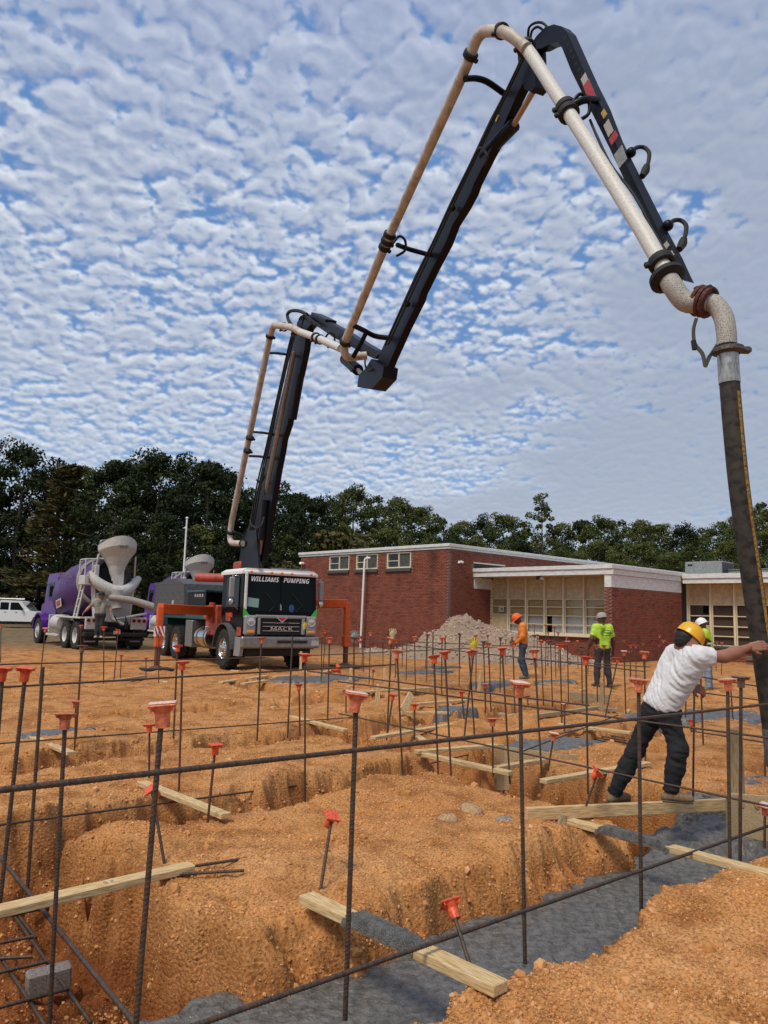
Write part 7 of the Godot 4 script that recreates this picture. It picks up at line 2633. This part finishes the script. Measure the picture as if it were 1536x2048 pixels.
func boot(parent: Node3D, ankle: Vector3, toe: Vector3, material: Material, inv: Transform3D, ground: float) -> void:
	var d := (toe - ankle) * Vector3(1, 0, 1)
	d = d.normalized()
	var s := d.cross(Vector3.UP)
	var b := ankle * Vector3(1, 0, 1) + Vector3(0, ground, 0)
	var bones := [
		[ankle + Vector3(0, 0.05, 0), b - d * 0.005 + Vector3(0, 0.050, 0), 0.045, 0.042],
		[b - d * 0.050 + Vector3(0, 0.036, 0), b + d * 0.05 + Vector3(0, 0.046, 0), 0.034, 0.038],
		[b + d * 0.05 + s * 0.010 + Vector3(0, 0.044, 0), b + d * 0.145 + s * 0.012 + Vector3(0, 0.036, 0), 0.036, 0.033],
		[b + d * 0.05 - s * 0.010 + Vector3(0, 0.044, 0), b + d * 0.135 - s * 0.012 + Vector3(0, 0.032, 0), 0.034, 0.029],
	]
	var o := part("boot", skin(bones, 0.010, 110.0, [[Vector3(0, -1, 0), -(ground + 0.012)]]), material, parent, inv)
	var m := MB.new()
	var yaw := atan2(d.x, d.z)
	m.box(Transform3D(Basis(Vector3.UP, yaw), b + d * 0.047 + Vector3(0, 0.008, 0)), Vector3(0.078, 0.018, 0.248), 0.010)
	part("sole", m, M.sole, o)

# joints J: hip, neck, head (middle), face, crown, and pairs [left, right] of shoulder, elbow, wrist, thigh, knee, ankle, toe
func figure(t: Node3D, J: Dictionary, skin_mat: Material, shirt: Material, trousers: Material, boots: Material, sleeve: float, cell: float, ground: Array, long_hem := 0.06) -> void:
	var inv := t.transform.affine_inverse()
	var hip: Vector3 = J.hip
	var neck: Vector3 = J.neck
	var sp := (neck - hip).normalized()
	var across := ((J.shoulder[1] as Vector3) - (J.shoulder[0] as Vector3)).normalized()
	var dep := across.cross(sp).normalized()
	# the body under the clothes
	var b := [[neck - sp * 0.04, J.head - (J.crown as Vector3) * 0.05, 0.056, 0.052]]
	b.append_array(head_bones(J.head, J.face, J.crown))
	for s in 2:
		var sg := -1.0 if s == 0 else 1.0
		b.append([J.shoulder[s], J.elbow[s], 0.054, 0.046])
		b.append([J.elbow[s], (J.elbow[s] as Vector3).lerp(J.wrist[s], 0.4), 0.046, 0.046])
		b.append([(J.elbow[s] as Vector3).lerp(J.wrist[s], 0.35), J.wrist[s], 0.045, 0.029])
		b.append([J.shoulder[s], hip + across * sg * 0.08 + sp * 0.10, 0.072, 0.075])
		b.append([J.thigh[s], J.knee[s], 0.075, 0.052])
		b.append([J.knee[s], J.ankle[s], 0.050, 0.038])
		b.append([J.shoulder[s], neck - sp * 0.02, 0.050, 0.05])
	part("body", skin(b, cell, 60.0), skin_mat, t, inv)
	# hands on their own finer grids, part of the body
	for s in 2:
		if J.has("hand"):
			var q: Array = J.hand[s]
			part("hand", skin(hand_bones(J.wrist[s], q[0], q[1], q[2], q[3], 1.0), 0.0042 if cell < 0.016 else 0.007, 240.0), skin_mat, t, inv)
	# shirt
	b = []
	var cuts := []
	for s in 2:
		var sg := -1.0 if s == 0 else 1.0
		var sh: Vector3 = J.shoulder[s]
		b.append([sh - across * sg * 0.035, hip + across * sg * 0.085 + sp * 0.02, 0.090, 0.096])
		b.append([sh - across * sg * 0.05 + dep * 0.02 - sp * 0.12, hip + across * sg * 0.05 + dep * 0.02, 0.092, 0.090])
		b.append([sh - across * sg * 0.04 - dep * 0.03 - sp * 0.10, hip + across * sg * 0.04 - dep * 0.02 + sp * 0.05, 0.086, 0.086])
		b.append([sh, neck - sp * 0.035, 0.064, 0.062])
		var el: Vector3 = J.elbow[s]
		if sleeve <= 1.0:
			b.append([sh, sh.lerp(el, sleeve + 0.15), 0.077, 0.070])
			var ad := (el - sh).normalized()
			var at := sh.lerp(el, sleeve)
			cuts.append([ad, ad.dot(at), at + ad * 0.12, 0.19])
		else:
			b.append([sh, el, 0.076, 0.060])
			b.append([el, J.wrist[s], 0.060, 0.040])
	cuts.append([-sp, -sp.dot(hip) + long_hem, hip - sp * 0.2, 0.34])
	part("shirt", skin(b, minf(cell, 0.011) if cell < 0.016 else cell, 42.0, cuts, 0.011, (sp + across * 0.9).normalized()), shirt, t, inv)
	# trousers
	b = []
	cuts = []
	b.append([J.thigh[0], J.thigh[1], 0.102, 0.102])
	b.append([hip + sp * 0.06 - across * 0.045, hip + sp * 0.06 + across * 0.045, 0.104, 0.104])
	for s in 2:
		var kn: Vector3 = J.knee[s]
		var an: Vector3 = J.ankle[s]
		b.append([J.thigh[s], kn, 0.096, 0.070])
		b.append([kn, kn.lerp(an, 0.45), 0.070, 0.069])
		b.append([kn.lerp(an, 0.4), an, 0.068, 0.063])
		var ld := (an - kn).normalized()
		cuts.append([ld, ld.dot(an + ld * 0.02), an + ld * 0.1, 0.16])
	cuts.append([sp, sp.dot(hip) + 0.09, hip + sp * 0.2, 0.25])
	part("trousers", skin(b, cell, 48.0, cuts, 0.010, Vector3(0.2, 1, 0.1)), trousers, t, inv)
	for s in 2:
		boot(t, J.ankle[s], J.toe[s], boots, inv, ground[s])
	eyes(t, J.head, J.face, J.crown, inv)

# a standing pose: at the ground, facing f; arms and feet given in the body's own axes (right, up, forward)
func stand(at: Vector3, f: Vector3, h: float, o: Dictionary) -> Dictionary:
	f = (f * Vector3(1, 0, 1)).normalized()
	var r := f.cross(Vector3.UP)
	var k := h / 1.75
	var w := func(v: Vector3) -> Vector3: return at + (r * v.x + Vector3.UP * v.y + f * v.z) * k
	var lean: float = o.get("lean", 0.0)
	var head: Vector3 = Vector3(0, 1.60, 0.02 + lean) + (o.get("head", Vector3.ZERO) as Vector3)
	var fd: Vector3 = o.get("face", Vector3(0, 0, 1))
	var face := r * fd.x + Vector3.UP * fd.y + f * fd.z
	var cd: Vector3 = o.get("crown", Vector3(0, 1, 0))
	var arms: Array = o.get("arms", [[Vector3(-0.27, 1.12, -0.03), Vector3(-0.29, 0.87, 0.06)], [Vector3(0.27, 1.12, -0.03), Vector3(0.29, 0.87, 0.06)]])
	var legs: Array = o.get("legs", [[Vector3(-0.12, 0.49, 0.02), Vector3(-0.15, 0.09, 0.0)], [Vector3(0.12, 0.49, 0.02), Vector3(0.15, 0.09, 0.0)]])
	var J := {"hip": w.call(Vector3(0, 0.93, 0)), "neck": w.call(Vector3(0, 1.46, lean)), "head": w.call(head), "face": face, "crown": r * cd.x + Vector3.UP * cd.y + f * cd.z}
	J["shoulder"] = [w.call(Vector3(-0.185, 1.40, lean * 0.95)), w.call(Vector3(0.185, 1.40, lean * 0.95))]
	J["elbow"] = [w.call(arms[0][0]), w.call(arms[1][0])]
	J["wrist"] = [w.call(arms[0][1]), w.call(arms[1][1])]
	J["thigh"] = [w.call(Vector3(-0.095, 0.88, 0)), w.call(Vector3(0.095, 0.88, 0))]
	J["knee"] = [w.call(legs[0][0]), w.call(legs[1][0])]
	J["ankle"] = [w.call(legs[0][1]), w.call(legs[1][1])]
	J["toe"] = [(J.ankle[0] as Vector3) + f * 0.15 - r * 0.04, (J.ankle[1] as Vector3) + f * 0.15 + r * 0.04]
	J["hand"] = []
	for s in 2:
		var d: Vector3 = ((J.wrist[s] as Vector3) - (J.elbow[s] as Vector3)).normalized()
		J.hand.append([d, r * (-1.0 if s == 0 else 1.0), 1.0 if s == 0 else -1.0, 0.35])
	return J

func build_people() -> void:
	var brown := mat("skin_brown", Color(0.30, 0.135, 0.085), 0.55)
	var dark := mat("skin_dark", Color(0.10, 0.045, 0.03), 0.55)
	mat("eye", Color(0.02, 0.015, 0.012), 0.3)
	mat("sole", Color(0.10, 0.075, 0.05), 0.9)
	var hair := mat("hair", Color(0.012, 0.010, 0.010), 0.7, 0.0, "fine", Vector3.ONE * 14.0)
	var white := mat("shirt_white", Color(0.80, 0.81, 0.84), 0.85, 0.0, "weave", Vector3.ONE * 9.0)
	var black := mat("trousers_black", Color(0.010, 0.011, 0.015), 0.85, 0.0, "weave", Vector3.ONE * 9.0)
	var tan_boot := mat("boot_tan", Color(0.24, 0.155, 0.085), 0.8, 0.0, "mottle", Vector3.ONE * 8.0)
	var dark_boot := mat("boot_dark", Color(0.06, 0.045, 0.035), 0.8)
	var yellow := mat("hat_yellow", Color(0.80, 0.42, 0.012), 0.32, 0.0, "soft", Vector3.ONE * 9.0)
	# ---- the worker in white who pushes the hose
	var z0 := 6.75
	var t := thing("person", "worker in white t-shirt and yellow hard hat leaning forward to push the hanging hose", "person", tx(gp(1300, 1600, 0.0)))
	var inv := t.transform.affine_inverse()
	var J := {
		"hip": dp(1322, 1412, z0), "neck": dp(1366, 1299, z0 - 0.12), "head": dp(1374, 1284, z0 - 0.16),
		"face": Vector3(0.66, -0.60, -0.44), "crown": Vector3(0.62, 0.76, -0.16),
		"shoulder": [dp(1349, 1313, z0 + 0.03), dp(1392, 1313, z0 - 0.26)],
		"elbow": [dp(1352, 1362, z0 + 0.16), dp(1449, 1313, z0 - 0.24)],
		"wrist": [dp(1379, 1373, z0 - 0.06), dp(1499, 1294, z0 - 0.10)],
		"thigh": [dp(1306, 1424, z0 + 0.08), dp(1334, 1424, z0 - 0.06)],
		"knee": [dp(1268, 1506, z0 + 0.15), dp(1357, 1500, z0 - 0.16)],
		"ankle": [dp(1229, 1584, z0 + 0.22), dp(1342, 1580, z0 - 0.13)],
	}
	J["toe"] = [(J.ankle[0] as Vector3) + Vector3(0.12, 0, -0.07), (J.ankle[1] as Vector3) + Vector3(0.14, 0, 0.03)]
	J["hand"] = [[Vector3(0.7, -0.15, 0.3), Vector3(0.1, 0.5, 0.8), 1.0, 0.75], [Vector3(0.90, 0.14, 0.20), Vector3(-0.25, 0.15, 0.95), 1.0, 0.42]]
	var gr := [(J.ankle[0] as Vector3).y - 0.09, (J.ankle[1] as Vector3).y - 0.095]
	figure(t, J, brown, white, black, tan_boot, 0.60, 0.0135, gr, 0.02)
	hat(t, J.head, J.face, J.crown, yellow, inv, false, false, 0.95)
	var hb := head_bones(J.head, J.face, J.crown)
	var fc := (J.face as Vector3).normalized()
	var hu := ((J.crown as Vector3) - fc * (J.crown as Vector3).dot(fc)).normalized()
	var hr: Array = [[J.head + hu * 0.03 - fc * 0.03, J.head + hu * 0.02 - fc * 0.035, 0.089, 0.088], [J.head - hu * 0.03 - fc * 0.05, J.head - fc * 0.05, 0.06, 0.07]]
	part("hair", skin(hr, 0.008, 90.0, [[fc, fc.dot(J.head) + 0.02]], 0.004), hair, t, inv)
	# belt
	# ---- the worker in lime seen from behind
	var lime := mat("shirt_lime", Color(0.46, 0.74, 0.06), 0.75, 0.0, "soft", Vector3.ONE * 4.0)
	lime.emission_enabled = false
	var base := gp(1206, 1374, 0.0)
	t = thing("person", "worker in a lime green t-shirt and grey cap standing with his back turned", "person", tx(base))
	inv = t.transform.affine_inverse()
	J = stand(base, Vector3(-0.25, 0, -1), 1.78, {"arms": [[Vector3(-0.30, 1.14, -0.02), Vector3(-0.33, 0.88, 0.08)], [Vector3(0.29, 1.12, 0.0), Vector3(0.33, 0.86, 0.08)]], "legs": [[Vector3(-0.14, 0.49, 0.01), Vector3(-0.17, 0.09, -0.02)], [Vector3(0.13, 0.49, 0.02), Vector3(0.15, 0.09, -0.05)]], "face": Vector3(-0.15, -0.25, 1)})
	figure(t, J, dark, lime, mat("trousers_dark", Color(0.030, 0.030, 0.035), 0.9), dark_boot, 0.78, 0.02, [base.y, base.y], 0.03)
	hat(t, J.head, J.face, J.crown, mat("cap_grey", Color(0.34, 0.32, 0.31), 0.8), inv, false, true)
	var bk := ((J.neck as Vector3) + (J.hip as Vector3)) * 0.5 + Vector3(0.0, 0.09, 0)
	var back := Vector3(0.25, 0, 1).normalized()
	var lx := Transform3D(Basis(Vector3.UP.cross(back), Vector3.UP, back), bk + back * 0.150 + Vector3.UP.cross(back) * 0.03)
	var ring := []
	for i in 33:
		var a := TAU * i / 32.0
		ring.append(lx * Vector3(signf(cos(a)) * pow(absf(cos(a)), 0.6) * 0.112, signf(sin(a)) * pow(absf(sin(a)), 0.6) * 0.062, 0))
	var m := MB.new()
	m.tube(ring, 0.008, 6, false)
	var em := part("emblem", m, mat("print_green", Color(0.03, 0.10, 0.03), 0.8), t, inv)
	digits(em, "Timmons", lx * Transform3D(Basis(), Vector3(0, 0.004, 0.0)), 0.052, M.print_green, "lettering", true, 0.004)
	# ---- the worker in orange, looking down
	var orange_shirt := mat("shirt_orange", Color(0.80, 0.25, 0.035), 0.75, 0.0, "soft", Vector3.ONE * 4.0)
	base = gp(1046, 1357, 0.0)
	t = thing("person", "worker in an orange long sleeved shirt and orange hard hat looking down", "person", tx(base))
	inv = t.transform.affine_inverse()
	J = stand(base, Vector3(-1, 0, -0.12), 1.74, {"lean": 0.02, "head": Vector3(0, -0.03, 0.11), "face": Vector3(0, -0.62, 0.78), "crown": Vector3(0, 0.8, 0.6), "arms": [[Vector3(-0.24, 1.13, 0.03), Vector3(-0.20, 0.95, 0.20)], [Vector3(0.24, 1.13, 0.02), Vector3(0.20, 1.0, 0.22)]], "legs": [[Vector3(-0.10, 0.49, 0.07), Vector3(-0.11, 0.09, -0.06)], [Vector3(0.10, 0.49, 0.02), Vector3(0.11, 0.09, -0.10)]]})
	figure(t, J, dark, orange_shirt, mat("jeans_dark", Color(0.045, 0.07, 0.115), 0.9, 0.0, "mottle", Vector3.ONE * 3.0), tan_boot, 2.0, 0.02, [base.y, base.y], 0.10)
	hat(t, J.head, J.face, J.crown, mat("hat_orange", Color(0.80, 0.13, 0.025), 0.4), inv, true)
	# ---- the worker in the lime vest and white hard hat
	base = gp(1419, 1381, 0.0)
	t = thing("person", "worker in white hard hat, lime vest and light blue jeans behind the worker in white", "person", tx(base))
	inv = t.transform.affine_inverse()
	J = stand(base, Vector3(-0.9, 0, -0.5), 1.72, {"lean": 0.06, "head": Vector3(0, -0.02, 0.05), "face": Vector3(0, -0.4, 0.9), "crown": Vector3(0, 0.9, 0.4), "arms": [[Vector3(-0.26, 1.14, 0.10), Vector3(-0.18, 1.02, 0.32)], [Vector3(0.26, 1.14, 0.08), Vector3(0.18, 1.02, 0.32)]]})
	figure(t, J, dark, mat("vest_lime", Color(0.48, 0.68, 0.03), 0.7, 0.0, "soft", Vector3.ONE * 4.0), mat("jeans_pale", Color(0.24, 0.32, 0.42), 0.9, 0.0, "mottle", Vector3.ONE * 3.0), tan_boot, 0.5, 0.02, [base.y, base.y], 0.10)
	hat(t, J.head, J.face, J.crown, M.white_paint, inv, true)
	m = MB.new()
	var mid := ((J.neck as Vector3) + (J.hip as Vector3)) * 0.5
	m.lathe(Transform3D(Basis().scaled(Vector3(1.0, 1, 1.25)), mid + Vector3(0.0, -0.08, 0.0)), [Vector2(0.150, 0), Vector2(0.154, 0.025), Vector2(0.150, 0.05)], 24)
	part("reflective_band", m, mat("band_silver", Color(0.45, 0.47, 0.42), 0.4), t, inv)
	# ---- the man on the mixer's step
	var step_at := dp(197, 1276, 28.35)
	t = thing("person", "man in a grey t-shirt and black cap standing on the mixer truck's rear step", "person", tx(step_at))
	inv = t.transform.affine_inverse()
	J = stand(step_at, Vector3(0.30, 0, 1), 1.66, {"face": Vector3(-0.1, -0.15, 1), "arms": [[Vector3(-0.36, 1.14, 0.0), Vector3(-0.40, 0.92, 0.10)], [Vector3(0.42, 1.16, -0.02), Vector3(0.56, 0.98, 0.08)]], "legs": [[Vector3(-0.08, 0.49, 0.02), Vector3(-0.08, 0.09, 0.0)], [Vector3(0.08, 0.49, 0.02), Vector3(0.08, 0.09, 0.0)]]})
	J.wrist = [J.wrist[0], J.wrist[1]]
	figure(t, J, mat("skin_light", Color(0.34, 0.17, 0.115), 0.55), mat("shirt_grey", Color(0.34, 0.33, 0.29), 0.85, 0.0, "mottle", Vector3.ONE * 3.0), M.trousers_dark, mat("boot_pale", Color(0.40, 0.36, 0.30), 0.8), 0.75, 0.02, [step_at.y, step_at.y], 0.10)
	hat(t, J.head, J.face, J.crown, mat("cap_black", Color(0.02, 0.02, 0.02), 0.8), inv, false, true)
